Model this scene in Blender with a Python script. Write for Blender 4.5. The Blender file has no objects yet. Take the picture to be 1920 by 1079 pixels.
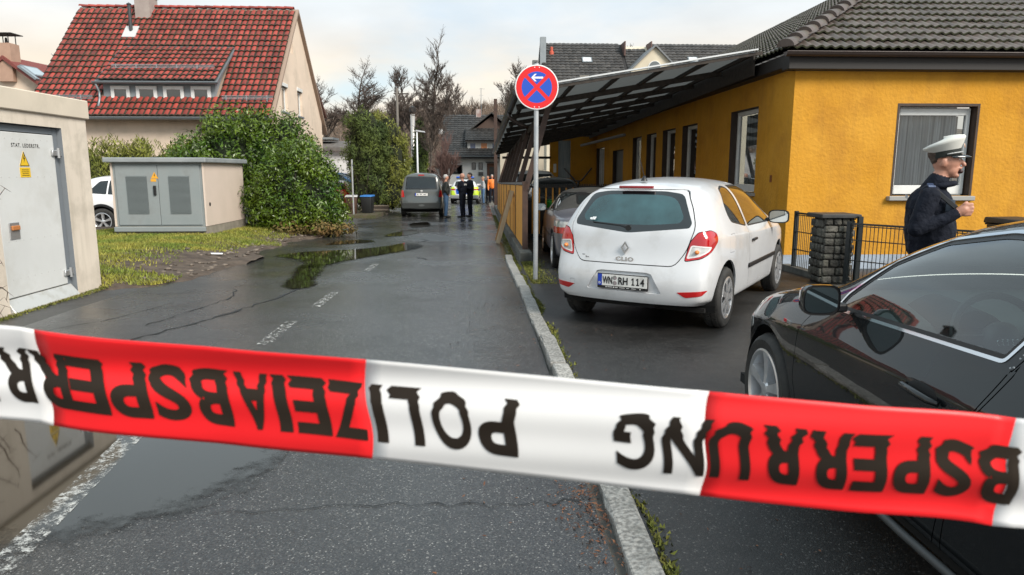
import bpy, bmesh, math, random
import numpy as np
from mathutils import Vector, Matrix

S = bpy.context.scene
COL = S.collection
PI = math.pi

# ------------------------------------------------------------------ camera
cd = bpy.data.cameras.new('photo_camera')
cam = bpy.data.objects.new('photo_camera', cd)
COL.objects.link(cam)
cam.location = (0, 0, 1.54)
cam.rotation_euler = (math.radians(90 - 9.5), 0, math.radians(-2.606))
cd.sensor_width = 36.0
cd.lens = 24.375
cd.clip_start = 0.05
cd.clip_end = 3000
cd.dof.use_dof = True
cd.dof.focus_distance = 4.0
cd.dof.aperture_fstop = 11.0
S.camera = cam

# ------------------------------------------------------------------ sky and sun
W = bpy.data.worlds.new('World')
S.world = W
W.use_nodes = True
nt = W.node_tree
nt.nodes.clear()
def wn(t, **k):
    n = nt.nodes.new(t)
    for a, b in k.items():
        setattr(n, a, b)
    return n
wout = wn('ShaderNodeOutputWorld')
SUN_EL, SUN_AZ = math.radians(38), math.radians(140)   # azimuth clockwise from +Y
sky = wn('ShaderNodeTexSky', sky_type='NISHITA', sun_disc=False)
sky.sun_elevation = SUN_EL
sky.sun_rotation = SUN_AZ
sky.dust_density = 2.0
bg1 = wn('ShaderNodeBackground'); bg1.inputs[1].default_value = 0.10
nt.links.new(sky.outputs[0], bg1.inputs[0])
tc = wn('ShaderNodeTexCoord')
sep = wn('ShaderNodeSeparateXYZ'); nt.links.new(tc.outputs['Generated'], sep.inputs[0])
# flatten the cloud deck: direction divided by height
mx = wn('ShaderNodeMath', operation='MAXIMUM'); mx.inputs[1].default_value = 0.0
nt.links.new(sep.outputs[2], mx.inputs[0])
ad = wn('ShaderNodeMath', operation='ADD'); ad.inputs[1].default_value = 0.22
nt.links.new(mx.outputs[0], ad.inputs[0])
dv = wn('ShaderNodeVectorMath', operation='DIVIDE')
cmb = wn('ShaderNodeCombineXYZ')
for i in range(3):
    nt.links.new(ad.outputs[0], cmb.inputs[i])
nt.links.new(tc.outputs['Generated'], dv.inputs[0]); nt.links.new(cmb.outputs[0], dv.inputs[1])
ns = wn('ShaderNodeTexNoise'); ns.inputs['Scale'].default_value = 0.75; ns.inputs['Detail'].default_value = 7; ns.inputs['Roughness'].default_value = 0.52
mp = wn('ShaderNodeMapping'); mp.inputs['Location'].default_value = (0.7, 2.6, 0.9)
nt.links.new(dv.outputs[0], mp.inputs[0]); nt.links.new(mp.outputs[0], ns.inputs['Vector'])
rp = wn('ShaderNodeValToRGB'); rp.color_ramp.elements[0].position = 0.28; rp.color_ramp.elements[1].position = 0.50
nt.links.new(ns.outputs['Fac'], rp.inputs[0])
# cloud colour: warm low down, white above
ht = wn('ShaderNodeValToRGB')
ce = ht.color_ramp
ce.elements[0].position = 0.0; ce.elements[0].color = (0.80, 0.78, 0.74, 1)
ce.elements[1].position = 0.30; ce.elements[1].color = (0.70, 0.83, 0.90, 1)
e = ce.elements.new(0.13); e.color = (0.96, 0.86, 0.72, 1)
e = ce.elements.new(0.20); e.color = (0.82, 0.86, 0.88, 1)
nt.links.new(sep.outputs[2], ht.inputs[0])
n2 = wn('ShaderNodeTexNoise'); n2.inputs['Scale'].default_value = 2.2; n2.inputs['Detail'].default_value = 5
nt.links.new(dv.outputs[0], n2.inputs['Vector'])
sh = wn('ShaderNodeMapRange'); sh.inputs['From Min'].default_value = 0.3; sh.inputs['From Max'].default_value = 0.7; sh.inputs['To Min'].default_value = 0.50; sh.inputs['To Max'].default_value = 0.59
nt.links.new(n2.outputs['Fac'], sh.inputs[0])
bg2 = wn('ShaderNodeBackground')
nt.links.new(ht.outputs[0], bg2.inputs[0]); nt.links.new(sh.outputs[0], bg2.inputs[1])
bg3 = wn('ShaderNodeBackground'); bg3.inputs[0].default_value = (0.66, 0.84, 0.92, 1); bg3.inputs[1].default_value = 0.50
mixh = wn('ShaderNodeMixShader'); mixh.inputs[0].default_value = 0.45      # thin high haze over the blue
nt.links.new(bg1.outputs[0], mixh.inputs[1]); nt.links.new(bg3.outputs[0], mixh.inputs[2])
mixs = wn('ShaderNodeMixShader')
nt.links.new(rp.outputs[0], mixs.inputs[0]); nt.links.new(mixh.outputs[0], mixs.inputs[1]); nt.links.new(bg2.outputs[0], mixs.inputs[2])
nt.links.new(mixs.outputs[0], wout.inputs[0])

sl = bpy.data.lights.new('sun', 'SUN')
sl.energy = 2.3
sl.angle = math.radians(25)
sl.color = (1.0, 0.93, 0.83)
sun = bpy.data.objects.new('sun', sl)
COL.objects.link(sun)
sdir = Vector((math.sin(SUN_AZ) * math.cos(SUN_EL), math.cos(SUN_AZ) * math.cos(SUN_EL), math.sin(SUN_EL)))
sun.rotation_euler = sdir.to_track_quat('Z', 'Y').to_euler()
sun.location = (0, 0, 40)

S.view_settings.view_transform = 'Standard'
S.view_settings.look = 'None'
S.view_settings.exposure = 1.0
S.view_settings.gamma = 1.0
S.view_settings.use_curve_mapping = False
S.render.engine = 'CYCLES'
S.cycles.max_bounces = 8
S.cycles.transparent_max_bounces = 16
S.cycles.use_denoising = True
S.cycles.sample_clamp_indirect = 6.0
# ------------------------------------------------------------------ helpers
def gz(y):
    """height of the ground along the street (it falls away gently)"""
    return 0.0 if y < 8 else (-.016 * (y - 8) if y < 28 else -.32 - .006 * (y - 28))

_M = {}
def mat(name, col, rough=.6, col2=None, nscale=6., bump=0., bscale=40., metal=0., coat=0., spec=.5, ndetail=6., lo=.35, hi=.65,
        rvar=0., emit=0., island=0., trans=0., coatr=.03, stretch=None, dirt=None, dscale=2.5):
    """procedural Principled material: two colours mixed by noise, per-piece variation, bump, dirt patches"""
    if name in _M:
        return _M[name]
    m = bpy.data.materials.new(name)
    m.use_nodes = True
    t = m.node_tree
    b = t.nodes['Principled BSDF']
    b.inputs['Base Color'].default_value = (*col, 1)
    b.inputs['Roughness'].default_value = rough
    b.inputs['Metallic'].default_value = metal
    b.inputs['Specular IOR Level'].default_value = spec
    b.inputs['Coat Weight'].default_value = coat
    b.inputs['Coat Roughness'].default_value = coatr
    if trans:
        b.inputs['Transmission Weight'].default_value = trans
    tcn = t.nodes.new('ShaderNodeTexCoord')
    vec = tcn.outputs['Object']
    if stretch:
        mpn = t.nodes.new('ShaderNodeMapping')
        mpn.inputs['Scale'].default_value = stretch
        t.links.new(vec, mpn.inputs[0])
        vec = mpn.outputs[0]
    cur = None
    if col2 is not None:
        n = t.nodes.new('ShaderNodeTexNoise')
        n.inputs['Scale'].default_value = nscale
        n.inputs['Detail'].default_value = ndetail
        t.links.new(vec, n.inputs['Vector'])
        r = t.nodes.new('ShaderNodeMapRange')
        r.inputs['From Min'].default_value = lo
        r.inputs['From Max'].default_value = hi
        t.links.new(n.outputs['Fac'], r.inputs[0])
        mxn = t.nodes.new('ShaderNodeMixRGB')
        mxn.inputs[1].default_value = (*col, 1)
        mxn.inputs[2].default_value = (*col2, 1)
        t.links.new(r.outputs[0], mxn.inputs[0])
        cur = mxn.outputs[0]
        if rvar:
            rr = t.nodes.new('ShaderNodeMapRange')
            rr.inputs['To Min'].default_value = rough - rvar
            rr.inputs['To Max'].default_value = rough + rvar
            t.links.new(r.outputs[0], rr.inputs[0])
            t.links.new(rr.outputs[0], b.inputs['Roughness'])
    if dirt is not None:
        n = t.nodes.new('ShaderNodeTexNoise')
        n.inputs['Scale'].default_value = dscale
        n.inputs['Detail'].default_value = 9
        n.inputs['Roughness'].default_value = .65
        t.links.new(vec, n.inputs['Vector'])
        r = t.nodes.new('ShaderNodeMapRange')
        r.inputs['From Min'].default_value = .5
        r.inputs['From Max'].default_value = .78
        r.inputs['To Max'].default_value = .75
        t.links.new(n.outputs['Fac'], r.inputs[0])
        mxn = t.nodes.new('ShaderNodeMixRGB')
        mxn.inputs[1].default_value = (*col, 1)
        if cur is not None:
            t.links.new(cur, mxn.inputs[1])
        mxn.inputs[2].default_value = (*dirt, 1)
        t.links.new(r.outputs[0], mxn.inputs[0])
        cur = mxn.outputs[0]
    if island:
        g = t.nodes.new('ShaderNodeNewGeometry')
        oi = t.nodes.new('ShaderNodeObjectInfo')
        ad_ = t.nodes.new('ShaderNodeMath'); ad_.operation = 'ADD'
        t.links.new(g.outputs['Random Per Island'], ad_.inputs[0])
        t.links.new(oi.outputs['Random'], ad_.inputs[1])
        fr = t.nodes.new('ShaderNodeMath'); fr.operation = 'FRACT'
        t.links.new(ad_.outputs[0], fr.inputs[0])
        mr = t.nodes.new('ShaderNodeMapRange')
        mr.inputs['To Min'].default_value = 1 - island
        mr.inputs['To Max'].default_value = 1 + island
        t.links.new(fr.outputs[0], mr.inputs[0])
        hs = t.nodes.new('ShaderNodeHueSaturation')
        hs.inputs['Color'].default_value = (*col, 1)
        t.links.new(mr.outputs[0], hs.inputs['Value'])
        if cur is not None:
            t.links.new(cur, hs.inputs['Color'])
        cur = hs.outputs[0]
    if cur is not None:
        t.links.new(cur, b.inputs['Base Color'])
    if bump:
        n = t.nodes.new('ShaderNodeTexNoise')
        n.inputs['Scale'].default_value = bscale
        n.inputs['Detail'].default_value = 5
        t.links.new(vec, n.inputs['Vector'])
        bp = t.nodes.new('ShaderNodeBump')
        bp.inputs['Strength'].default_value = min(1., bump * 10)
        bp.inputs['Distance'].default_value = .012 if bump < .2 else .03
        t.links.new(n.outputs['Fac'], bp.inputs['Height'])
        t.links.new(bp.outputs[0], b.inputs['Normal'])
    if emit:
        b.inputs['Emission Color'].default_value = (*col, 1)
        b.inputs['Emission Strength'].default_value = emit
    _M[name] = m
    return m

def glassmat(name, tint, refl=1.0, haze=0., hcol=(.2, .25, .26)):
    """thin pane: tinted see-through plus mirror reflection by Fresnel, a diffuse veil of dust and painted sky tint"""
    if name in _M:
        return _M[name]
    m = bpy.data.materials.new(name); m.use_nodes = True
    t = m.node_tree; t.nodes.clear()
    o = t.nodes.new('ShaderNodeOutputMaterial')
    tr = t.nodes.new('ShaderNodeBsdfTransparent'); tr.inputs[0].default_value = (*tint, 1)
    gl = t.nodes.new('ShaderNodeBsdfGlossy'); gl.inputs['Roughness'].default_value = .015
    fr = t.nodes.new('ShaderNodeFresnel'); fr.inputs[0].default_value = 1.52
    mu = t.nodes.new('ShaderNodeMath'); mu.operation = 'MULTIPLY'; mu.use_clamp = True; mu.inputs[1].default_value = 1.8 * refl
    t.links.new(fr.outputs[0], mu.inputs[0])
    a = t.nodes.new('ShaderNodeMixShader')
    t.links.new(mu.outputs[0], a.inputs[0]); t.links.new(tr.outputs[0], a.inputs[1]); t.links.new(gl.outputs[0], a.inputs[2])
    out = a
    if haze:
        di = t.nodes.new('ShaderNodeBsdfDiffuse'); di.inputs[0].default_value = (*hcol, 1)
        n = t.nodes.new('ShaderNodeTexNoise'); n.inputs['Scale'].default_value = 4; n.inputs['Detail'].default_value = 5
        tcn = t.nodes.new('ShaderNodeTexCoord'); t.links.new(tcn.outputs['Object'], n.inputs['Vector'])
        mr = t.nodes.new('ShaderNodeMapRange'); mr.inputs['From Min'].default_value = .3; mr.inputs['From Max'].default_value = .7
        mr.inputs['To Min'].default_value = haze * .6; mr.inputs['To Max'].default_value = haze * 1.3
        t.links.new(n.outputs['Fac'], mr.inputs[0])
        c = t.nodes.new('ShaderNodeMixShader')
        t.links.new(mr.outputs[0], c.inputs[0]); t.links.new(a.outputs[0], c.inputs[1]); t.links.new(di.outputs[0], c.inputs[2])
        out = c
    t.links.new(out.outputs[0], o.inputs[0])
    _M[name] = m
    return m

def link(name, me, m=None, parent=None, smooth=False, auto=None):
    o = bpy.data.objects.new(name, me)
    COL.objects.link(o)
    if m is not None:
        for mm in (m if isinstance(m, (list, tuple)) else [m]):
            me.materials.append(mm)
    if parent is not None:
        o.parent = parent
    if auto is not None:
        me.shade_smooth()
        me.set_sharp_from_angle(angle=math.radians(auto))
    elif smooth:
        me.shade_smooth()
    return o

class MB:
    """collects shapes in one bmesh"""
    def __init__(s):
        s.bm = bmesh.new()
        s.mi = 0
    def _f(s, vs):
        try:
            f = s.bm.faces.new(vs)
            f.material_index = s.mi
            return f
        except ValueError:
            return None
    def hexa(s, P):
        v = [s.bm.verts.new(p) for p in P]
        for a in ((0, 3, 2, 1), (4, 5, 6, 7), (0, 1, 5, 4), (1, 2, 6, 5), (2, 3, 7, 6), (3, 0, 4, 7)):
            s._f([v[i] for i in a])
        return s
    def box(s, x0, x1, y0, y1, z0, z1):
        return s.hexa([(x0, y0, z0), (x1, y0, z0), (x1, y1, z0), (x0, y1, z0), (x0, y0, z1), (x1, y0, z1), (x1, y1, z1), (x0, y1, z1)])
    def bar(s, a, b, w, h=None, up=(0, 0, 1)):
        """square bar from a to b"""
        h = h or w
        a, b = Vector(a), Vector(b)
        d = (b - a).normalized()
        up = Vector(up)
        if abs(d.dot(up)) > .98:
            up = Vector((0, 1, 0))
        r = d.cross(up).normalized() * w / 2
        u = r.cross(d).normalized() * h / 2
        return s.hexa([a - r - u, a + r - u, a + r + u, a - r + u, b - r - u, b + r - u, b + r + u, b - r + u])
    def tube(s, pts, rads, n=8, cap=True):
        pts = [Vector(p) for p in pts]
        if not isinstance(rads, (list, tuple)):
            rads = [rads] * len(pts)
        rings = []
        ref = None
        for i, p in enumerate(pts):
            d = (pts[min(i + 1, len(pts) - 1)] - pts[max(i - 1, 0)]).normalized()
            if ref is None:
                ref = Vector((0, 0, 1)) if abs(d.z) < .9 else Vector((1, 0, 0))
            r = d.cross(ref)
            if r.length < 1e-5:
                r = d.cross(Vector((0, 1, 0)))
            r.normalize()
            u = r.cross(d).normalized()
            ref = u
            rings.append([s.bm.verts.new(p + (r * math.cos(2 * PI * k / n) + u * math.sin(2 * PI * k / n)) * rads[i]) for k in range(n)])
        for a, b in zip(rings, rings[1:]):
            for k in range(n):
                s._f([a[k], a[(k + 1) % n], b[(k + 1) % n], b[k]])
        if cap:
            s._f(rings[0][::-1]); s._f(rings[-1])
        return s
    def lathe(s, prof, n=24, axis='z', c=(0, 0, 0), close=False):
        """prof: list of (r, h)"""
        c = Vector(c)
        def P(r, h, a):
            x, y = r * math.cos(a), r * math.sin(a)
            if axis == 'z': return c + Vector((x, y, h))
            if axis == 'x': return c + Vector((h, x, y))
            return c + Vector((y, h, x))
        rings = []
        for r, h in prof:
            if r < 1e-6:
                rings.append([s.bm.verts.new(P(0, h, 0))])
            else:
                rings.append([s.bm.verts.new(P(r, h, 2 * PI * k / n)) for k in range(n)])
        if close:
            rings.append(rings[0])
        for a, b in zip(rings, rings[1:]):
            for k in range(n):
                k2 = (k + 1) % n
                if len(a) == 1 and len(b) == 1: continue
                if len(a) == 1: s._f([a[0], b[k2], b[k]])
                elif len(b) == 1: s._f([a[k], a[k2], b[0]])
                else: s._f([a[k], a[k2], b[k2], b[k]])
        return s
    def prism(s, poly, d, origin=(0, 0, 0), u=(1, 0, 0), v=(0, 0, 1)):
        """2-D polygon in the u,v plane pushed along d"""
        o, u, v, d = Vector(origin), Vector(u), Vector(v), Vector(d)
        A = [s.bm.verts.new(o + u * p[0] + v * p[1]) for p in poly]
        B = [s.bm.verts.new(o + u * p[0] + v * p[1] + d) for p in poly]
        s._f(A[::-1]); s._f(B)
        n = len(poly)
        for i in range(n):
            s._f([A[i], A[(i + 1) % n], B[(i + 1) % n], B[i]])
        return s
    def quad(s, *P):
        s._f([s.bm.verts.new(p) for p in P])
        return s
    def grid(s, rows):
        V = [[s.bm.verts.new(p) for p in r] for r in rows]
        for a, b in zip(V, V[1:]):
            for k in range(len(a) - 1):
                s._f([a[k], a[k + 1], b[k + 1], b[k]])
        return s
    def ball(s, c, r, seg=12, rings=8):
        rx, ry, rz = r if isinstance(r, (tuple, list)) else (r, r, r)
        m = Matrix.Translation(c) @ Matrix.Diagonal((rx, ry, rz, 1))
        bmesh.ops.create_uvsphere(s.bm, u_segments=seg, v_segments=rings, radius=1, matrix=m)
        return s
    def bevel(s, w=.01, seg=2, ang=30):
        bmesh.ops.recalc_face_normals(s.bm, faces=s.bm.faces[:])
        ed = [e for e in s.bm.edges if len(e.link_faces) == 2 and e.calc_face_angle(0) > math.radians(ang)]
        bmesh.ops.bevel(s.bm, geom=ed, offset=w, segments=seg, affect='EDGES', profile=.5, clamp_overlap=True)
        return s
    def mesh(s, name, recalc=True):
        if recalc:
            bmesh.ops.recalc_face_normals(s.bm, faces=s.bm.faces[:])
        me = bpy.data.meshes.new(name)
        s.bm.to_mesh(me)
        s.bm.free()
        return me
    def build(s, name, m=None, parent=None, smooth=False, auto=None, recalc=True):
        return link(name, s.mesh(name, recalc), m, parent, smooth, auto)

def tag(o, label, cat, group=None):
    o['label'] = label
    o['category'] = cat
    if group:
        o['group'] = group
    return o
def thing(name, label, cat, loc=(0, 0, 0), rotz=0., group=None):
    o = bpy.data.objects.new(name, None)
    COL.objects.link(o)
    o.location = loc
    o.rotation_euler = (0, 0, rotz)
    return tag(o, label, cat, group)
def empty_part(name, parent, loc=(0, 0, 0)):
    o = bpy.data.objects.new(name, None)
    COL.objects.link(o)
    o.parent = parent
    o.location = loc
    return o
def structure(o):
    o['kind'] = 'structure'
    return o
def stuff(o):
    o['kind'] = 'stuff'
    return o
def dup(o, parent=None):
    c = o.copy()
    COL.objects.link(c)
    c.parent = parent
    for ch in list(o.children):
        dup(ch, c)
    return c
def piece(me, name, parent, loc=(0, 0, 0), rot=None, m=None, scale=None):
    """one of many alike pieces sharing a mesh"""
    o = bpy.data.objects.new(name, me)
    COL.objects.link(o)
    o.parent = parent
    o.location = loc
    if rot is not None:
        o.rotation_euler = rot
    if scale is not None:
        o.scale = scale
    return o

def textmesh(txt, size, bold=0., spacing=1., depth=0., res=3):
    cu = bpy.data.curves.new('lettering', 'FONT')
    cu.body = txt
    cu.size = size
    cu.offset = bold
    cu.space_character = spacing
    cu.extrude = depth
    cu.resolution_u = res
    cu.align_x = 'CENTER'
    o = bpy.data.objects.new('lettering', cu)
    COL.objects.link(o)
    bpy.context.view_layer.update()
    me = bpy.data.meshes.new_from_object(o.evaluated_get(bpy.context.evaluated_depsgraph_get()))
    bpy.data.objects.remove(o)
    bpy.data.curves.remove(cu)
    me.materials.clear()
    return me
def place_text(txt, size, parent, m, origin, u, v, bold=0., width=None, name='lettering', spacing=1., off=.003):
    """flat lettering centred at origin, along u, upright along v; width squeezes it"""
    me = textmesh(txt, size, bold, spacing)
    u, v = Vector(u).normalized(), Vector(v).normalized()
    n = u.cross(v)
    xs = [q.co.x for q in me.vertices]; ys = [q.co.y for q in me.vertices]
    cx, cy = (min(xs) + max(xs)) / 2, (min(ys) + max(ys)) / 2
    k = width / (max(xs) - min(xs)) if width else 1.
    for q in me.vertices:
        q.co = Vector(origin) + u * (q.co.x - cx) * k + v * (q.co.y - cy) + n * off
    return link(name, me, m, parent)

def cloud_mesh(name, cen, nor, size, asp=.45, rng=None, droop=0., curl=.25):
    """leaf blades: a bent diamond (2 quads -> 4 tris) per entry, oriented near nor"""
    n = len(cen)
    rng = rng or np.random.default_rng(1)
    r = rng.normal(size=(n, 3))
    nn = nor / (np.linalg.norm(nor, axis=1, keepdims=True) + 1e-9)
    t = np.cross(nn, r); t /= np.linalg.norm(t, axis=1, keepdims=True) + 1e-9
    t[:, 2] -= droop; t /= np.linalg.norm(t, axis=1, keepdims=True) + 1e-9
    b = np.cross(nn, t)
    sz = size * rng.uniform(.6, 1.35, n)[:, None]
    a = cen; c = cen + t * sz + nn * sz * -curl * .3
    mid = cen + t * sz * .5 + nn * sz * curl * .15
    l = mid + b * sz * asp * .5; q = mid - b * sz * asp * .5
    V = np.stack([a, l, c, q], 1).reshape(-1, 3)
    me = bpy.data.meshes.new(name)
    me.vertices.add(4 * n); me.vertices.foreach_set('co', V.astype('f4').ravel())
    me.loops.add(4 * n); me.loops.foreach_set('vertex_index', np.arange(4 * n, dtype='i4'))
    me.polygons.add(n)
    me.polygons.foreach_set('loop_start', np.arange(0, 4 * n, 4, dtype='i4'))
    me.polygons.foreach_set('loop_total', np.full(n, 4, dtype='i4'))
    me.update(calc_edges=True)
    return me
# ------------------------------------------------------------------ vehicles
def lerpf(pts):
    xs = [p[0] for p in pts]; ys = [p[1] for p in pts]
    return lambda x: float(np.interp(x, xs, ys))

def car_shell(sp):
    """one smooth closed-sided body, x right, y forward (0 = rear bumper), z up; returns a bmesh"""
    top, plan, belt, rail = lerpf(sp['top']), lerpf(sp['plan']), lerpf(sp['belt']), lerpf(sp['rail'])
    yr, yf = lerpf(sp['rear']), lerpf(sp.get('front', [(0, 0), (2, 0)]))
    zs = lerpf(sp['sill'])
    tum = sp.get('tumble', .42)
    sh = sp.get('shoulder', (.90, .99, .95))
    rows = []
    for (yb, wr, wf) in sp['stations']:
        w, zb, zl = plan(yb), belt(yb), zs(yb)
        yt = yb
        for _ in range(4):
            zt = top(yt)
            yt = yb + wr * yr(zt) - wf * yf(zt)
        zb = min(zb, zt - .02)
        r7 = rail(yt)
        zr = zt - min(sp.get('crown', .085), .45 * (zt - zb))
        h = zb - zl
        P = [(w * .88, zl), (w * .965, zl + .05), (w * .995, zl + .33 * h), (w, zl + .62 * h), (w * sh[1], zl + sh[0] * h), (w * sh[2], zb),
             (w * sh[2] + (r7 - w * sh[2]) * tum, zb + .5 * (zr - zb)), (r7, zr), (r7 * .58, zt - .25 * (zt - zr)), (0., zt)]
        rows.append([(x, yb + wr * yr(z) - wf * yf(z), z) for x, z in P])
    bm = bmesh.new()
    R = [[bm.verts.new(p) for p in r] for r in rows]
    L = [[bm.verts.new((-p[0], p[1], p[2])) if j < 9 else R[i][9] for j, p in enumerate(r)] for i, r in enumerate(rows)]
    n = len(rows)
    for i in range(n - 1):
        for j in range(9):
            bm.faces.new((R[i][j], R[i + 1][j], R[i + 1][j + 1], R[i][j + 1]))
            bm.faces.new((L[i][j], L[i][j + 1], L[i + 1][j + 1], L[i + 1][j]))
    bul = sp.get('bulge', (.07, .10))
    for (i, sg) in ((0, -1), (n - 1, 1)):
        cols = []
        for j in range(8):
            a, b = R[i][j], L[i][j]
            if j == 7:
                row = [a, R[i][8], R[i][9], L[i][8], b]
            else:
                p = a.co
                k = sp.get('bulge_z', lambda z: 1.)(p.z)
                f = .56
                row = [a, bm.verts.new((p.x * f, p.y + sg * bul[0] * k, p.z)), bm.verts.new((0, p.y + sg * bul[1] * k, p.z)),
                       bm.verts.new((-p.x * f, p.y + sg * bul[0] * k, p.z)), b]
            cols.append(row)
        for a, b in zip(cols, cols[1:]):
            for k in range(4):
                f = (a[k], a[k + 1], b[k + 1], b[k])
                bm.faces.new(f if sg > 0 else f[::-1])
    bmesh.ops.recalc_face_normals(bm, faces=bm.faces[:])
    cl = bm.edges.layers.float.get('crease_edge') or bm.edges.layers.float.new('crease_edge')
    for i in range(n - 1):                       # crisper shoulder line and sill edge
        for X in (R, L):
            for j, c in ((4, sp.get('crease', .35)), (1, .4)):
                e = bm.edges.get((X[i][j], X[i + 1][j]))
                if e: e[cl] = c
    me = bpy.data.meshes.new('shell')
    bm.to_mesh(me); bm.free()
    o = bpy.data.objects.new('shell', me); COL.objects.link(o)
    md = o.modifiers.new('s', 'SUBSURF'); md.levels = md.render_levels = sp.get('sub', 3)
    bpy.context.view_layer.update()
    m2 = bpy.data.meshes.new_from_object(o.evaluated_get(bpy.context.evaluated_depsgraph_get()))
    bpy.data.objects.remove(o); bpy.data.meshes.remove(me)
    bm = bmesh.new(); bm.from_mesh(m2); bpy.data.meshes.remove(m2)
    lay = bm.edges.layers.float.get('crease_edge')
    bmesh.ops.recalc_face_normals(bm, faces=bm.faces[:])
    pid = bm.faces.layers.int.new('pid')
    return bm, pid

def inset(poly, d):
    """a convex polygon moved inwards by d (clipped edge by edge, so small edges may vanish)"""
    P = [Vector(p) for p in poly]
    ar = sum(P[i].x * P[(i + 1) % len(P)].y - P[(i + 1) % len(P)].x * P[i].y for i in range(len(P)))
    if ar < 0: P.reverse()
    out = list(P)
    for i in range(len(P)):
        a, b = P[i], P[(i + 1) % len(P)]
        e = b - a
        if e.length < 1e-6: continue
        e.normalize()
        n = Vector((-e.y, e.x)); c = a + n * d
        res = []
        for k in range(len(out)):
            p, q = out[k], out[(k + 1) % len(out)]
            dp, dq = (p - c).dot(n), (q - c).dot(n)
            if dp >= 0: res.append(p)
            if dp * dq < 0: res.append(p + (q - p) * (dp / (dp - dq)))
        out = res
    return out
def rounded(poly, r, seg=4):
    """round the corners of a polygon"""
    n = len(poly); out = []
    for i in range(n):
        p0, p1, p2 = (Vector(poly[i - 1]), Vector(poly[i]), Vector(poly[(i + 1) % n]))
        a, b = (p0 - p1), (p2 - p1)
        rr = min(r, a.length * .45, b.length * .45)
        s, e = p1 + a.normalized() * rr, p1 + b.normalized() * rr
        for k in range(seg + 1):
            t = k / seg
            out.append((1 - t) ** 2 * s + 2 * t * (1 - t) * p1 + t * t * e)
    return out

def cut(bm, pid, poly, az, new, allow=(0,), minn=.12, lim=None):
    """split the faces inside a convex polygon drawn in the plane seen from azimuth az (0 = from behind, 90 = from the right, 'top')"""
    if az == 'top':
        U, Vv, out = Vector((1, 0, 0)), Vector((0, 1, 0)), Vector((0, 0, 1))
    else:
        a = math.radians(az)
        U, Vv, out = Vector((math.cos(a), math.sin(a), 0)), Vector((0, 0, 1)), Vector((math.sin(a), -math.cos(a), 0))
    P = [Vector(p) for p in poly]
    area = sum(P[i].x * P[(i + 1) % len(P)].y - P[(i + 1) % len(P)].x * P[i].y for i in range(len(P)))
    if area < 0: P.reverse()
    x0, x1 = min(p.x for p in P) - .2, max(p.x for p in P) + .2
    y0, y1 = min(p.y for p in P) - .2, max(p.y for p in P) + .2
    cur = []
    for f in bm.faces:
        if f[pid] not in allow or f.normal.dot(out) < minn: continue
        c = f.calc_center_median()
        if lim and not lim(c): continue
        if x0 < c.dot(U) < x1 and y0 < c.dot(Vv) < y1: cur.append(f)
    n = len(P)
    for i in range(n):
        a, b = P[i], P[(i + 1) % n]
        e = (b - a)
        if e.length < 1e-5: continue
        e.normalize()
        nrm = U * (-e.y) + Vv * e.x
        co = U * a.x + Vv * a.y
        cur = [f for f in cur if f.is_valid]
        near = [f for f in cur if min((v.co - co).dot(nrm) for v in f.verts) < -1e-6]
        keep_all = [f for f in cur if min((v.co - co).dot(nrm) for v in f.verts) >= -1e-6]
        strad = [f for f in near if max((v.co - co).dot(nrm) for v in f.verts) > 1e-6]
        if strad:
            geom = set(strad)
            for f in strad:
                geom.update(f.edges); geom.update(f.verts)
            r = bmesh.ops.bisect_plane(bm, geom=list(geom), dist=1e-6, plane_co=co, plane_no=nrm)
            fs = [g for g in r['geom'] if isinstance(g, bmesh.types.BMFace) and g.is_valid]
            keep_all += [f for f in fs if (f.calc_center_median() - co).dot(nrm) > 0]
        cur = list(dict.fromkeys(keep_all))
    for f in cur:
        if f.is_valid:
            f[pid] = new
    return cur

def carve(bm, pid, ids, name, m, parent, thick=.0, push=0., m_in=None, smooth=True):
    """move the faces with these ids into an object of their own"""
    fs = [f for f in bm.faces if f[pid] in ids]
    if not fs: return None
    vi, V, F = {}, [], []
    for f in fs:
        r = []
        for v in f.verts:
            if v not in vi:
                vi[v] = len(V)
                V.append(v.co + v.normal * push)
            r.append(vi[v])
        F.append(r)
    nor = [None] * len(V)
    for v, i in vi.items(): nor[i] = v.normal.copy()
    me = bpy.data.meshes.new(name)
    if thick:
        k = len(V)
        V2 = [V[i] - nor[i] * thick for i in range(k)]
        cnt = {}
        for f in F:
            for a, b in zip(f, f[1:] + f[:1]):
                cnt[(a, b)] = 1
        G = [[i + k for i in f[::-1]] for f in F]
        side = [[b, a, a + k, b + k] for (a, b) in cnt if (b, a) not in cnt]
        me.from_pydata([tuple(v) for v in V + V2], [], F + G + side)
        mats = [m, m_in or m]
        mi = [0] * len(F) + [1] * len(G) + [0] * len(side)
        o = link(name, me, mats, parent)
        me.polygons.foreach_set('material_index', mi)
        me.shade_smooth()
        me.set_sharp_from_angle(angle=math.radians(50))
        nn = nor + [-v for v in nor]
    else:
        me.from_pydata([tuple(v) for v in V], [], F)
        o = link(name, me, m, parent)
        if smooth: me.shade_smooth()
    return o

def circle_poly(cx, cz, r, n=28):
    return [(cx + r * math.cos(2 * PI * k / n), cz + r * math.sin(2 * PI * k / n)) for k in range(n)]

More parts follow.
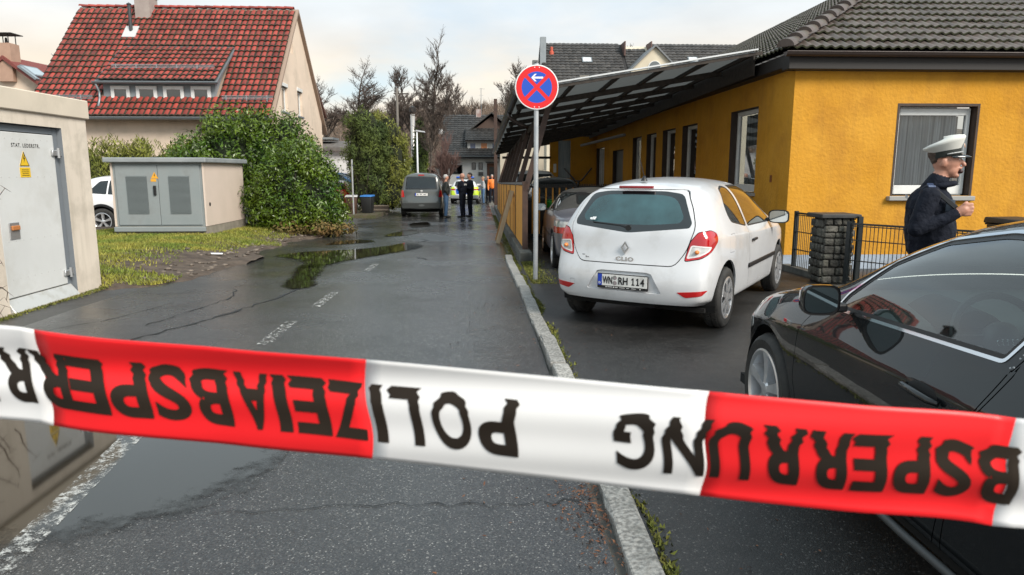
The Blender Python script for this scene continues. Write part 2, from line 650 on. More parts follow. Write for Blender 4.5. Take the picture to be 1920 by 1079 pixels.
RUBBER = mat('tyre_rubber', (.018, .018, .018), .75, (.04, .038, .035), 9, bump=.03, bscale=60)
TRIM = mat('black_trim', (.012, .012, .013), .45)
GAPM = mat('panel_gap_black', (.006, .006, .006), .9)
INNER = mat('car_interior_lining', (.025, .026, .028), .8)
CHROME = mat('chrome', (.75, .76, .78), .12, metal=1.)
ALLOY = mat('alloy_silver', (.66, .67, .69), .3, metal=.7, dirt=(.28, .26, .24), dscale=6)
REDLENS = mat('red_lamp_lens', (.55, .012, .012), .12, coat=1., col2=(.35, .005, .008), nscale=3)
CLEARLENS = mat('clear_lamp_lens', (.62, .63, .62), .15, coat=1., col2=(.32, .33, .32), nscale=14)
ORANGELENS = mat('amber_lamp', (.7, .22, .05), .3)
PLATEW = mat('plate_white', (.72, .72, .70), .45, dirt=(.45, .44, .42), dscale=8)
EUBLUE = mat('plate_blue', (.01, .05, .42), .5)
PRINTBLACK = mat('print_black', (.01, .01, .01), .6)
SEATM = mat('seat_fabric', (.03, .032, .034), .9, (.05, .05, .052), 30)

def wheel(parent, loc, r, w, style, side, rimr=.68, spokes=5, rimmat=None):
    """wheel > tyre, rim; side = +1 faces +x"""
    h = empty_part('wheel', parent, loc)
    T = MB()
    hw = w / 2
    rr = r * rimr
    T.lathe([(rr - .01, -hw * .8), (rr + .012, -hw * .92), (r * .9, -hw), (r * .975, -hw * .86), (r, -hw * .66), (r, hw * .66), (r * .975, hw * .86), (r * .9, hw), (rr + .012, hw * .92), (rr - .01, hw * .8)], 40, 'x')
    for g in range(64):                                   # tread blocks
        a = 2 * PI * g / 64
        for s0, s1 in ((-.62, -.1), (.1, .62)):
            c, sn = math.cos(a), math.sin(a)
            c2, s2 = math.cos(a + .065), math.sin(a + .065)
            T.hexa([(hw * s0, r * .992 * c, r * .992 * sn), (hw * s1, r * .992 * c, r * .992 * sn), (hw * s1, r * .992 * c2, r * .992 * s2), (hw * s0, r * .992 * c2, r * .992 * s2),
                    (hw * s0, (r + .006) * c, (r + .006) * sn), (hw * s1, (r + .006) * c, (r + .006) * sn), (hw * s1, (r + .006) * c2, (r + .006) * s2), (hw * s0, (r + .006) * c2, (r + .006) * s2)])
    T.build('tyre', RUBBER, h, auto=40)
    B = MB()
    o = hw * side
    B.mi = 0
    B.lathe([(rr, o * .78), (rr + .008, o * .96), (rr - .004, o * 1.0), (rr - .02, o * .9), (rr - .03, o * .3), (rr - .03, -o * .6)], 40, 'x')
    f0 = o * (.86 if style == 'cover' else .72)
    f1 = o * (.98 if style == 'cover' else .94)
    if style == 'cover':
        B.lathe([(.0, o * 1.02), (.03, o * 1.02), (.045, f1), (rr * .36, f1)], 24, 'x')
        n = spokes
        for k in range(n):
            a = 2 * PI * k / n
            for (a0, a1, b0, b1) in ((-.62, .62, -.70, .70),):
                q = PI / n
                pts = []
                for (rad, hwid) in ((rr * .30, .98 * q), (rr * .52, .60 * q), (rr * .78, .42 * q), (rr * .96, .80 * q)):
                    pts.append((rad, hwid))
                for (ra, wa), (rb, wb) in zip(pts, pts[1:]):
                    B.hexa([(f0, ra * math.cos(a - wa), ra * math.sin(a - wa)), (f0, ra * math.cos(a + wa), ra * math.sin(a + wa)), (f0, rb * math.cos(a + wb), rb * math.sin(a + wb)), (f0, rb * math.cos(a - wb), rb * math.sin(a - wb)),
                            (f1, ra * math.cos(a - wa), ra * math.sin(a - wa)), (f1, ra * math.cos(a + wa), ra * math.sin(a + wa)), (f1, rb * math.cos(a + wb), rb * math.sin(a + wb)), (f1, rb * math.cos(a - wb), rb * math.sin(a - wb))])
    else:
        n = spokes
        B.lathe([(0, f1 * .96), (rr * .16, f1 * .96), (rr * .22, f1 * .86), (rr * .22, f0 * .5)], 24, 'x')
        for k in range(n):
            a = 2 * PI * k / n + PI / 2
            q = PI / n
            prof = [(rr * .12, .62 * q * 1.6, .96), (rr * .4, .50 * q, .90), (rr * .7, .36 * q, .93), (rr * .97, .34 * q, 1.0)]
            for (ra, wa, ha), (rb, wb, hb) in zip(prof, prof[1:]):
                xa, xb = f1 * ha, f1 * hb
                B.hexa([(f0 * .5, ra * math.cos(a - wa), ra * math.sin(a - wa)), (f0 * .5, ra * math.cos(a + wa), ra * math.sin(a + wa)), (f0 * .5, rb * math.cos(a + wb), rb * math.sin(a + wb)), (f0 * .5, rb * math.cos(a - wb), rb * math.sin(a - wb)),
                        (xa, ra * math.cos(a - wa * .8), ra * math.sin(a - wa * .8)), (xa, ra * math.cos(a + wa * .8), ra * math.sin(a + wa * .8)), (xb, rb * math.cos(a + wb * .8), rb * math.sin(a + wb * .8)), (xb, rb * math.cos(a - wb * .8), rb * math.sin(a - wb * .8))])
    B.mi = 1
    B.lathe([(rr - .035, o * .1), (rr * .75, o * .05), (.0, o * .05)], 24, 'x')
    B.build('rim', [rimmat or ALLOY, TRIM], h, auto=35)
    return h

def plate(parent, loc, rotz, txt, w=.52, hgt=.11, frame=True, pitch=0.):
    """licence plate facing -y in its own frame"""
    p = empty_part('licence_plate', parent, loc)
    p.rotation_euler = (pitch, 0, rotz)
    B = MB(); B.box(-w / 2 - .008, w / 2 + .008, -.004, .012, -hgt / 2 - (.028 if frame else .004), hgt / 2 + .008); B.bevel(.004, 1)
    B.build('plate_frame', TRIM, p)
    B = MB(); B.box(-w / 2 + .045, w / 2, -.009, .0, -hgt / 2, hgt / 2); B.build('plate_face', PLATEW, p)
    B = MB(); B.box(-w / 2, -w / 2 + .043, -.009, .0, -hgt / 2, hgt / 2); B.build('euro_band', EUBLUE, p)
    place_text('D', .03, p, PLATEW, (-w / 2 + .021, -.0095, -.03), (1, 0, 0), (0, 0, 1), .001)
    return p

def liner(parent, x, y, z, r, d):
    """dark wheel-arch tunnel, open to the outside"""
    s = 1 if x > 0 else -1
    B = MB()
    n = 20
    R1 = []
    for xx in (x - .012 * s, x - d * s):
        R1.append([(xx, y + (r + .004) * math.cos(PI * 1.2 * k / n - .1 * PI), z + (r + .004) * math.sin(PI * 1.2 * k / n - .1 * PI)) for k in range(n + 1)])
    B.grid(R1)
    c = (x - d * s, y, z)
    for k in range(n):
        B.quad(R1[1][k], R1[1][k + 1], c)
    B.build('arch_liner', GAPM, parent)

def mirror_pod(parent, x, y, z, shellm, s, glassm, sc=1., nar=1.):
    """door mirror: housing, arm and glass, s = side (+1 right), glass faces rearwards"""
    m = empty_part('door_mirror', parent, (x, y, z))
    B = MB()
    w, h, d = .115 * sc * nar, .075 * sc, .07 * sc
    rows = []
    for t, k in ((0, 1.), (.25, 1.), (.6, .92), (.9, .68), (1.0, .35)):
        ring = []
        for i in range(20):
            a = 2 * PI * i / 20
            ca, sa = math.cos(a), math.sin(a)
            e = .55
            ring.append((s * (w + w * k * math.copysign(abs(ca) ** e, ca)), d * t * 1.6, h * k * math.copysign(abs(sa) ** e, sa) + .01))
        rows.append(ring + [ring[0]])
    B.grid(rows); bmesh.ops.remove_doubles(B.bm, verts=B.bm.verts[:], dist=.0004)
    B.bm.faces.new([v for v in B.bm.verts if abs(v.co.y - d * 1.6) < 1e-4][:0] or [B.bm.verts.new((s * w * 1.3, d * 1.62, .0)), B.bm.verts.new((s * w * .7, d * 1.62, .03)), B.bm.verts.new((s * w * .7, d * 1.62, -.02))])
    B.build('mirror_housing', shellm, m, smooth=True)
    B = MB()
    ring = [rows[0][i] for i in range(20)]
    cx = s * w
    B.bm.faces.new([B.bm.verts.new((cx + (p[0] - cx) * .88, .004, .01 + (p[2] - .01) * .84)) for p in ring])
    B.build('mirror_glass', glassm, m)
    B = MB()
    B.bm.faces.new([B.bm.verts.new((p[0], .008, p[2])) for p in ring]); B.build('mirror_rim', TRIM, m)
    B = MB()
    B.bar((-s * .05, .05, -.03), (s * .06, .05, -.035), .05, .04, (0, 0, 1)); B.bevel(.01, 2)
    B.build('mirror_arm', TRIM, m)
    return m
MIRRORG = mat('mirror_glass', (.55, .6, .62), .03, metal=1.)

def print_bars(parent, m, origin, u, v, bars, name='print'):
    """print too small to read in the photograph: short bars (x, y, w, h)"""
    u, v = Vector(u), Vector(v); B = MB(); o = Vector(origin)
    for x, y, w, h in bars:
        B.quad(o + u * (x - w / 2) + v * (y - h / 2), o + u * (x + w / 2) + v * (y - h / 2), o + u * (x + w / 2) + v * (y + h / 2), o + u * (x - w / 2) + v * (y + h / 2))
    return stuff(B.build(name, m, parent))
def plate_text(p, parts, h=.098):
    """embossed-plate lettering; the digit 1 gets its flag and foot"""
    for t, x, w in parts:
        if set(t) <= set('14'):
            n = len(t); cw = w / n
            for k, ch in enumerate(t):
                cx = x - w / 2 + cw * (k + .5)
                if ch == '1':
                    B = MB(); z0, z1 = -h * .36, h * .36
                    B.mi = 0
                    B.prism([(-.006, z0), (.006, z0), (.006, z1), (-.006, z1)], (0, .0004, 0), (cx, -.0099, 0))
                    B.prism([(-.016, z0), (-.0062, z0), (-.0062, z0 + .011), (-.016, z0 + .011)], (0, .0004, 0), (cx, -.0099, 0))
                    B.prism([(.0062, z0), (.016, z0), (.016, z0 + .011), (.0062, z0 + .011)], (0, .0004, 0), (cx, -.0099, 0))
                    B.prism([(-.0062, z1 - .016), (-.0062, z1), (-.018, z1 - .012), (-.016, z1 - .024)], (0, .0004, 0), (cx, -.0099, 0))
                    B.build('plate_lettering', PRINTBLACK, p)
                else:
                    place_text(ch, h, p, PRINTBLACK, (cx, -.0095, 0), (1, 0, 0), (0, 0, 1), .0028, cw * .86, 'plate_lettering')
        else:
            place_text(t, h, p, PRINTBLACK, (x, -.0095, 0), (1, 0, 0), (0, 0, 1), .0028, w, 'plate_lettering')
# ------------------------------------------------------------------ ground, road, kerb
rng0 = random.Random(7)
YB = [-12, -4, 0, 4, 8, 12, 16, 20, 24, 28, 34, 40, 50, 62, 80, 120, 250, 700]
def strip(name, m, x0, x1, y0, y1, dz, parent=None):
    """a ground sheet that follows the fall of the street; x0/x1 may be functions of y"""
    f0 = x0 if callable(x0) else (lambda y: x0)
    f1 = x1 if callable(x1) else (lambda y: x1)
    ys = sorted(set([y0, y1] + [y for y in YB if y0 < y < y1] + [y0 + (y1 - y0) * k / 12 for k in range(13)]))
    B = MB()
    B.grid([[(f0(y), y, gz(y) + dz), (f1(y), y, gz(y) + dz)] for y in ys])
    return B.build(name, m, parent, smooth=True)

def asphalt(name, base, light, wet_lo, wet_hi, speck=.5):
    m = bpy.data.materials.new(name); m.use_nodes = True
    t = m.node_tree; b = t.nodes['Principled BSDF']
    L = t.links.new
    tc_ = t.nodes.new('ShaderNodeTexCoord')
    def noise(sc, det=5, rough=.55):
        n = t.nodes.new('ShaderNodeTexNoise'); n.inputs['Scale'].default_value = sc; n.inputs['Detail'].default_value = det; n.inputs['Roughness'].default_value = rough
        L(tc_.outputs['Object'], n.inputs['Vector']); return n
    def rng_(src, a, b2, c, d):
        r = t.nodes.new('ShaderNodeMapRange'); r.inputs['From Min'].default_value = a; r.inputs['From Max'].default_value = b2; r.inputs['To Min'].default_value = c; r.inputs['To Max'].default_value = d
        L(src, r.inputs[0]); return r.outputs[0]
    def mix(f, c1, c2, typ='MIX'):
        x = t.nodes.new('ShaderNodeMixRGB'); x.blend_type = typ
        for i, c in ((1, c1), (2, c2)):
            if isinstance(c, tuple): x.inputs[i].default_value = (*c, 1)
            else: L(c, x.inputs[i])
        if isinstance(f, float): x.inputs[0].default_value = f
        else: L(f, x.inputs[0])
        return x.outputs[0]
    big = noise(.55, 9, .66)
    c = mix(rng_(big.outputs['Fac'], .38, .64, 0, 1), base, tuple(v * 1.45 for v in base))
    vo = t.nodes.new('ShaderNodeTexVoronoi'); vo.inputs['Scale'].default_value = 160
    L(tc_.outputs['Object'], vo.inputs['Vector'])
    sepc = t.nodes.new('ShaderNodeSeparateColor'); L(vo.outputs['Color'], sepc.inputs[0])
    c = mix(rng_(sepc.outputs[0], .60, 1., 0, speck * .7), c, light)
    c = mix(rng_(sepc.outputs[2], .60, .9, 0, .6), c, tuple(v * .4 for v in base))
    c = mix(rng_(sepc.outputs[1], .945, .995, 0, .8), c, tuple(min(1, v * 1.6) for v in light))
    patch = noise(1.6, 8, .65)
    c = mix(rng_(patch.outputs['Fac'], .52, .66, 0, .6), c, tuple(v * .45 for v in base))
    L(c, b.inputs['Base Color'])
    wet = noise(.38, 7, .6)
    wr = rng_(wet.outputs['Fac'], .36, .62, wet_lo, wet_hi)
    L(wr, b.inputs['Roughness'])
    b.inputs['Specular IOR Level'].default_value = .55
    bp = t.nodes.new('ShaderNodeBump'); bp.inputs['Strength'].default_value = .32; bp.inputs['Distance'].default_value = .003
    fine = noise(140, 3)
    ad2 = t.nodes.new('ShaderNodeMath'); ad2.operation = 'ADD'
    L(rng_(vo.outputs['Distance'], 0, .7, 1, 0), ad2.inputs[0]); L(fine.outputs['Fac'], ad2.inputs[1])
    L(ad2.outputs[0], bp.inputs['Height']); L(bp.outputs[0], b.inputs['Normal'])
    return m
ROADM = asphalt('wet_road_asphalt', (.026, .026, .027), (.17, .165, .155), .05, .34, .5)
LOTM = asphalt('old_lot_asphalt', (.014, .0135, .013), (.10, .095, .09), .30, .62, .4)
SIDEM = asphalt('side_asphalt', (.036, .035, .034), (.13, .125, .12), .32, .60, .4)
GROUNDM = mat('bare_ground', (.10, .095, .085), .9, (.16, .15, .13), 1.2, bump=.1, bscale=20)
structure(strip('ground', GROUNDM, -700, 700, -12, 700, -.02))
structure(strip('forecourt', SIDEM, -5.2, -4.0, -12, 9.6, .0))
structure(strip('road', ROADM, lambda y: -4.6 if y < 18 else -4.6 - 0 * y, lambda y: .52 + .0 * y, -12, 62, .004))
structure(strip('parking_lot', LOTM, .62, 14, -12, 40, .004))
structure(strip('driveway', SIDEM, -14, -4.6, 20.6, 44, .003))
structure(strip('cross_street', ROADM, -40, 30, 47, 54, .008))

# worn painted lines
def worn(name, col, lo, hi):
    m = mat(name, col, .6)
    t = m.node_tree; b = t.nodes['Principled BSDF']
    n = t.nodes.new('ShaderNodeTexNoise'); n.inputs['Scale'].default_value = 17; n.inputs['Detail'].default_value = 9; n.inputs['Roughness'].default_value = .85
    tcn = t.nodes.new('ShaderNodeTexCoord'); t.links.new(tcn.outputs['Object'], n.inputs['Vector'])
    r = t.nodes.new('ShaderNodeMapRange'); r.inputs['From Min'].default_value = lo; r.inputs['From Max'].default_value = hi
    t.links.new(n.outputs['Fac'], r.inputs[0]); t.links.new(r.outputs[0], b.inputs['Alpha'])
    return m
PAINT = worn('worn_road_paint', (.62, .62, .60), .47, .56)
PAINTW = worn('very_worn_road_paint', (.50, .50, .48), .50, .60)
EL = lambda y: -1.89 - .115 * (y - 2.62)
structure(strip('road_marking', PAINTW, lambda y: EL(y) - .065, lambda y: EL(y) + .065, 1.3, 4.6, .0145))
for (x0, x1, y0, y1) in ((-2.02, -1.90, 6.15, 7.15), (-1.96, -1.84, 7.9, 9.0), (-1.9, -1.78, 11.2, 12.2)):
    o = strip('road_marking', PAINTW, x0, x1, y0, y1, .0145 if y0 < 5 else .009); structure(o)

# granite kerb, stone by stone
kerb = bpy.data.objects.new('kerb', None); COL.objects.link(kerb); structure(kerb)
GRAN = mat('granite', (.17, .165, .155), .8, (.42, .41, .385), 55, bump=.16, bscale=38, ndetail=5, dirt=(.10, .10, .085), dscale=6, island=.18)
stone_mesh = []
for k in range(4):
    B = MB(); L = .97
    B.box(-.065, .065, -L / 2, L / 2, -.2, .045); B.bevel(.014, 2)
    bmesh.ops.subdivide_edges(B.bm, edges=[e for e in B.bm.edges if e.calc_length() > .5], cuts=5)
    r = random.Random(k)
    for v in B.bm.verts:
        if abs(v.co.y) < L / 2 - .03 and v.co.z > 0: v.co += Vector((r.uniform(-.006, .006), 0, r.uniform(-.006, .004)))
    stone_mesh.append(B.mesh('kerb_stone'))
    stone_mesh[-1].materials.append(GRAN)
y = .35; k = 0
while y < 12.5:
    x = .635 - .012 * (y - 2.6) + .005 * math.sin(y * 1.7)
    o = piece(stone_mesh[k % 4], 'kerb_stone', kerb, (x, y + .485, gz(y + .5) + rng0.uniform(-.008, .012)), (rng0.uniform(-.01, .01), rng0.uniform(-.05, .05), rng0.uniform(-.018, .03)))
    o.data = stone_mesh[k % 4]
    y += .985; k += 1
# far kerb / plinth wall under the board fence
B = MB()
ys = [12.4 + 1.05 * i for i in range(24)]
CONC = mat('dark_concrete', (.06, .06, .055), .85, (.13, .13, .115), 6, bump=.08, bscale=30)
pw = thing('plinth_wall', 'low dark mossy concrete plinth under the orange board fence', 'wall', (0, 0, 0))
for a, b in zip(ys, ys[1:]):
    B = MB(); B.hexa([(.70, a, gz(a) - .2), (.96, a, gz(a) - .2), (.96, b - .015, gz(b) - .2), (.70, b - .015, gz(b) - .2), (.72, a, gz(a) + .17), (.94, a, gz(a) + .17), (.94, b - .015, gz(b) + .17), (.72, b - .015, gz(b) + .17)]); B.bevel(.015, 1)
    B.build('block', CONC, pw)

# puddles: thin sheets of standing water with a soft rim
def puddle_mat():
    m = bpy.data.materials.new('puddle_water'); m.use_nodes = True
    t = m.node_tree; b = t.nodes['Principled BSDF']; L = t.links.new
    b.inputs['Base Color'].default_value = (.020, .016, .011, 1); b.inputs['Roughness'].default_value = .045; b.inputs['IOR'].default_value = 1.45
    b.inputs['Specular IOR Level'].default_value = 1.
    at = t.nodes.new('ShaderNodeAttribute'); at.attribute_name = 'depth'
    n = t.nodes.new('ShaderNodeTexNoise'); n.inputs['Scale'].default_value = 9; n.inputs['Detail'].default_value = 8; n.inputs['Roughness'].default_value = .7
    tcn = t.nodes.new('ShaderNodeTexCoord'); L(tcn.outputs['Object'], n.inputs['Vector'])
    mu = t.nodes.new('ShaderNodeMath'); mu.operation = 'MULTIPLY_ADD'; mu.inputs[1].default_value = 1.6; mu.inputs[2].default_value = -.8
    L(n.outputs['Fac'], mu.inputs[0])
    ad_ = t.nodes.new('ShaderNodeMath'); ad_.operation = 'ADD'; L(at.outputs['Fac'], ad_.inputs[0]); L(mu.outputs[0], ad_.inputs[1])
    r = t.nodes.new('ShaderNodeMapRange'); r.inputs['From Min'].default_value = .25; r.inputs['From Max'].default_value = .75
    L(ad_.outputs[0], r.inputs[0]); L(r.outputs[0], b.inputs['Alpha'])
    return m
PUD = puddle_mat()
def puddle(pts, rim=.25, dz=.0125):
    """outline in metres; the water thins out towards its rim"""
    P = [Vector(p) for p in pts]
    dense = []
    for a, b in zip(P, P[1:] + P[:1]):
        for k in range(5): dense.append(a.lerp(b, k / 5))
    for _ in range(2): dense = [(dense[i - 1] + dense[i] * 2 + dense[(i + 1) % len(dense)]) / 4 for i in range(len(dense))]
    x0, x1 = min(p.x for p in dense), max(p.x for p in dense); y0, y1 = min(p.y for p in dense), max(p.y for p in dense)
    D = np.array([(p.x, p.y) for p in dense]); E = np.roll(D, -1, 0)
    def sd(x, y):
        q = np.array((x, y)); pa = q - D; ba = E - D
        h = np.clip((pa * ba).sum(1) / ((ba * ba).sum(1) + 1e-9), 0, 1)
        d = np.sqrt(((pa - ba * h[:, None]) ** 2).sum(1)).min()
        ins = (((D[:, 1] > y) != (E[:, 1] > y)) & (x < (E[:, 0] - D[:, 0]) * (y - D[:, 1]) / (E[:, 1] - D[:, 1] + 1e-12) + D[:, 0])).sum() % 2
        return d if ins else -d
    nx = max(6, int((x1 - x0) / .07)); ny = max(6, int((y1 - y0) / .09))
    bm = bmesh.new(); dep = []
    V = {}
    for i in range(nx + 1):
        for j in range(ny + 1):
            x, y = x0 + (x1 - x0) * i / nx, y0 + (y1 - y0) * j / ny
            s_ = sd(x, y)
            V[i, j] = (bm.verts.new((x, y, gz(y) + dz)), s_); dep.append(s_)
    bm.verts.index_update()
    for i in range(nx):
        for j in range(ny):
            c = [V[i, j], V[i + 1, j], V[i + 1, j + 1], V[i, j + 1]]
            if max(q[1] for q in c) > -.15: bm.faces.new([q[0] for q in c])
    me = bpy.data.meshes.new('puddle'); bm.to_mesh(me); bm.free()
    at = me.attributes.new('depth', 'FLOAT', 'POINT')
    at.data.foreach_set('value', [min(1.6, .5 + d / rim) for d in dep])
    o = link('puddle', me, PUD); me.shade_smooth()
    return structure(o)
puddle([(-4.1, 13.6), (-3.6, 14.4), (-3.1, 14.7), (-2.6, 14.9), (-2.1, 15.6), (-1.75, 16.6), (-1.45, 16.2), (-1.25, 15.5), (-1.5, 14.7), (-1.85, 13.9), (-2.3, 13.0), (-2.6, 12.3), (-2.75, 11.6), (-2.95, 11.5), (-3.1, 12.4), (-3.4, 13.0)], .3)
puddle([(-3.15, 12.0), (-2.75, 12.2), (-2.55, 11.2), (-2.45, 10.0), (-2.25, 9.6), (-2.5, 9.2), (-2.75, 9.6), (-2.85, 10.6)], .22)
puddle([(-3.6, 15.9), (-2.9, 16.3), (-2.5, 16.9), (-2.9, 17.6), (-3.5, 17.0)], .15)
puddle([(-2.6, 18.3), (-1.9, 18.9), (-1.7, 20.4), (-2.1, 21.2), (-2.5, 19.8)], .14)
puddle([(-2.2, 22), (-1.6, 22.8), (-1.9, 25.5), (-2.5, 24.5)], .15)
puddle([(-3.9, 3.2), (-3.6, 4.35), (-2.9, 4.75), (-2.0, 4.65), (-1.55, 4.5), (-1.2, 4.1), (-1.05, 3.7), (-1.25, 3.25), (-1.5, 2.95), (-1.75, 2.85), (-2.1, 2.75), (-2.7, 2.5), (-3.6, 2.4)], .42)
# cracks and tar seams
CRK = mat('crack_dark', (.008, .008, .008), .6)
cr_rng = random.Random(3)
def crack(pts, w):
    B = MB(); rows = []
    P = [Vector((*p, 0)) for p in pts]
    for a, b in zip(P, P[1:]):
        for k in range(8):
            q = a.lerp(b, k / 8); d = (b - a).normalized(); n = Vector((-d.y, d.x, 0))
            q = q + n * cr_rng.uniform(-.03, .03)
            ww = w * cr_rng.uniform(.15, 1.)
            rows.append([q + n * ww + Vector((0, 0, gz(q.y) + .0085)), q - n * ww + Vector((0, 0, gz(q.y) + .0085))])
    B.grid(rows); structure(B.build('road_crack', CRK))
crack([(-3.25, 6.4), (-2.95, 7.0), (-2.75, 7.6), (-2.5, 8.6), (-2.4, 9.6)], .024)
crack([(-3.4, 7.0), (-3.2, 7.8), (-3.1, 8.7), (-3.3, 9.4)], .012)
crack([(-4.4, 6.6), (-3.9, 7.3), (-3.6, 8.4)], .010)
crack([(-1.25, 3.0), (-.4, 3.05), (.1, 3.02), (.56, 3.06)], .006)
crack([(-2.0, 18.2), (-1.3, 17.2), (-1.5, 16.5)], .03)
crack([(-1.2, 13.2), (-.95, 12.8)], .04)
crack([(-4.3, 5.5), (-3.2, 5.9), (-2.4, 6.0)], .009)

# grass bank on the left, with a bare strip of earth along the road
def bank_h(x, y):
    d = -4.35 - x - .25 * math.sin(y * .9) - .12 * math.sin(y * 2.3)
    if y < 9.6: d -= (9.6 - y) * 2.2
    a = max(0, min(1, d / 2.0))
    far = max(0, min(1, (21.2 - y) / 1.6))
    return (a * a * (3 - 2 * a)) * .20 * far + (.03 if d > 0 else -.04)
B = MB()
B.grid([[(x, y, gz(y) + bank_h(x, y) + .02 * math.sin(x * 7 + y * 5) * math.sin(y * 6.1)) for x in [-4.1 - .22 * i for i in range(48)]] for y in [9.0 + .22 * j for j in range(58)]])
EARTH = mat('bank_earth', (.050, .034, .024), .9, (.11, .080, .058), 5, bump=.5, bscale=14, ndetail=8)
structure(B.build('bank', EARTH, smooth=True))
rg = np.random.default_rng(5)
def scatter_bank(n):
    out = []
    while len(out) < n:
        x, y = rg.uniform(-9.5, -4.4), rg.uniform(9.2, 20.5)
        d = -4.35 - x
        edge = .75 + .5 * math.sin(y * 1.1 + 1) + .35 * math.sin(y * 3.1) + (0.9 if 10.6 < y < 15.5 else 0.) - (1.2 if y < 10.4 else 0)
        if d < edge * rg.uniform(.35, 1.25): continue
        if y < 9.6 and x > -5.0: continue
        if -8.7 < x < -6.3 and 16.4 < y < 19.2: continue
        out.append((x, y, gz(y) + bank_h(x, y) - .005))
    return np.array(out)
G = scatter_bank(70000)
def blades(name, P, h, w, m, lean=.5):
    n = len(P)
    a = rg.uniform(0, 2 * PI, n); hh = h * rg.uniform(.45, 1.3, n)
    dx, dy = np.cos(a), np.sin(a)
    le = rg.uniform(.1, lean, n) * hh
    b = rg.uniform(0, 2 * PI, n)
    V = np.empty((n, 3, 3))
    V[:, 0] = P + np.stack([dx * w, dy * w, 0 * dx], 1); V[:, 1] = P - np.stack([dx * w, dy * w, 0 * dx], 1)
    V[:, 2] = P + np.stack([np.cos(b) * le, np.sin(b) * le, hh], 1)
    me = bpy.data.meshes.new(name); me.vertices.add(3 * n); me.vertices.foreach_set('co', V.astype('f4').ravel())
    me.loops.add(3 * n); me.loops.foreach_set('vertex_index', np.arange(3 * n, dtype='i4')); me.polygons.add(n)
    me.polygons.foreach_set('loop_start', np.arange(0, 3 * n, 3, dtype='i4')); me.polygons.foreach_set('loop_total', np.full(n, 3, dtype='i4')); me.update(calc_edges=True)
    return link(name, me, m)
GRASSM = mat('grass_blades', (.12, .17, .018), .7, (.27, .25, .04), 1.3, island=.45)
o = stuff(blades('grass', G, .055, .011, GRASSM, 1.3)); tag(o, 'short mossy green grass on the bank before the cabinet', 'grass')
MOSSM = mat('moss', (.09, .11, .015), .9, (.16, .15, .03), 8, island=.4)
P = []
for _ in range(5200):
    y = rg.uniform(1.2, 13.0); x = .635 - .012 * (y - 2.6) + .075 + abs(rg.normal(0, .025)) + .02 * math.sin(y * 5)
    if math.sin(y * 3.3) + rg.normal(0, .5) > -.2: P.append((x, y, gz(y) + .004))
for _ in range(3500):
    y = rg.uniform(11, 30); P.append((.66 - abs(rg.normal(0, .07)), y, gz(y) + .004))
for _ in range(2500):
    y = rg.uniform(9.6, 13.0); P.append((.72 + abs(rg.normal(0, .16)), y, gz(y) + .004))
for _ in range(1500):
    P.append((-5.07 + abs(rg.normal(0, .05)), rg.uniform(6.5, 9.5), .004))
o = stuff(blades('moss', np.array(P), .022, .009, MOSSM, 1.5)); tag(o, 'moss growing along the kerb stones and wall foot', 'moss')
# litter of dead leaves and needles
LEAFM = mat('dead_leaves', (.085, .032, .018), .8, (.17, .075, .035), 20, island=.5)
c = []
for _ in range(420):
    y = rg.normal(2.95, .35); c.append((.56 - abs(rg.normal(0, .09)), y, .012))
for _ in range(160):
    c.append((rg.uniform(-.3, .5), rg.uniform(2.2, 9), .010))
for _ in range(150):
    y = rg.uniform(10, 20); c.append((-4.4 - abs(rg.normal(0, .8)), y, gz(y) + .06))
for _ in range(70):
    y = rg.uniform(1.6, 7); c.append((.78 + abs(rg.normal(0, .3)), y, .01))
c = np.array(c)
nor = rg.normal(size=(len(c), 3)) * .35 + np.array((0, 0, 1.))
o = stuff(link('dead_leaves', cloud_mesh('dead_leaves', c, nor, .024, .32, rg), LEAFM)); tag(o, 'reddish dead leaves and needles scattered along the kerb', 'leaves')
STONEM = mat('earth_stones', (.09, .07, .055), .85, (.17, .14, .115), 8, island=.4)
B = MB(); r = random.Random(2)
for _ in range(240):
    y = r.uniform(9.8, 19); x = -4.3 - abs(r.gauss(.3, .45)); s_ = r.uniform(.012, .05)
    B.ball((x, y, gz(y) + bank_h(x, y) + s_ * .2), (s_ * r.uniform(.7, 1.4), s_ * r.uniform(.7, 1.4), s_ * .6), 6, 4)
o = stuff(B.build('gravel', STONEM)); tag(o, 'clods and small stones on the earth strip beside the road', 'gravel')
B = MB(); B.box(-.11, .11, -.035, .035, 0, .02); B.bevel(.015, 2)
o = B.build('litter', mat('litter_white', (.75, .76, .76), .5)); o.location = (-4.85, 12.9, gz(12.9) + .12); o.rotation_euler = (.1, .05, .3)
tag(o, 'scrap of white litter on the bare earth below the bank', 'litter')
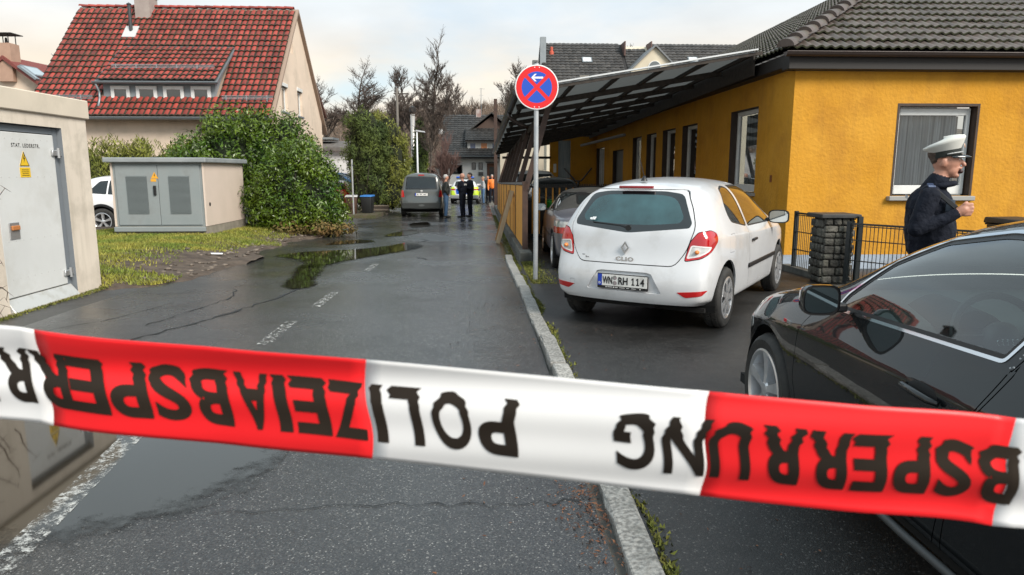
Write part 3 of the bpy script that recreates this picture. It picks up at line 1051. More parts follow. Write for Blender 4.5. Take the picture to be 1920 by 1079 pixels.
# ------------------------------------------------------------------ buildings
def basis(o, U, V, N):
    m = Matrix((U, V, N)).transposed().to_4x4(); m.translation = o
    return m
def tile_mesh(name, tw, tl, waves, amp, seg, th, m, m_lip=None, worn=.08, trough=0):
    """pan tile: a wavy strip with a lip; lies with its head under the tile above"""
    B = MB(); n = waves * seg
    def z(x): return amp * (.5 - .5 * math.cos(2 * PI * waves * x / tw))
    xs = [tw * k / n for k in range(n + 1)]
    B.mi = 1
    B.grid([[(x, -.0, z(x) + th - .026) for x in xs], [(x, .0, z(x) + th) for x in xs]])
    B.grid([[(x, .0, z(x) + th) for x in xs], [(x, tl * worn, z(x) + th - (th - .004) * worn / 1.1) for x in xs]])
    B.mi = 0
    B.grid([[(x, tl * worn, z(x) + th - (th - .004) * worn / 1.1) for x in xs], [(x, tl * 1.1, z(x) + .004) for x in xs]])
    bmesh.ops.remove_doubles(B.bm, verts=B.bm.verts[:], dist=1e-5)
    if trough:
        for f in B.bm.faces:
            if f.calc_center_median().z < trough * amp + th * .5 and f.material_index == 0: f.material_index = 1
    me = B.mesh(name, False); me.materials.append(m); me.materials.append(m_lip or m); me.shade_smooth(); me.set_sharp_from_angle(angle=math.radians(45))
    return me
def tile_roof(parent, O, U, V, rows, cols, tw, tl, me, n_ind, keep=lambda x, s: True, key=lambda x, s: s, seed=1, name='roof_tile'):
    U, V = Vector(U).normalized(), Vector(V).normalized(); N = U.cross(V)
    r = random.Random(seed)
    L = [(key(c * tw, j * tl), c * tw, j * tl) for j in range(rows) for c in range(cols) if keep(c * tw + tw / 2, j * tl)]
    L.sort()
    VV, FF = [], []
    src = np.array([v.co[:] for v in me.vertices]); fs = [list(p.vertices) for p in me.polygons]; fm = [p.material_index for p in me.polygons]; MI = []
    for i, (_, x, s) in enumerate(L):
        p = Vector(O) + U * x + V * s + N * r.uniform(0, .006)
        m = basis(p, U, V, N) @ Matrix.Rotation(r.gauss(0, .014), 4, 'Z') @ Matrix.Rotation(r.gauss(0, .014), 4, 'X')
        if i < n_ind:
            o = bpy.data.objects.new(name, me); COL.objects.link(o); o.parent = parent; o.matrix_basis = m
        else:
            k = len(VV); a = np.array(m)
            q = src @ a[:3, :3].T + a[:3, 3]
            VV.extend(map(tuple, q)); FF.extend([[v + k for v in f] for f in fs]); MI.extend(fm)
    if VV:
        m2 = bpy.data.meshes.new('roof_tiles'); m2.from_pydata(VV, [], FF); m2.shade_smooth(); m2.set_sharp_from_angle(angle=math.radians(45))
        stuff(link('roof_tiles', m2, list(me.materials), parent)); m2.polygons.foreach_set('material_index', MI)

def wall_open(B, O, U, Nn, w, z0, z1, ops, reveal):
    """wall face with rectangular openings (u0,u1,z0,z1); material 1 on the reveals; Nn points outwards"""
    O, U, Nn = Vector(O), Vector(U), Vector(Nn)
    us = sorted({0, w} | {u for o in ops for u in o[:2]}); zs = sorted({z0, z1} | {z for o in ops for z in o[2:4]})
    P = lambda u, z, d=0: O + U * u + Vector((0, 0, z)) - Nn * d
    for a, b in zip(us, us[1:]):
        for c, d in zip(zs, zs[1:]):
            if any(o[0] <= a and b <= o[1] and o[2] <= c and d <= o[3] for o in ops): continue
            B.quad(P(a, c), P(b, c), P(b, d), P(a, d))
    B.mi = 1
    for a, b, c, d in ops:
        for q in (((a, c), (a, d)), ((b, d), (b, c)), ((a, d), (b, d)), ((b, c), (a, c))):
            B.quad(P(*q[0]), P(*q[1]), P(*q[1], reveal), P(*q[0], reveal))
    B.mi = 0
FRAMEW = mat('window_frame_white', (.70, .71, .70), .4, dirt=(.5, .49, .46), dscale=4)
PANE = glassmat('window_pane', (.72, .76, .77), 1.5)
PANED = glassmat('dark_window_pane', (.08, .09, .10), 1.2)
CURT = mat('net_curtain', (.30, .33, .35), .9, (.74, .76, .78), 5, stretch=(7, 7, .15))
DARKROOM = mat('dark_room', (.015, .015, .015), .9)
BROWN = mat('dark_brown_wood', (.030, .018, .013), .6, (.055, .032, .022), 9, stretch=(1, 1, .3))
def window(parent, O, U, Nn, w, h, fr=.07, depth=.06, box=0., curtain=True, mull=None, pane=None, frm=None, sill=None, low=0.):
    """frame > pane, curtain; O = lower left of the frame's outer face"""
    O, U, Nn = Vector(O), Vector(U).normalized(), Vector(Nn).normalized(); Z = Vector((0, 0, 1))
    def bx(B, a, b, c, d, e=0., f=None):
        f = depth if f is None else f
        B.hexa([O + U * a + Z * c - Nn * f, O + U * b + Z * c - Nn * f, O + U * b + Z * c - Nn * e, O + U * a + Z * c - Nn * e,
                O + U * a + Z * d - Nn * f, O + U * b + Z * d - Nn * f, O + U * b + Z * d - Nn * e, O + U * a + Z * d - Nn * e])
    B = MB()
    bx(B, 0, fr, 0, h); bx(B, w - fr, w, 0, h); bx(B, fr, w - fr, 0, fr + low); bx(B, fr, w - fr, h - fr - box, h)
    if mull:
        for k in mull: bx(B, w * k - fr * .5, w * k + fr * .5, fr + low, h - fr - box)
    B.bevel(.006, 1)
    fo = B.build('window_frame', frm or FRAMEW, parent)
    def q(B, a, b, c, d, e): B.quad(O + U * a + Z * c - Nn * e, O + U * b + Z * c - Nn * e, O + U * b + Z * d - Nn * e, O + U * a + Z * d - Nn * e)
    B = MB(); q(B, fr, w - fr, fr + low, h - fr - box, depth * .5); B.build('pane', pane or PANE, fo, recalc=False)
    if curtain:
        B = MB(); n = int(w * 60)
        rows = []
        for zz in (fr + low, h - fr - box):
            rows.append([O + U * (fr + (w - 2 * fr) * k / n) + Z * zz - Nn * (depth + .08 + .032 * math.sin(k * .62) + .022 * math.sin(k * .27 + 1)) for k in range(n + 1)])
        B.grid(rows); B.build('curtain', CURT, fo, smooth=True)
    B = MB(); q(B, -.05, w + .05, -.05, h + .05, depth + .35); B.build('room_backing', DARKROOM, fo)
    if sill:
        B = MB(); bx(B, -.08, w + .08, -.07, -.005, -sill[0], sill[1]); B.bevel(.008, 1); B.build('sill', mat('sill_stone', (.30, .30, .29), .6, dirt=(.18, .18, .16)), fo)
    return fo

# ---- the yellow house on the right
YEL = mat('yellow_stucco', (.55, .262, .028), .9, (.60, .30, .042), 1.3, bump=.14, bscale=19, spec=.12, dirt=(.36, .16, .03), dscale=1.1, ndetail=8)
def streaks(m, col, amt):
    t = m.node_tree; b = t.nodes['Principled BSDF']; src = b.inputs['Base Color'].links[0].from_socket
    tcn = t.nodes.new('ShaderNodeTexCoord'); mp_ = t.nodes.new('ShaderNodeMapping'); mp_.inputs['Scale'].default_value = (2.6, 2.6, .22); t.links.new(tcn.outputs['Object'], mp_.inputs[0])
    n = t.nodes.new('ShaderNodeTexNoise'); n.inputs['Scale'].default_value = 2.2; n.inputs['Detail'].default_value = 8; n.inputs['Roughness'].default_value = .68; t.links.new(mp_.outputs[0], n.inputs['Vector'])
    r = t.nodes.new('ShaderNodeMapRange'); r.inputs['From Min'].default_value = .50; r.inputs['From Max'].default_value = .74; r.inputs['To Max'].default_value = amt; t.links.new(n.outputs['Fac'], r.inputs[0])
    x = t.nodes.new('ShaderNodeMixRGB'); x.inputs[2].default_value = (*col, 1); t.links.new(r.outputs[0], x.inputs[0]); t.links.new(src, x.inputs[1]); t.links.new(x.outputs[0], b.inputs['Base Color'])
streaks(YEL, (.30, .15, .035), .32)
PLINTH = mat('plinth_paint', (.36, .42, .50), .7, (.30, .35, .42), 3, bump=.03, bscale=30, dirt=(.16, .16, .14), dscale=3)
yh = thing('yellow_house', 'yellow stucco house with brown tiled hip roof and white windows', 'house', (0, 0, 0))
X0, Y0, WT = 4.97, 11.10, 3.10
B = MB()
fo = [(1.74, 3.02, 1.15, 2.57)]
wall_open(B, (X0, Y0, 0), (1, 0, 0), (0, -1, 0), 9.0, .19, WT, fo, .20)
side_ops = [(12.5 - Y0, 13.87 - Y0, 1.16, 2.69), (16.02 - Y0, 17.2 - Y0, 1.14, 2.63), (17.82 - Y0, 19.06 - Y0, 1.14, 2.63), (19.76 - Y0, 20.9 - Y0, 1.12, 2.62), (21.6 - Y0, 22.8 - Y0, 1.12, 2.61), (24.3 - Y0, 26.2 - Y0, .19, 2.3), (28.0 - Y0, 29.9 - Y0, .19, 2.5)]
wall_open(B, (X0, Y0, 0), (0, 1, 0), (-1, 0, 0), 24.0, .19, WT + .04, side_ops, .22)
bmesh.ops.remove_doubles(B.bm, verts=B.bm.verts[:], dist=.0005)
B.build('wall', [YEL, BROWN], yh)
B = MB(); B.box(X0 - .012, X0 + 9, Y0 - .012, Y0 + .3, -.4, .188); B.box(X0 - .0125, X0 + .3, Y0 + .3, Y0 + 24, -.6, .188); B.build('plinth', PLINTH, yh)
window(yh, (X0 + 1.76, Y0 + .125, 1.17), (1, 0, 0), (0, -1, 0), 1.24, 1.38, .065, .07, box=.05, sill=None, low=.08)
B = MB(); B.box(X0 + 1.64, X0 + 3.08, Y0 - .09, Y0 + .10, 1.07, 1.145); B.bevel(.01, 1); B.build('window_sill', mat('sill_stone', (.30, .30, .29), .6), yh)
for (a, b, c, d) in side_ops[:5]:
    window(yh, (X0 + .13, Y0 + b - .01, c + .01), (0, -1, 0), (-1, 0, 0), b - a - .02, d - c - .02, .075, .07, curtain=(a < 3), low=.05)
    B = MB(); B.box(X0 - .07, X0 + .1, Y0 + a - .05, Y0 + b + .05, c - .06, c - .004); B.build('window_sill', mat('sill_stone', (.30, .30, .29), .6), yh)
a, b, c, d = side_ops[5]
dr = MB(); dr.box(X0 + .14, X0 + .19, Y0 + a + .01, Y0 + b - .01, -.25, d - .01); dr.bevel(.01, 1); dro = dr.build('house_door', mat('grey_door', (.10, .11, .11), .5, (.14, .15, .15), 5), yh)
B = MB(); B.box(X0 + .10, X0 + .14, Y0 + a + .15, Y0 + a + .2, .9, 1.1); B.build('handle', CHROME, dro)
a, b, c, d = side_ops[6]
for k in range(4):
    window(yh, (X0 + .13, Y0 + b - .02 - k * .465, -.2), (0, -1, 0), (-1, 0, 0), .46, 2.68, .05, .06, curtain=True)
# eaves: boxed dark fascia, gutter
EAV = mat('dark_eaves', (.016, .013, .012), .6)
B = MB(); B.box(X0 - .20, X0 + 9.3, Y0 - .20, Y0 + .05, WT + .002, WT + .24); B.box(X0 - .20, X0 + .05, Y0 + .05, Y0 + 24, WT + .042, WT + .24); B.bevel(.008, 1); B.build('fascia', EAV, yh)
GUT = mat('brown_gutter', (.045, .032, .028), .4, metal=.3)
def half_gutter(parent, a, b, r, m, name='gutter'):
    a, b = Vector(a), Vector(b); d = (b - a).normalized(); s = d.cross(Vector((0, 0, 1))).normalized()
    B = MB()
    ring = [(s * (r * math.cos(t)) + Vector((0, 0, -r * math.sin(t)))) for t in [PI * k / 10 for k in range(11)]]
    B.grid([[a + q for q in ring], [b + q for q in ring]])
    B.grid([[a + q * .9 for q in ring], [b + q * .9 for q in ring]])
    for e in (a, b):
        B.bm.faces.new([B.bm.verts.new(e + q) for q in ring])
    B.tube([a + s * r, b + s * r], .012, 6); B.tube([a - s * r, b - s * r], .012, 6)
    n = int((b - a).length / .8)
    for k in range(n):
        p = a + d * (k + .5) * .8
        B.bar(p + s * r + Vector((0, 0, .012)), p - s * r + Vector((0, 0, .012)), .025, .004)
    return B.build(name, m, parent, auto=40)
half_gutter(yh, (X0 - .30, Y0 - .28, WT + .24), (X0 + 9.3, Y0 - .28, WT + .24), .065, GUT)
TILEB = mat('brown_roof_tile', (.085, .064, .056), .5, (.125, .10, .088), 8, island=.22, spec=.6, dirt=(.05, .055, .03), dscale=4)
pa = math.radians(29)
E0 = Vector((X0 - .27, Y0 - .25, WT + .27))
tl_, tw_ = .335, .30
TM = tile_mesh('roof_tile', tw_, tl_, 2, .034, 6, .05, TILEB, mat('brown_tile_edge', (.030, .028, .018), .8, (.05, .055, .025), 12), .05)
B = MB()
tp = 6.2
ap = E0 + Vector((tp, tp, tp * math.tan(pa)))
B.quad(E0 + Vector((.05, .05, -.02)), E0 + Vector((10.0, .05, -.02)), E0 + Vector((10.0, tp, tp * math.tan(pa) - .05)), ap + Vector((0, 0, -.05)))
B.quad(E0 + Vector((.05, 24.5, -.02)), E0 + Vector((.05, .05, -.02)), ap + Vector((0, 0, -.05)), E0 + Vector((tp, 24.5, tp * math.tan(pa) - .05)))
B.build('roof_deck', EAV, yh)
co = math.cos(pa)
tile_roof(yh, E0 + Vector((0, 0, .0)), (1, 0, 0), (0, co, math.sin(pa)), 19, 33, tw_, tl_, TM, 170, lambda x, s: x > s * co + .02, lambda x, s: s * 2.2 + max(0, x - 4.4) * 4, 3)
nL = int(24 / tw_)
tile_roof(yh, E0 + Vector((0, nL * tw_, 0)), (0, -1, 0), (co, 0, math.sin(pa)), 19, nL, tw_, tl_, TM, 125, lambda x, s: (nL * tw_ - x) > s * co + .02, lambda x, s: (nL * tw_ - x), 4)
# hip tiles, overlapping half rounds
HM = MB()
L_ = .42
rr = []
for t, ra, up in ((0, .135, .03), (.06, .135, .03), (1., .10, .0)):
    rr.append([(ra * math.cos(PI * k / 10), t * L_, up + .9 * ra * math.sin(PI * k / 10)) for k in range(11)])
HM.grid(rr); HM.bm.faces.new([HM.bm.verts.new(p) for p in rr[0]])
hme = HM.mesh('hip_tile'); hme.materials.append(TILEB); hme.shade_smooth(); hme.set_sharp_from_angle(angle=math.radians(50))
hd = Vector((1, 1, math.tan(pa))).normalized(); hs = Vector((1, -1, 0)).normalized(); hn = hs.cross(hd)
for k in range(22):
    o = bpy.data.objects.new('hip_tile', hme); COL.objects.link(o); o.parent = yh
    o.matrix_basis = basis(E0 + hd * (k * .38 - .05) + Vector((0, 0, .035)), hs, hd, hn)
B = MB()
for (a_, b_, c_, d_) in ((X0 + 1.70, X0 + 3.06, 2.572, 2.612), (X0 + 1.70, X0 + 1.738, 1.15, 2.571), (X0 + 3.022, X0 + 3.06, 1.15, 2.571)):
    B.box(a_, b_, Y0 - .004, Y0 + .02, c_, d_)
B.build('window_border', BROWN, yh)
# rusty stain bracket on the wall corner
B = MB(); B.box(X0 - .02, X0 - .002, 11.75, 11.80, 1.36, 1.48); B.build('rusty_hook', mat('rust', (.20, .07, .02), .9), yh)
# ---- recessed block at the far end under the shelter
yb = thing('annex', 'yellow wall with grey-blue glass strip at the far end under the shelter', 'annex', (0, 0, 0))
B = MB(); B.box(3.0, 3.34, 30.0, 30.3, -.4, 3.0); B.box(3.88, 4.96, 30.0, 30.3, -.4, 3.0); B.box(3.34, 3.88, 30.0, 30.3, 2.85, 3.0); B.build('wall', YEL, yb)
B = MB(); B.box(3.35, 3.87, 30.05, 30.10, -.3, 2.84); B.build('glass_strip', mat('milky_glass', (.20, .25, .28), .25, (.30, .35, .38), 6, stretch=(5, 5, .4)), yb)
for z in (1.62, 1.0):
    B = MB(); B.box(3.14, 3.26, 29.985, 29.999, z - .12, z + .24); B.build('notice', mat('paper', (.75, .75, .73), .7), yb)
cw = thing('rear_wall', 'pale cream house wall seen through the shelter posts', 'wall', (0, 0, 0))
B = MB(); B.box(.95, 3.0, 33.0, 33.3, -.5, 3.4); B.build('wall', mat('cream_plaster', (.52, .46, .36), .85, (.46, .41, .33), 2, bump=.02, bscale=30), cw)
B = MB(); B.box(2.55, 2.60, 32.95, 33.0, -.4, 3.3); B.build('downpipe', EAV, cw)

# ---- shelter roof along the yellow house
ca = thing('shelter_roof', 'long lean-to shelter roof on dark timbers beside the yellow house', 'canopy', (0, 0, 0))
zo = lambda y: 2.86 - .0257 * (y - 12)
zi = lambda y: 3.50 - .020 * (y - 12)
xi, xo = 4.62, .70
TIMB = mat('dark_timber', (.022, .017, .014), .75, (.045, .035, .028), 6, stretch=(2, 2, 2), bump=.03, bscale=50)
SHEET = mat('grey_corrugated_sheet', (.15, .155, .15), .6, (.20, .20, .19), 3, dirt=(.09, .09, .08), dscale=3)
_t = SHEET.node_tree; _b = _t.nodes['Principled BSDF']; _tl = _t.nodes.new('ShaderNodeBsdfTranslucent'); _tl.inputs[0].default_value = (.15, .155, .15, 1)   # light comes through the sheets
_mx = _t.nodes.new('ShaderNodeMixShader'); _mx.inputs[0].default_value = .45
_t.links.new(_b.outputs[0], _mx.inputs[1]); _t.links.new(_tl.outputs[0], _mx.inputs[2]); _t.links.new(_mx.outputs[0], _t.nodes['Material Output'].inputs[0])
def cz(x, y): return zo(y) + (zi(y) - zo(y)) * (x - xo) / (xi - xo)
ys = [11.85 + 1.72 * k for k in range(12)]
for a, b in zip(ys, ys[1:]):
    B = MB(); n = 20
    rows = []
    for x in (xo - .06, xi):
        rows.append([(x, a + (b - a) * k / n, cz(x, a + (b - a) * k / n) + .02 * (k % 2)) for k in range(n + 1)])
    B.grid(rows)
    B.build('roof_sheet', SHEET, ca)
for y in ys[1:]:
    B = MB(); B.bar((xo, y, cz(xo, y) - .075), (xi, y, cz(xi, y) - .075), .08, .10); B.build('rafter', TIMB, ca)
for k in range(6):
    x = xo + .12 + (xi - xo - .2) * k / 5
    B = MB(); B.bar((x, ys[0], cz(x, ys[0]) - .03), (x, ys[-1], cz(x, ys[-1]) - .03), .05, .06); B.build('purlin', TIMB, ca)
B = MB(); B.bar((xo - .08, ys[0] - .02, cz(xo - .08, ys[0]) - .03), (xi + .1, ys[0] - .02, cz(xi + .1, ys[0]) - .03), .03, .05); B.build('front_board', TIMB, ca)
B = MB(); B.bar((xo - .10, ys[0] - .03, cz(xo - .1, ys[0]) + .035), (xi, ys[0] - .03, cz(xi, ys[0]) + .035), .10, .024); B.build('edge_flashing', mat('zinc_flashing', (.62, .64, .65), .35, metal=.4), ca)
half_gutter(ca, (xo - .09, ys[0] - .05, zo(ys[0]) - .01), (xo - .09, ys[-1], zo(ys[-1]) - .01), .07, mat('dark_gutter', (.03, .032, .033), .35, metal=.4))
B = MB(); B.tube([(xo - .09, 14.6, zo(14.6) - .07), (xo - .09, 14.6, zo(14.6) - .16), (xo + .12, 14.62, zo(14.6) - .30), (xo + .30, 14.64, zo(14.6) - .36)], .045, 10); B.build('downpipe', GUT, ca, smooth=True)
B = MB(); B.bar((4.67, ys[0] + .2, 3.36), (4.67, ys[-1], 3.12), .03, .42); B.build('wall_plate', TIMB, ca)
PBROWN = mat('brown_steel', (.040, .022, .017), .55, (.065, .035, .025), 7, dirt=(.10, .05, .03), dscale=5)
py = [13.07, 15.7, 18.6, 21.1, 23.6, 26.4, 29.4, 32.2]
for y in py:
    B = MB(); B.bar((.84, y, gz(y) + 1.25), (1.30, y, cz(1.3, y) - .1), .10, .10, (0, 1, 0)); B.build('strut', PBROWN, ca)
for y in (15.7, 23.6):
    B = MB(); B.bar((1.30, y, cz(1.3, y) - .22), (1.30, y + 7.9, cz(1.3, y + 7.9) - .22), .10, .16); B.build('beam', TIMB, ca)
B = MB(); B.bar((.95, 29.9, 2.12), (3.0, 29.9, 2.12), .06, .10); B.build('cross_beam', TIMB, ca)
B = MB(); B.tube([(xi - .3, 21, 2.62), (3.6, 25, 2.45)], .045, 8); B.build('drain_pipe', mat('grey_pipe', (.2, .2, .2), .5), ca)

# ---- orange board fence
fe = thing('board_fence', 'orange board fence with brown posts along the street under the shelter roof', 'fence', (0, 0, 0))
ORNG = mat('orange_board', (.72, .31, .035), .65, (.78, .38, .07), 3, stretch=(2, 2, .5), dirt=(.22, .09, .02), dscale=6, bump=.02, bscale=60)
for a, b in zip(py, py[1:]):
    n = 2
    for k in range(n):
        y0, y1 = a + .06 + (b - a - .12) * k / n, a + .06 + (b - a - .12) * (k + 1) / n - .02
        B = MB(); B.hexa([(.80, y0, gz(y0) + .20), (.835, y0, gz(y0) + .20), (.835, y1, gz(y1) + .20), (.80, y1, gz(y1) + .20), (.80, y0, gz(y0) + 1.36), (.835, y0, gz(y0) + 1.36), (.835, y1, gz(y1) + 1.36), (.80, y1, gz(y1) + 1.36)]); B.bevel(.006, 1)
        B.build('board', ORNG, fe)
    B = MB(); B.bar((.82, a + .05, gz(a) + 1.40), (.82, b - .05, gz(b) + 1.40), .07, .05); B.build('top_rail', mat('grey_rail', (.16, .16, .16), .6), fe)
    B = MB(); B.bar((.86, a + .05, gz(a) + .45), (.86, b - .05, gz(b) + .45), .04, .06); B.build('rail', PBROWN, fe)
for y in py:
    B = MB(); B.box(.79, .89, y - .05, y + .05, gz(y) + .12, gz(y) + 1.44); B.build('post', PBROWN, fe)
B = MB(); B.box(.72, .95, 12.95, 13.25, gz(13) - .05, gz(13) + .14); B.build('post_footing', CONC, fe)
bp = thing('steel_column', 'tall rusty brown steel column standing at the end of the board fence', 'column', (0, 0, 0))
B = MB()
B.box(.76, .94, 38.0, 38.02, -.45, 5.35); B.box(.76, .94, 38.16, 38.18, -.45, 5.35); B.box(.842, .858, 38.02, 38.16, -.45, 5.35)
B.build('profile', PBROWN, bp)
B = MB(); B.box(.70, 1.0, 37.95, 38.23, -.45, -.40); B.build('base_plate', PBROWN, bp)
# ---- gate with orange bars across the yard
ga = thing('yard_gate', 'brown yard gate with orange bars and a spiked top rail behind the convertible', 'gate', (0, 0, 0))
gy = 17.1
for k in range(23):
    x = 1.12 + .165 * k
    B = MB(); B.bar((x, gy, gz(gy) + .10), (x, gy, gz(gy) + 1.30), .035, .03); B.build('bar', ORNG, ga)
for z in (.14, 1.32):
    B = MB(); B.bar((.95, gy - .03, gz(gy) + z), (4.9, gy - .03, gz(gy) + z), .05, .05); B.build('rail', EAV, ga)
B = MB()
for k in range(90):
    B.bar((1.0 + k * .043, gy - .03, gz(gy) + 1.34), (1.0 + k * .043, gy - .03, gz(gy) + 1.385), .018, .018)
stuff(B.build('spikes', EAV, ga))
B = MB(); B.tube([(2.05, gy - .04, 1.62), (2.33, gy - .04, 1.31), (2.47, gy - .04, 1.31), (2.72, gy - .04, 1.62)], .022, 6); B.tube([(2.40, gy - .04, 1.31), (2.40, gy - .04, 1.15)], .03, 6); B.build('iron_bracket', EAV, ga, smooth=True)
B = MB(); B.bar((.98, gy, gz(gy) - .05), (.98, gy, gz(gy) + 1.42), .09, .09); B.build('post', PBROWN, ga)
gb = thing('barrel', 'green plastic barrel standing behind the gate bars', 'barrel', (1.92, 18.4, gz(18.4)))
B = MB(); B.lathe([(0, .0), (.27, 0), (.29, .04), (.29, .3), (.305, .33), (.29, .36), (.29, .64), (.305, .67), (.29, .70), (.285, .92), (.25, .95), (0, .95)], 24); B.build('drum', mat('green_plastic', (.03, .36, .03), .4), gb, auto=40)
B = MB(); B.lathe([(.20, .952), (.22, .952), (.22, .98), (0, .98)], 20); B.build('lid', mat('dark_green_plastic', (.02, .12, .03), .4), gb, auto=40)
wb = thing('wheelie_bin', 'black wheelie bin beside the green barrel', 'bin', (1.42, 18.3, gz(18.3)))
def make_bin(root, body, lid, sc=1.):
    B = MB(); B.hexa([(-.22 * sc, -.26 * sc, .06), (.22 * sc, -.26 * sc, .06), (.22 * sc, .24 * sc, .06), (-.22 * sc, .24 * sc, .06), (-.28 * sc, -.34 * sc, .96 * sc), (.28 * sc, -.34 * sc, .96 * sc), (.28 * sc, .34 * sc, .96 * sc), (-.28 * sc, .34 * sc, .96 * sc)]); B.bevel(.03, 2); B.build('body', body, root, auto=40)
    B = MB(); B.hexa([(-.30 * sc, -.37 * sc, .965 * sc), (.30 * sc, -.37 * sc, .965 * sc), (.30 * sc, .37 * sc, .965 * sc), (-.30 * sc, .37 * sc, .965 * sc), (-.28 * sc, -.33 * sc, 1.03 * sc), (.28 * sc, -.33 * sc, 1.03 * sc), (.28 * sc, .37 * sc, 1.05 * sc), (-.28 * sc, .37 * sc, 1.05 * sc)]); B.bevel(.015, 2); B.build('lid', lid, root, auto=40)
    for s in (1, -1):
        B = MB(); B.lathe([(0, -.025), (.09, -.025), (.1, 0), (.09, .025), (0, .025)], 16, 'x', (s * .25 * sc, .28 * sc, .1)); B.build('wheel', RUBBER, root, auto=40)
    B = MB(); B.tube([(-.22 * sc, .40 * sc, .95 * sc), (.22 * sc, .40 * sc, .95 * sc)], .018, 8); B.build('handle', TRIM, root, smooth=True)
BINB = mat('black_bin_plastic', (.015, .016, .017), .5)
make_bin(wb, BINB, BINB)

# ---- mesh fence and rubble pillar in front of the yellow house
STEELG = mat('anthracite_steel', (.012, .017, .019), .45)
def mesh_panel(name, label, x, y, dx, dy, w, h, z0, grp=None):
    t = thing(name, label, 'fence', (0, 0, 0), group=grp)
    d = Vector((dx, dy, 0)).normalized()
    P = lambda s, z: Vector((x, y, z0 + z)) + d * s
    n = int(w / .053)
    for k in range(n + 1):
        B = MB(); B.bar(P(k * w / n, .06), P(k * w / n, h), .007, .007, d); B.build('wire', STEELG, t)
    for z in (.08, .36, .64, h - .03):
        for off in (-.008, .008):
            B = MB(); nn = d.cross(Vector((0, 0, 1))) * off; B.bar(P(0, z) + nn, P(w, z) + nn, .010, .012); B.build('cross_wire', STEELG, t)
    for s in (-.03, w + .03):
        B = MB(); B.bar(P(s, -.04), P(s, h + .03), .05, .05, d); B.build('post', STEELG, t)
    B = MB(); B.bar(P(-.02, h), P(w + .02, h), .03, .025); B.build('top_rail', STEELG, t)
    return t
mesh_panel('wire_fence', 'short anthracite wire fence panel between the house corner and the rubble pillar', 4.98, 10.72, .06, -1, .85, .93, gz(10), None)
mesh_panel('wire_fence', 'long anthracite wire fence panel right of the rubble pillar', 5.06, 9.25, .62, -1, 4.2, .86, gz(9.4), None)
pi = thing('stone_pillar', 'rubble stone pillar with a dark slab on top in the wire fence', 'pillar', (4.97, 9.58, gz(9.6)), math.radians(-4))
RUB = mat('dark_rubble_stone', (.045, .043, .038), .8, (.11, .105, .09), 8, bump=.3, bscale=22, island=.45, dirt=(.03, .035, .02), dscale=9)
B = MB(); B.box(-.185, .185, -.185, .185, 0, .93); B.build('core', mat('old_mortar', (.035, .033, .03), .9), pi)
rs = random.Random(11)
for side in range(4):
    a = side * PI / 2
    z = .02
    while z < .92:
        hgt = rs.uniform(.075, .135); hgt = min(hgt, .93 - z)
        if hgt < .03: break
        u = -.20
        while u < .19:
            ww = min(rs.uniform(.09, .19), .20 - u)
            if ww > .03:
                B = MB(); B.box(u + .006, u + ww - .006, -.215 - rs.uniform(0, .018), -.16, z + .006, z + hgt - .006); B.bevel(.018, 2)
                for v in B.bm.verts: v.co += Vector((rs.uniform(-.005, .005), rs.uniform(-.006, .006), rs.uniform(-.005, .005)))
                o = B.build('stone', RUB, pi, smooth=True); o.rotation_euler = (0, 0, a)
            u += ww
        z += hgt
B = MB(); B.box(-.27, .27, -.27, .27, .93, .985); B.bevel(.01, 1); B.build('cap_slab', mat('slate_slab', (.025, .026, .027), .55, (.05, .05, .05), 9), pi)
B = MB(); B.box(.20, .26, -.34, -.28, 0, .96); B.build('gate_post', STEELG, pi)
kb = thing('garden_edging', 'dark low concrete edging under the wire fence', 'edging', (0, 0, 0))
B = MB(); B.hexa([(4.90, 9.9, -.1), (5.06, 9.9, -.1), (5.06, 11.05, -.1), (4.90, 11.05, -.1), (4.91, 9.9, .06), (5.05, 9.9, .06), (5.05, 11.05, .05), (4.91, 11.05, .05)]); B.build('edging', CONC, kb)
B = MB(); B.hexa([(5.02, 9.3, -.1), (5.18, 9.3, -.1), (7.7, 5.2, -.1), (7.5, 5.2, -.1), (5.02, 9.3, .05), (5.16, 9.3, .05), (7.7, 5.2, .05), (7.5, 5.2, .05)]); B.build('edging', CONC, kb)
tb = thing('trash_bin', 'black bin with only its lid showing above the black car roof at the right edge', 'bin', (7.17, 8.9, gz(8.9)), .1)
make_bin(tb, BINB, BINB, .90)
# ---- substation on the left
su = thing('substation', 'cream transformer station with a white steel door marked STAT. LEDERSTR.', 'substation', (0, 0, 0))
CREAM = mat('cream_render', (.70, .62, .52), .85, (.64, .56, .47), 1.4, bump=.03, bscale=90, dirt=(.30, .27, .21), dscale=1.6)
SX = -5.10
streaks(CREAM, (.36, .31, .24), .45)
B = MB()
wall_open(B, (SX, 3.4, 0), (0, 1, 0), (1, 0, 0), 6.05, -.2, 2.20, [(4.22, 5.50, -.2, 2.06)], .14)
B.quad((SX, 9.45, -.2), (SX - 3, 9.45, -.2), (SX - 3, 9.45, 2.2), (SX, 9.45, 2.2)); B.quad((SX, 3.4, -.2), (SX, 3.4, 2.2), (SX - 3, 3.4, 2.2), (SX - 3, 3.4, -.2))
B.quad((SX - 3, 3.4, -.2), (SX - 3, 3.4, 2.2), (SX - 3, 9.45, 2.2), (SX - 3, 9.45, -.2))
SGREY = mat('grey_steel_frame', (.17, .19, .21), .45)
B.build('wall', [CREAM, SGREY], su)
B = MB(); B.box(SX - 3.04, SX + .035, 3.36, 9.49, 2.203, 2.44); B.bevel(.012, 1); B.build('roof_slab', mat('cream_fascia', (.66, .58, .47), .8, (.60, .53, .43), 2, dirt=(.40, .36, .29), dscale=1.2), su)
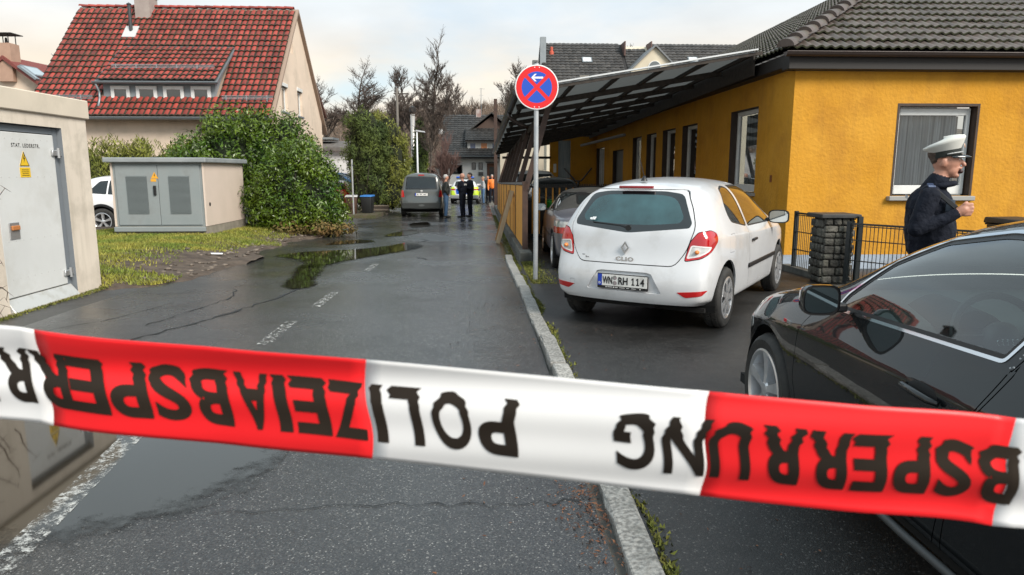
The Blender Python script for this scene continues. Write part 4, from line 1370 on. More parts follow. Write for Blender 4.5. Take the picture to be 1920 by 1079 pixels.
DOORW = mat('door_offwhite', (.66, .67, .66), .4, (.61, .62, .61), 2, dirt=(.48, .47, .43), dscale=1.5)
dx = SX - .05
B = MB(); B.box(dx - .05, dx, 7.70, 8.80, .16, 1.97); B.bevel(.01, 2); do = B.build('door', DOORW, su)
B = MB(); B.box(dx - .06, dx - .012, 7.625, 7.695, .02, 2.05); B.box(dx - .06, dx - .012, 8.805, 8.895, .02, 2.05); B.box(dx - .06, dx - .012, 7.70, 8.80, 1.98, 2.05); B.build('door_frame', SGREY, su)
for z in (.30, 1.76):
    B = MB(); B.box(dx + .002, dx + .03, 8.72, 8.90, z - .035, z + .035); B.bevel(.006, 1); B.tube([(dx + .03, 8.83, z - .06), (dx + .03, 8.83, z + .06)], .02, 10); B.build('hinge', mat('zinc', (.48, .49, .50), .35, metal=.7), do, auto=40)
B = MB()
for z in (1.48, .78, .36, 1.90):
    for k in range(8): B.ball((dx + .001, 7.80 + k * .125, z), (.003, .008, .008), 6, 4)
stuff(B.build('rivets', mat('rivet', (.50, .50, .49), .4), do))
B = MB(); B.box(dx + .001, dx + .012, 7.82, 7.99, .80, .985); B.bevel(.005, 1); hp = B.build('lock_plate', mat('zinc', (.48, .49, .50), .35), do)
B = MB(); B.box(dx + .013, dx + .035, 7.84, 7.97, .90, .95); B.bevel(.008, 2); B.build('handle', mat('rusty_orange', (.45, .17, .05), .6), hp)
YELS = mat('warning_yellow', (.75, .48, .02), .5)
B = MB(); B.prism([(-.085, 0), (.085, 0), (0, .165)], (.003, 0, 0), (dx + .0005, 8.21, 1.60), (0, 1, 0), (0, 0, 1)); sg = B.build('warning_sign', YELS, do)
B = MB()
x_ = dx + .0042
P = lambda y, z: (x_, 8.21 + y, 1.60 + z)
B.prism([(-.014, .085), (.006, .128), (.014, .122), (.004, .090), (.018, .094), (-.008, .035), (-.002, .072)], (.0006, 0, 0), (x_, 8.21, 1.60), (0, 1, 0), (0, 0, 1))
for a, b in (((-.078, .004), (.078, .004)), ((.078, .004), (0, .156)), ((0, .156), (-.078, .004))):
    B.bar(P(*a), P(*b), .007, .001, (1, 0, 0))
B.build('warning_symbol', PRINTBLACK, sg)
B = MB(); B.box(dx + .0005, dx + .0035, 8.12, 8.30, 1.475, 1.585); s2 = B.build('warning_plate', YELS, do)
print_bars(s2, PRINTBLACK, (dx + .0042, 8.21, 1.53), (0, 1, 0), (0, 0, 1), [(.0, .028, .12, .007), (0, .006, .13, .006), (0, -.014, .11, .006), (0, -.034, .13, .006)], 'sign_print')
place_text('STAT. LEDERSTR.', .060, do, PRINTBLACK, (dx, 8.27, 1.83), (0, 1, 0), (0, 0, 1), .0012, .50, 'door_lettering', 1.25, .002)
B = MB(); B.hexa([(dx - .05, 7.64, .02), (dx + .10, 7.64, .0), (dx + .10, 8.88, .0), (dx - .05, 8.88, .02), (dx - .05, 7.64, .15), (dx + .0, 7.66, .15), (dx + .0, 8.86, .15), (dx - .05, 8.88, .15)]); B.bevel(.006, 1); B.build('sill_flap', mat('aluminium_sill', (.55, .55, .53), .4, metal=.3, dirt=(.3, .27, .2), dscale=5), su)
B = MB(); B.box(SX - .1, SX + .05, 7.58, 8.95, -.05, .018); B.bevel(.008, 1); B.build('door_step', mat('step_concrete', (.34, .29, .22), .8, (.2, .18, .14), 7), su)

# ---- grey cable cabinet
cb = thing('cable_cabinet', 'cream cable cabinet with two grey louvred doors on the grass bank', 'cabinet', (0, 0, 0))
GRY = mat('cabinet_grey', (.235, .265, .27), .5, (.265, .29, .295), 3, dirt=(.17, .18, .175), dscale=3)
CCRM = mat('cabinet_cream', (.66, .55, .47), .7, (.62, .52, .44), 2)
cx0, cx1, cy0, cy1, cz0, cz1 = -8.46, -6.36, 16.5, 19.2, .10, 1.74
B = MB(); B.box(cx1 - .04, cx1, cy0, cy1, cz0 + .18, cz1); B.box(cx0, cx0 + .04, cy0, cy1, cz0 + .18, cz1); B.box(cx0, cx1, cy1 - .04, cy1 - .002, cz0 + .18, cz1 - .01); B.build('side_wall', CCRM, cb)
B = MB(); B.box(cx0 + .04, cx1 - .04, cy0 + .025, cy0 + .06, cz0 + .18, cz1); B.build('front_frame', GRY, cb)
B = MB(); B.box(cx0 - .10, cx1 + .10, cy0 - .12, cy1 + .08, cz1 + .004, cz1 + .115); B.bevel(.02, 2); B.build('roof', mat('roof_grey', (.24, .26, .27), .5, (.30, .32, .33), 3), cb)
B = MB(); B.box(cx0 + .01, cx1 - .01, cy0 + .015, cy1, -.35, cz0 + .178); B.build('plinth', mat('cabinet_plinth', (.30, .27, .22), .85, (.22, .20, .16), 5, bump=.03, bscale=40), cb)
B = MB(); B.box(cx0 + .0, cx1 - .03, cy0 - .07, cy0 + .012, cz0 + .06, cz0 + .17); B.bevel(.01, 1); B.build('ledge', GRY, cb)
for k in (0, 1):
    a = cx0 + .10 + k * .955; b = a + .945
    B = MB(); B.box(a, b, cy0 - .005, cy0 + .024, cz0 + .21, cz1 - .05); B.bevel(.008, 1); d = B.build('door', GRY, cb)
    va, vb = a + .24, b - .24
    B = MB(); B.box(va, vb, cy0 - .008, cy0 - .0055, cz0 + .48, cz1 - .30); v = B.build('vent', mat('vent_backing', (.05, .058, .06), .7), d)
    nsl = 34
    B = MB(); hh = (cz1 - .30 - cz0 - .48) / nsl
    for j in range(nsl):
        z = cz0 + .48 + j * hh
        B.hexa([(va, cy0 - .024, z), (vb, cy0 - .024, z), (vb, cy0 - .0085, z + hh * .5), (va, cy0 - .0085, z + hh * .5), (va, cy0 - .022, z + hh * .25), (vb, cy0 - .022, z + hh * .25), (vb, cy0 - .0085, z + hh * .9), (va, cy0 - .0085, z + hh * .9)])
    stuff(B.build('louvres', mat('louvre_grey', (.13, .15, .152), .55), v))
    if k == 0:
        B = MB(); B.box(b - .10, b - .04, cy0 - .045, cy0 - .006, 1.0, 1.22); B.bevel(.012, 2); B.build('handle', TRIM, d)
        B = MB(); B.prism([(-.085, 0), (.085, 0), (0, .15)], (0, .003, 0), (b - .06, cy0 - .0095, 1.38)); sg = B.build('warning_sign', mat('warning_orange', (.75, .36, .03), .5), d)
        B = MB(); B.prism([(-.012, .075), (.006, .115), (.012, .11), (.003, .08), (.016, .084), (-.006, .03), (-.002, .062)], (0, .0006, 0), (b - .06, cy0 - .0105, 1.38)); B.build('warning_symbol', PRINTBLACK, sg)
        B = MB(); B.box(b - .15, b + .03 - .06, cy0 - .0095, cy0 - .0062, 1.31, 1.37); B.build('warning_plate', mat('warning_orange', (.75, .36, .03), .5), d)
B = MB(); B.lathe([(.0, .004), (.045, .004), (.05, .0)], 16, 'x', (cx1 + .001, cy0 + .24, .78)); B.build('vent_hole', GAPM, cb)

# ---- red tiled house
rh = thing('red_roof_house', 'cream house with a steep red tiled roof and a wide shed dormer', 'house', (0, 0, 0))
PEACH = mat('peach_plaster', (.74, .60, .48), .85, (.68, .55, .44), 1.2, bump=.02, bscale=60, dirt=(.42, .35, .27), dscale=.9)
TILER = mat('red_clay_tile', (.21, .030, .022), .6, (.31, .050, .036), 3, island=.35, dirt=(.06, .030, .020), dscale=.9)
TILEX = mat('mossy_gap_edge', (.022, .016, .010), .9, (.05, .035, .018), 3)  # moss and lichen tone that also paints the dark gaps between rows
rx0, rx1, ry0, ryr, ry1, ez, rz = -15.9, -7.28, 25.5, 29.9, 34.3, 3.44, 8.02
gx = rx1 - .14
bz = -.5
B = MB()
B.quad((rx0 + .2, 26.0, bz), (gx, 26.0, bz), (gx, 26.0, ez + .3), (rx0 + .2, 26.0, ez + .3))
sl_ = (rz - ez) / (ryr - ry0)
P5 = [(26.0, bz), (33.8, bz), (33.8, ez + .5 * sl_ - .10), (ryr, rz - .12), (26.0, ez + .5 * sl_ - .10)]
gw = [(27.25, 28.05, 3.80, 4.72), (29.55, 30.30, 3.80, 4.78)]
tw2 = (28.85, 29.2, 6.15, 6.75)
# gable wall cut into columns round its windows
def roofz(y): return ez + sl_ * (y - ry0) - .10 if y <= ryr else ez + sl_ * (ry1 - y) - .10
ysg = sorted({26.0, 33.8, ryr} | {q for w_ in gw + [tw2] for q in w_[:2]})
for a, b in zip(ysg, ysg[1:]):
    zz = [(bz, None)]
    seg = [(bz, None)]
    ops = sorted([(w_[2], w_[3]) for w_ in gw + [tw2] if w_[0] <= a and b <= w_[1]])
    lo_ = bz
    for (c, d) in ops:
        B.quad((gx, a, lo_), (gx, b, lo_), (gx, b, c), (gx, a, c)); lo_ = d
    B.quad((gx, a, lo_), (gx, b, lo_), (gx, b, roofz(b)), (gx, a, roofz(a)))
B.quad((rx0 + .2, 26.0, bz), (rx0 + .2, 26.0, ez + .3), (rx0 + .2, ryr, rz - .2), (rx0 + .2, 33.8, ez + .3)); B.quad((rx0 + .2, 33.8, bz), (gx, 33.8, bz), (gx, 33.8, ez + .3), (rx0 + .2, 33.8, ez + .3))
for (a, b, c, d) in gw + [tw2]:
    B.quad((gx, a, c), (gx - .15, a, c), (gx - .15, a, d), (gx, a, d)); B.quad((gx, b, c), (gx, b, d), (gx - .15, b, d), (gx - .15, b, c)); B.quad((gx, a, d), (gx, b, d), (gx - .15, b, d), (gx - .15, a, d))
bmesh.ops.remove_doubles(B.bm, verts=B.bm.verts[:], dist=.0005)
B.build('wall', PEACH, rh, recalc=True)
for (a, b, c, d) in gw:
    window(rh, (gx - .09, a + .01, c + .01), (0, 1, 0), (1, 0, 0), b - a - .02, d - c - .02, .07, .05, pane=PANED, curtain=True)
    B = MB(); B.box(gx - .08, gx + .03, a - .04, b + .04, d + .0, d + .14); B.bevel(.01, 1); B.build('shutter_box', FRAMEW, rh)
    B = MB(); B.box(gx + .002, gx + .05, a - .06, b + .06, c - .07, c - .01); B.build('window_sill', SGREY, rh)
a, b, c, d = tw2
window(rh, (gx - .09, a, c), (0, 1, 0), (1, 0, 0), b - a, d - c, .05, .04, pane=PANED, curtain=False)
# roof slabs with verge boards
VERG = mat('verge_board', (.42, .30, .22), .7)
slabT = .14
B = MB()
for (ya, za, yb_, zb_) in ((ry0, ez, ryr, rz), (ry1, ez - .03, ryr, rz)):
    B.hexa([(rx0, ya, za - slabT), (rx1, ya, za - slabT), (rx1, yb_, zb_ - slabT), (rx0, yb_, zb_ - slabT), (rx0, ya, za - .015), (rx1, ya, za - .015), (rx1, yb_, zb_ - .015), (rx0, yb_, zb_ - .015)])
B.build('roof_deck', mat('soffit_board', (.30, .22, .17), .8), rh)
pr = math.atan2(rz - ez, ryr - ry0); cr, sr = math.cos(pr), math.sin(pr)
RT = tile_mesh('roof_tile', .218, .325, 1, .035, 6, .045, TILER, TILEX, .16, .22)
ncol = int((rx1 - rx0) / .218); nrow = int(math.hypot(rz - ez, ryr - ry0) / .325)
dm = (-13.55, -9.30)                                            # the dormer's width
def keep_main(x, s):
    X = rx0 + x; y = ry0 + s * cr
    return not (dm[0] + .05 < X < dm[1] - .05 and 26.15 < y < 28.15)
tile_roof(rh, (rx0, ry0, ez), (1, 0, 0), (0, cr, sr), nrow, ncol, .218, .325, RT, 190, keep_main, lambda x, s: s, 8)
B = MB()
n = int((rx1 - rx0) / .35)
RI = MB()
RI.grid([[(x_, .11 * math.cos(PI * k / 8), .09 * math.sin(PI * k / 8) + dz) for k in range(9)] for x_, dz in ((0, .02), (.05, .02), (.38, .0))])
rim = RI.mesh('ridge_tile'); rim.materials.append(TILER); rim.shade_smooth()
for k in range(n): piece(rim, 'ridge_tile', rh, (rx0 + k * .35, ryr, rz - .0))
ZINC = mat('zinc_dull', (.24, .27, .29), .45, metal=.5)
half_gutter(rh, (rx0, ry0 - .07, ez - .03), (rx1, ry0 - .07, ez - .03), .08, ZINC)
# dormer
dz0, dz1 = 3.98, 4.68
dy = 26.2
dmo = MB()
dmo.box(-13.40, -9.48, dy, dy + .12, 3.9, dz1)
for x in (-13.40, -9.60):
    dmo.prism([(26.32, 4.1), (28.05, 6.02), (26.32, dz1 + .16)], (.12, 0, 0), (x, 0, 0), (0, 1, 0), (0, 0, 1))
do_ = dmo.build('dormer', mat('dormer_grey', (.22, .25, .27), .6, (.26, .29, .31), 3), rh)
for (a, b) in ((-13.13, -12.47), (-12.25, -11.52), (-11.30, -10.58), (-10.33, -9.63)):
    window(do_, (a, dy - .065, 3.99), (1, 0, 0), (0, -1, 0), b - a, .56, .12, .06, curtain=True, pane=PANE)
ddx, ddy = 28.15 - 25.95, 6.24 - 4.72
pd = math.atan2(ddy, ddx); cdr, sdr = math.cos(pd), math.sin(pd)
B = MB(); B.hexa([(dm[0], 25.95, 4.60), (dm[1], 25.95, 4.60), (dm[1], 28.2, 6.16), (dm[0], 28.2, 6.16), (dm[0], 25.95, 4.70), (dm[1], 25.95, 4.70), (dm[1], 28.2, 6.255), (dm[0], 28.2, 6.255)]); B.build('dormer_roof', ZINC, rh)
tile_roof(rh, (dm[0] + .06, 25.93, 4.71), (1, 0, 0), (0, cdr, sdr), 8, int((dm[1] - dm[0] - .1) / .218), .218, .325, RT, 100, lambda x, s: True, lambda x, s: s, 9, 'dormer_tile')
half_gutter(rh, (dm[0] - .05, 25.88, 4.66), (dm[1] + .05, 25.88, 4.66), .065, ZINC)
B = MB(); B.tube([(-13.5, 25.9, 4.6), (-13.5, 26.1, 4.35), (-13.45, 26.0, 4.1), (-13.4, 25.75, 3.8)], .04, 8); B.build('downpipe', ZINC, rh, smooth=True)
# snow guards
def guard(x0, x1, y, z):
    B = MB()
    for dz in (.07, .12, .17): B.tube([(x0, y, z + dz), (x1, y, z + dz)], .012, 6)
    k = x0 + .15
    while k < x1: B.bar((k, y + .02, z - .05), (k, y, z + .20), .03, .02); k += .72
    B.build('snow_guard', mat('galvanised', (.42, .45, .47), .4, metal=.6), rh, auto=40)
guard(-13.25, -9.6, 26.6, 5.17); guard(-9.2, -7.4, 26.0, 4.03); guard(-15.7, -13.7, 26.0, 4.03)
B = MB(); B.box(-13.52, -12.95, 29.35, 30.1, 7.2, 8.36); ch = B.build('chimney', mat('chimney_render', (.30, .25, .23), .85, (.36, .31, .28), 4), rh)
B = MB(); B.box(-13.56, -12.91, 29.31, 30.14, 8.362, 8.42); B.build('chimney_slab', ZINC, ch)
B = MB()
for x in (-13.45, -13.02):
    for y in (29.45, 30.0): B.bar((x, y, 8.42), (x, y, 8.62), .03, .03)
B.box(-13.6, -12.87, 29.3, 30.15, 8.62, 8.65); B.build('chimney_cowl', ZINC, ch)
B = MB(); B.tube([(-13.45, 28.75, 6.7), (-13.45, 28.75, 7.45), (-13.45, 28.75, 7.9)], [.07, .06, .06], 10); B.lathe([(.0, .06), (.09, 0), (.09, -.03), (.06, -.03)], 12, 'z', (-13.45, 28.75, 7.9)); B.build('flue_pipe', mat('flue_dark', (.04, .045, .05), .5), rh, auto=40)
B = MB(); B.hexa([(-13.7, 28.5, 6.60), (-13.2, 28.5, 6.60), (-13.2, 28.95, 7.09), (-13.7, 28.95, 7.09), (-13.7, 28.46, 6.64), (-13.2, 28.46, 6.64), (-13.2, 28.91, 7.12), (-13.7, 28.91, 7.12)]); B.build('flashing', mat('pale_flashing', (.5, .5, .5), .5), rh)

# ---- second gable house right behind it (only its edge shows)
h2 = thing('rear_gable_house', 'cream gable house peeping out behind the red roofed house', 'house', (0, 0, 0))
B = MB(); B.prism([(35.5, -.5), (44, -.5), (44, 5.0), (39.6, 7.9), (35.5, 5.0)], (-5, 0, 0), (-9.6, 0, 0), (0, 1, 0), (0, 0, 1)); B.build('wall', PEACH, h2)
B = MB()
for (ya, yb2, s_) in ((35.2, 39.6, 1), (44.3, 39.6, 1)):
    B.hexa([(-14.2, ya, 4.75), (-9.4, ya, 4.75), (-9.4, yb2, 7.95), (-14.2, yb2, 7.95), (-14.2, ya, 4.92), (-9.4, ya, 4.92), (-9.4, yb2, 8.12), (-14.2, yb2, 8.12)])
B.build('roof', mat('dark_verge_roof', (.10, .045, .035), .8), h2)
B = MB(); B.box(-9.59, -8.6, 42.0, 43.8, 3.4, 3.52); B.build('canopy', ZINC, h2)
B = MB(); B.box(-9.59, -9.53, 42.6, 43.4, 1.9, 3.3); B.build('orange_blind', mat('orange_blind', (.7, .26, .03), .6), h2)

# ---- brick-red house at the far left
lh = thing('brick_red_house', 'house with a brick-red roof, chimney and skylights at the left edge', 'house', (0, 0, 0))
TILEL = mat('brick_red_tiles', (.16, .035, .028), .7, (.22, .06, .05), 14, bump=.25, bscale=9, stretch=(3, 3, 1))
A_, B_ = Vector((-25.3, 39.5, 7.62)), Vector((-24.3, 50, 7.62))
dn = Vector((.80, -.08, -.60)) * 5.2
B = MB()
B.hexa([A_ + dn + Vector((0, 0, -.2)), B_ + dn + Vector((0, 0, -.2)), B_ + Vector((0, 0, -.2)), A_ + Vector((0, 0, -.2)), A_ + dn, B_ + dn, B_, A_])
dl = Vector((-.80, .08, -.60)) * 5.2
B.hexa([A_ + Vector((0, 0, -.2)), B_ + Vector((0, 0, -.2)), B_ + dl + Vector((0, 0, -.2)), A_ + dl + Vector((0, 0, -.2)), A_, B_, B_ + dl, A_ + dl])
B.build('roof', TILEL, lh)
B = MB(); B.box(-28, -22, 40.2, 49, -.5, 4.9); B.build('wall', PEACH, lh)
B = MB(); B.prism([(-29.2, 4.6), (-25.25, 7.5), (-21.4, 4.6)], (0, .3, 0), (0, 39.9, 0)); B.build('gable', PEACH, lh)
B = MB(); B.box(-25.75, -24.9, 39.6, 40.4, 6.3, 8.28); ch = B.build('chimney', mat('chimney_peach', (.42, .27, .20), .85, (.36, .23, .17), 3), lh)
B = MB()
for x in (-25.65, -25.0):
    for y in (39.7, 40.3): B.bar((x, y, 8.28), (x, y, 8.75), .035, .035)
B.box(-25.95, -24.7, 39.5, 40.5, 8.75, 8.79); B.lathe([(.1, 8.28), (.07, 8.4), (.05, 8.6), (.0, 8.62)], 10, 'z', (-25.3, 40, 0)); B.build('chimney_cowl', EAV, ch)
def on_roof(s, t, lift): 
    p = A_.lerp(B_, s) + dn * t; n_ = (B_ - A_).cross(-dn).normalized(); n_ = n_ if n_.z > 0 else -n_
    return p + n_ * lift
for (s0, s1, t0, t1) in ((.02, .14, .17, .35), (-.01, .02, .20, .42)):
    B = MB(); c4 = [on_roof(s0, t1, .02), on_roof(s1, t1, .02), on_roof(s1, t0, .02), on_roof(s0, t0, .02)]; c8 = [on_roof(s0, t1, .12), on_roof(s1, t1, .12), on_roof(s1, t0, .12), on_roof(s0, t0, .12)]
    B.hexa(c4 + c8); sk = B.build('skylight', ZINC, lh)
    k = [on_roof(s0 + .01, t1 - .02, .125), on_roof(s1 - .01, t1 - .02, .125), on_roof(s1 - .01, t0 + .02, .125), on_roof(s0 + .01, t0 + .02, .125)]
    B = MB(); B.quad(*k); B.build('pane', mat('skylight_pane', (.35, .42, .46), .05, spec=1.), sk)
sd_ = empty_part('satellite_dish', lh, (-24.2, 42.6, 7.72)); sd_.rotation_euler = (math.radians(75), 0, math.radians(-20))
B = MB(); B.lathe([(0, -.10), (.2, -.08), (.36, -.02), (.44, .04)], 20, 'z'); B.build('dish', mat('dish_red', (.22, .04, .035), .5), sd_, smooth=True)
B = MB(); B.bar((0, 0, -.1), (0, .35, .45), .05, .05); B.build('arm', mat('dish_arm_white', (.6, .6, .6), .5), sd_)

# ---- white garage wall on the left, half hidden
gr = thing('garage', 'white garage with a dark flat-pitched roof behind the laurel bush', 'garage', (0, 0, 0))
B = MB(); B.box(-10.5, -6.3, 39.9, 44, -.5, 2.66); B.build('wall', mat('white_plaster', (.66, .66, .66), .8, (.58, .58, .58), 2, dirt=(.45, .44, .42), dscale=1.), gr)
B = MB(); B.hexa([(-10.8, 39.5, 2.67), (-6.0, 39.5, 2.67), (-6.0, 44.3, 3.2), (-10.8, 44.3, 3.2), (-10.8, 39.5, 2.85), (-6.0, 39.5, 2.85), (-6.0, 44.3, 3.4), (-10.8, 44.3, 3.4)]); B.build('roof', mat('garage_roof', (.09, .08, .075), .8, (.14, .13, .12), 5, bump=.2, bscale=6), gr)
# ---- large house with dark tiles behind the yellow house
bh = thing('dark_roof_house', 'long dark tiled house with a small arched-window gable behind the shelter roof', 'house', (0, 0, 0))
TILED = mat('anthracite_tile', (.040, .037, .036), .6, (.065, .06, .055), 2, island=.35)
CREAMF = mat('cream_facade', (.62, .56, .44), .85, (.56, .50, .39), 1.5)
by0, byr, bez, brz = 45.5, 49.3, 7.0, 10.15
sl2 = (brz - bez) / (byr - by0); p2 = math.atan(sl2); c2, s2_ = math.cos(p2), math.sin(p2)
B = MB(); B.box(4.35, 22, 45.9, 53, -.6, 7.1); B.prism([(45.9, 7.1), (53, 7.1), (49.3, 10.0)], (17.5, 0, 0), (4.36, 0, 0), (0, 1, 0), (0, 0, 1)); B.build('wall', CREAMF, bh)
def rslab(x0, x1, zr):
    yr_ = by0 + (zr - bez) / sl2
    B = MB(); B.hexa([(x0, by0, bez - .2), (x1, by0, bez - .2), (x1, yr_, zr - .2), (x0, yr_, zr - .2), (x0, by0, bez - .02), (x1, by0, bez - .02), (x1, yr_, zr - .02), (x0, yr_, zr - .02)])
    B.hexa([(x0, 53.2, bez - .2), (x0, yr_, zr - .2), (x1, yr_, zr - .2), (x1, 53.2, bez - .2), (x0, 53.2, bez - .02), (x0, yr_, zr - .02), (x1, yr_, zr - .02), (x1, 53.2, bez - .02)])
    B.build('roof_deck', EAV, bh)
    n = max(1, int((yr_ - by0) / c2 / .33))
    return n
DT = tile_mesh('roof_tile', .30, .33, 1, .035, 4, .05, TILED)
for (x0, x1, zr) in ((4.14, 9.76, brz), (9.76, 11.5, 9.62), (11.5, 21.9, brz)):
    n = rslab(x0, x1, zr)
    tile_roof(bh, (x0, by0, bez), (1, 0, 0), (0, c2, s2_), n + 1, int((x1 - x0) / .30), .30, .33, DT, 90, lambda x, s: True, lambda x, s: -s, 5)
B = MB(); B.box(9.70, 9.78, 47.9, 49.4, 9.2, 10.12); B.box(11.48, 11.56, 47.9, 49.4, 9.2, 10.12); B.build('fire_wall', mat('red_brown_flashing', (.11, .06, .05), .7), bh)
B = MB(); B.box(4.02, 4.40, 47.4, 47.8, 5.5, 10.25); B.build('chimney', mat('chimney_sheet', (.26, .29, .31), .5, (.22, .25, .27), 3), bh)
B = MB(); B.box(3.5, 3.85, 47.2, 47.6, 5.5, 8.75); B.build('chimney', mat('chimney_dark', (.12, .13, .13), .6), bh)
# small gable with its arched window
gab = MB()
gab.prism([(9.55, 7.3), (12.5, 7.3), (12.5, 7.9), (11.03, 9.25), (9.55, 7.9)], (0, 2.8, 0), (0, 44.9, 0)); go = gab.build('dormer_gable', CREAMF, bh)
B = MB()
for (xa, za, xb, zb) in ((9.30, 7.72, 11.03, 9.38), (11.03, 9.38, 12.76, 7.72)):
    B.hexa([(xa, 44.7, za - .12), (xb, 44.7, zb - .12), (xb, 48.6, zb - .12), (xa, 48.6, za - .12), (xa, 44.7, za), (xb, 44.7, zb), (xb, 48.6, zb), (xa, 48.6, za)])
B.build('gable_roof', mat('slate_edge', (.16, .17, .18), .6), go)
arch = [(-.36, 0), (.36, 0), (.36, .25)] + [(.36 * math.cos(PI * k / 12), .25 + .36 * math.sin(PI * k / 12)) for k in range(1, 12)] + [(-.36, .25)]
B = MB(); B.prism([(a * 1.18, b * 1.12 - .03) for a, b in arch], (0, .05, 0), (11.03, 44.85, 7.75)); aw = B.build('arched_window', FRAMEW, go)
B = MB(); B.prism(arch, (0, .02, 0), (11.03, 44.835, 7.76)); B.build('pane', mat('grey_glass', (.12, .14, .15), .1, spec=.8), aw)
for (x, z) in ((7.15, 8.78), (14.3, 8.85)):
    y = by0 + (z - bez) / sl2
    m_ = basis(Vector((x, y, z)), Vector((1, 0, 0)), Vector((0, c2, s2_)), Vector((0, -s2_, c2)))
    B = MB(); B.box(-.33, .33, -.30, .30, .02, .12); o = B.build('skylight', ZINC, bh); o.matrix_basis = m_
    B = MB(); B.box(-.26, .26, -.23, .23, .121, .126); B.build('pane', mat('skylight_white', (.65, .66, .67), .3), o)
B = MB(); B.lathe([(.0, .35), (.10, .3), (.10, .05), (.16, 0), (.16, -.2)], 12, 'z', (4.85, 48.3, 9.45)); B.build('vent_pipe', mat('red_vent', (.5, .09, .05), .5), bh, auto=40)
B = MB(); B.box(6.3, 6.9, 44.9, 45.4, 7.1, 7.5); B.build('chimney', mat('brick_stub', (.2, .19, .17), .8), bh)
half_gutter(bh, (4.1, by0 - .08, bez - .03), (21.9, by0 - .08, bez - .03), .08, ZINC)

# ---- white house with black roof at the end of the street
wh = thing('white_house', 'white house with a black tiled roof closing the street behind the police car', 'house', (0, 0, 0))
WHPL = mat('white_house_plaster', (.62, .62, .61), .85, (.55, .55, .54), 1, dirt=(.42, .41, .40), dscale=.7)
wy = 56.0
B = MB()
wall_open(B, (-2.75, wy, 0), (1, 0, 0), (0, -1, 0), 9, -.9, 2.85, [(.45, 1.36, 1.30, 2.06), (2.08, 2.43, 1.66, 2.24), (2.63, 2.98, 1.66, 2.24), (3.30, 4.10, -.4, 2.2)], .18)
B.build('wall', [WHPL, WHPL], wh)
B = MB(); B.box(-2.75, 6.25, wy + .2, 66, -.9, 2.8); B.prism([(wy, 2.85), (66, 2.85), (61, 6.0)], (.15, 0, 0), (-2.74, 0, 0), (0, 1, 0), (0, 0, 1)); B.build('wall', WHPL, wh)
for (a, b, c, d) in ((.45, 1.36, 1.30, 2.06), (2.08, 2.43, 1.66, 2.24), (2.63, 2.98, 1.66, 2.24)):
    window(wh, (-2.75 + a + .01, wy + .08, c + .01), (1, 0, 0), (0, -1, 0), b - a - .02, d - c - .02, .05, .05, pane=PANED, curtain=False, frm=mat('dark_frame', (.10, .10, .10), .5))
B = MB(); B.box(.56, 1.34, wy + .10, wy + .16, -.4, 2.19); wd = B.build('front_door', mat('brown_door', (.16, .06, .03), .6, (.12, .045, .025), 6), wh)
B = MB(); B.box(.75, 1.15, wy + .085, wy + .098, .9, 1.9); B.build('door_glass', mat('door_glass_dark', (.05, .05, .05), .15), wd)
B = MB(); B.box(.45, 1.45, wy - .5, wy - .002, 2.22, 2.30); B.build('door_canopy', EAV, wh)
B = MB(); B.box(-.12, .25, wy - .10, wy - .003, 1.22, 1.50); B.build('letter_box', mat('letterbox', (.06, .06, .06), .4), wh)
y0_, z0_, yr_, zr_ = 55.4, 2.78, 60.8, 6.25
B = MB(); B.hexa([(-3.05, y0_, z0_ - .25), (6.4, y0_, z0_ - .25), (6.4, yr_, zr_ - .25), (-3.05, yr_, zr_ - .25), (-3.05, y0_, z0_ - .02), (6.4, y0_, z0_ - .02), (6.4, yr_, zr_ - .02), (-3.05, yr_, zr_ - .02)])
B.hexa([(-3.05, 66.2, z0_ - .25), (-3.05, yr_, zr_ - .25), (6.4, yr_, zr_ - .25), (6.4, 66.2, z0_ - .25), (-3.05, 66.2, z0_ - .02), (-3.05, yr_, zr_ - .02), (6.4, yr_, zr_ - .02), (6.4, 66.2, z0_ - .02)]); B.build('roof_deck', EAV, wh)
TILEK = mat('black_tile', (.028, .027, .027), .6, (.05, .048, .045), 2, island=.35)
KT = tile_mesh('roof_tile', .30, .34, 1, .035, 4, .05, TILEK)
pk = math.atan2(zr_ - z0_, yr_ - y0_)
tile_roof(wh, (-3.05, y0_, z0_), (1, 0, 0), (0, math.cos(pk), math.sin(pk)), 19, 31, .30, .34, KT, 200, lambda x, s: not (2.1 < x < 4.3 and 1.0 < s < 3.2), lambda x, s: x * .8 + s * .2, 6)
half_gutter(wh, (-3.05, y0_ - .08, z0_ - .04), (6.4, y0_ - .08, z0_ - .04), .08, ZINC)
dmm = MB(); dmm.box(-.98, 1.6, 56.3, 58.6, 3.0, 3.90); dm_ = dmm.build('dormer', WHPL, wh)
for (a, b, kx) in ((-.80, -.30, 0), (.05, .62, 1), (.95, 1.35, 0)):
    window(dm_, (a, 56.27, 3.22), (1, 0, 0), (0, -1, 0), b - a, .58, .04, .03, pane=(mat('orange_curtain_glass', (.55, .20, .07), .3) if kx else mat('blue_glass', (.10, .13, .22), .15)), curtain=False)
B = MB(); B.hexa([(-1.15, 55.95, 3.82), (1.75, 55.95, 3.82), (1.75, 58.6, 5.0), (-1.15, 58.6, 5.0), (-1.15, 55.95, 3.94), (1.75, 55.95, 3.94), (1.75, 58.6, 5.12), (-1.15, 58.6, 5.12)]); B.build('dormer_roof', EAV, wh)
tile_roof(wh, (-1.15, 55.93, 3.95), (1, 0, 0), (0, .913, .407), 8, 9, .30, .34, KT, 60, seed=7, name='dormer_tile')
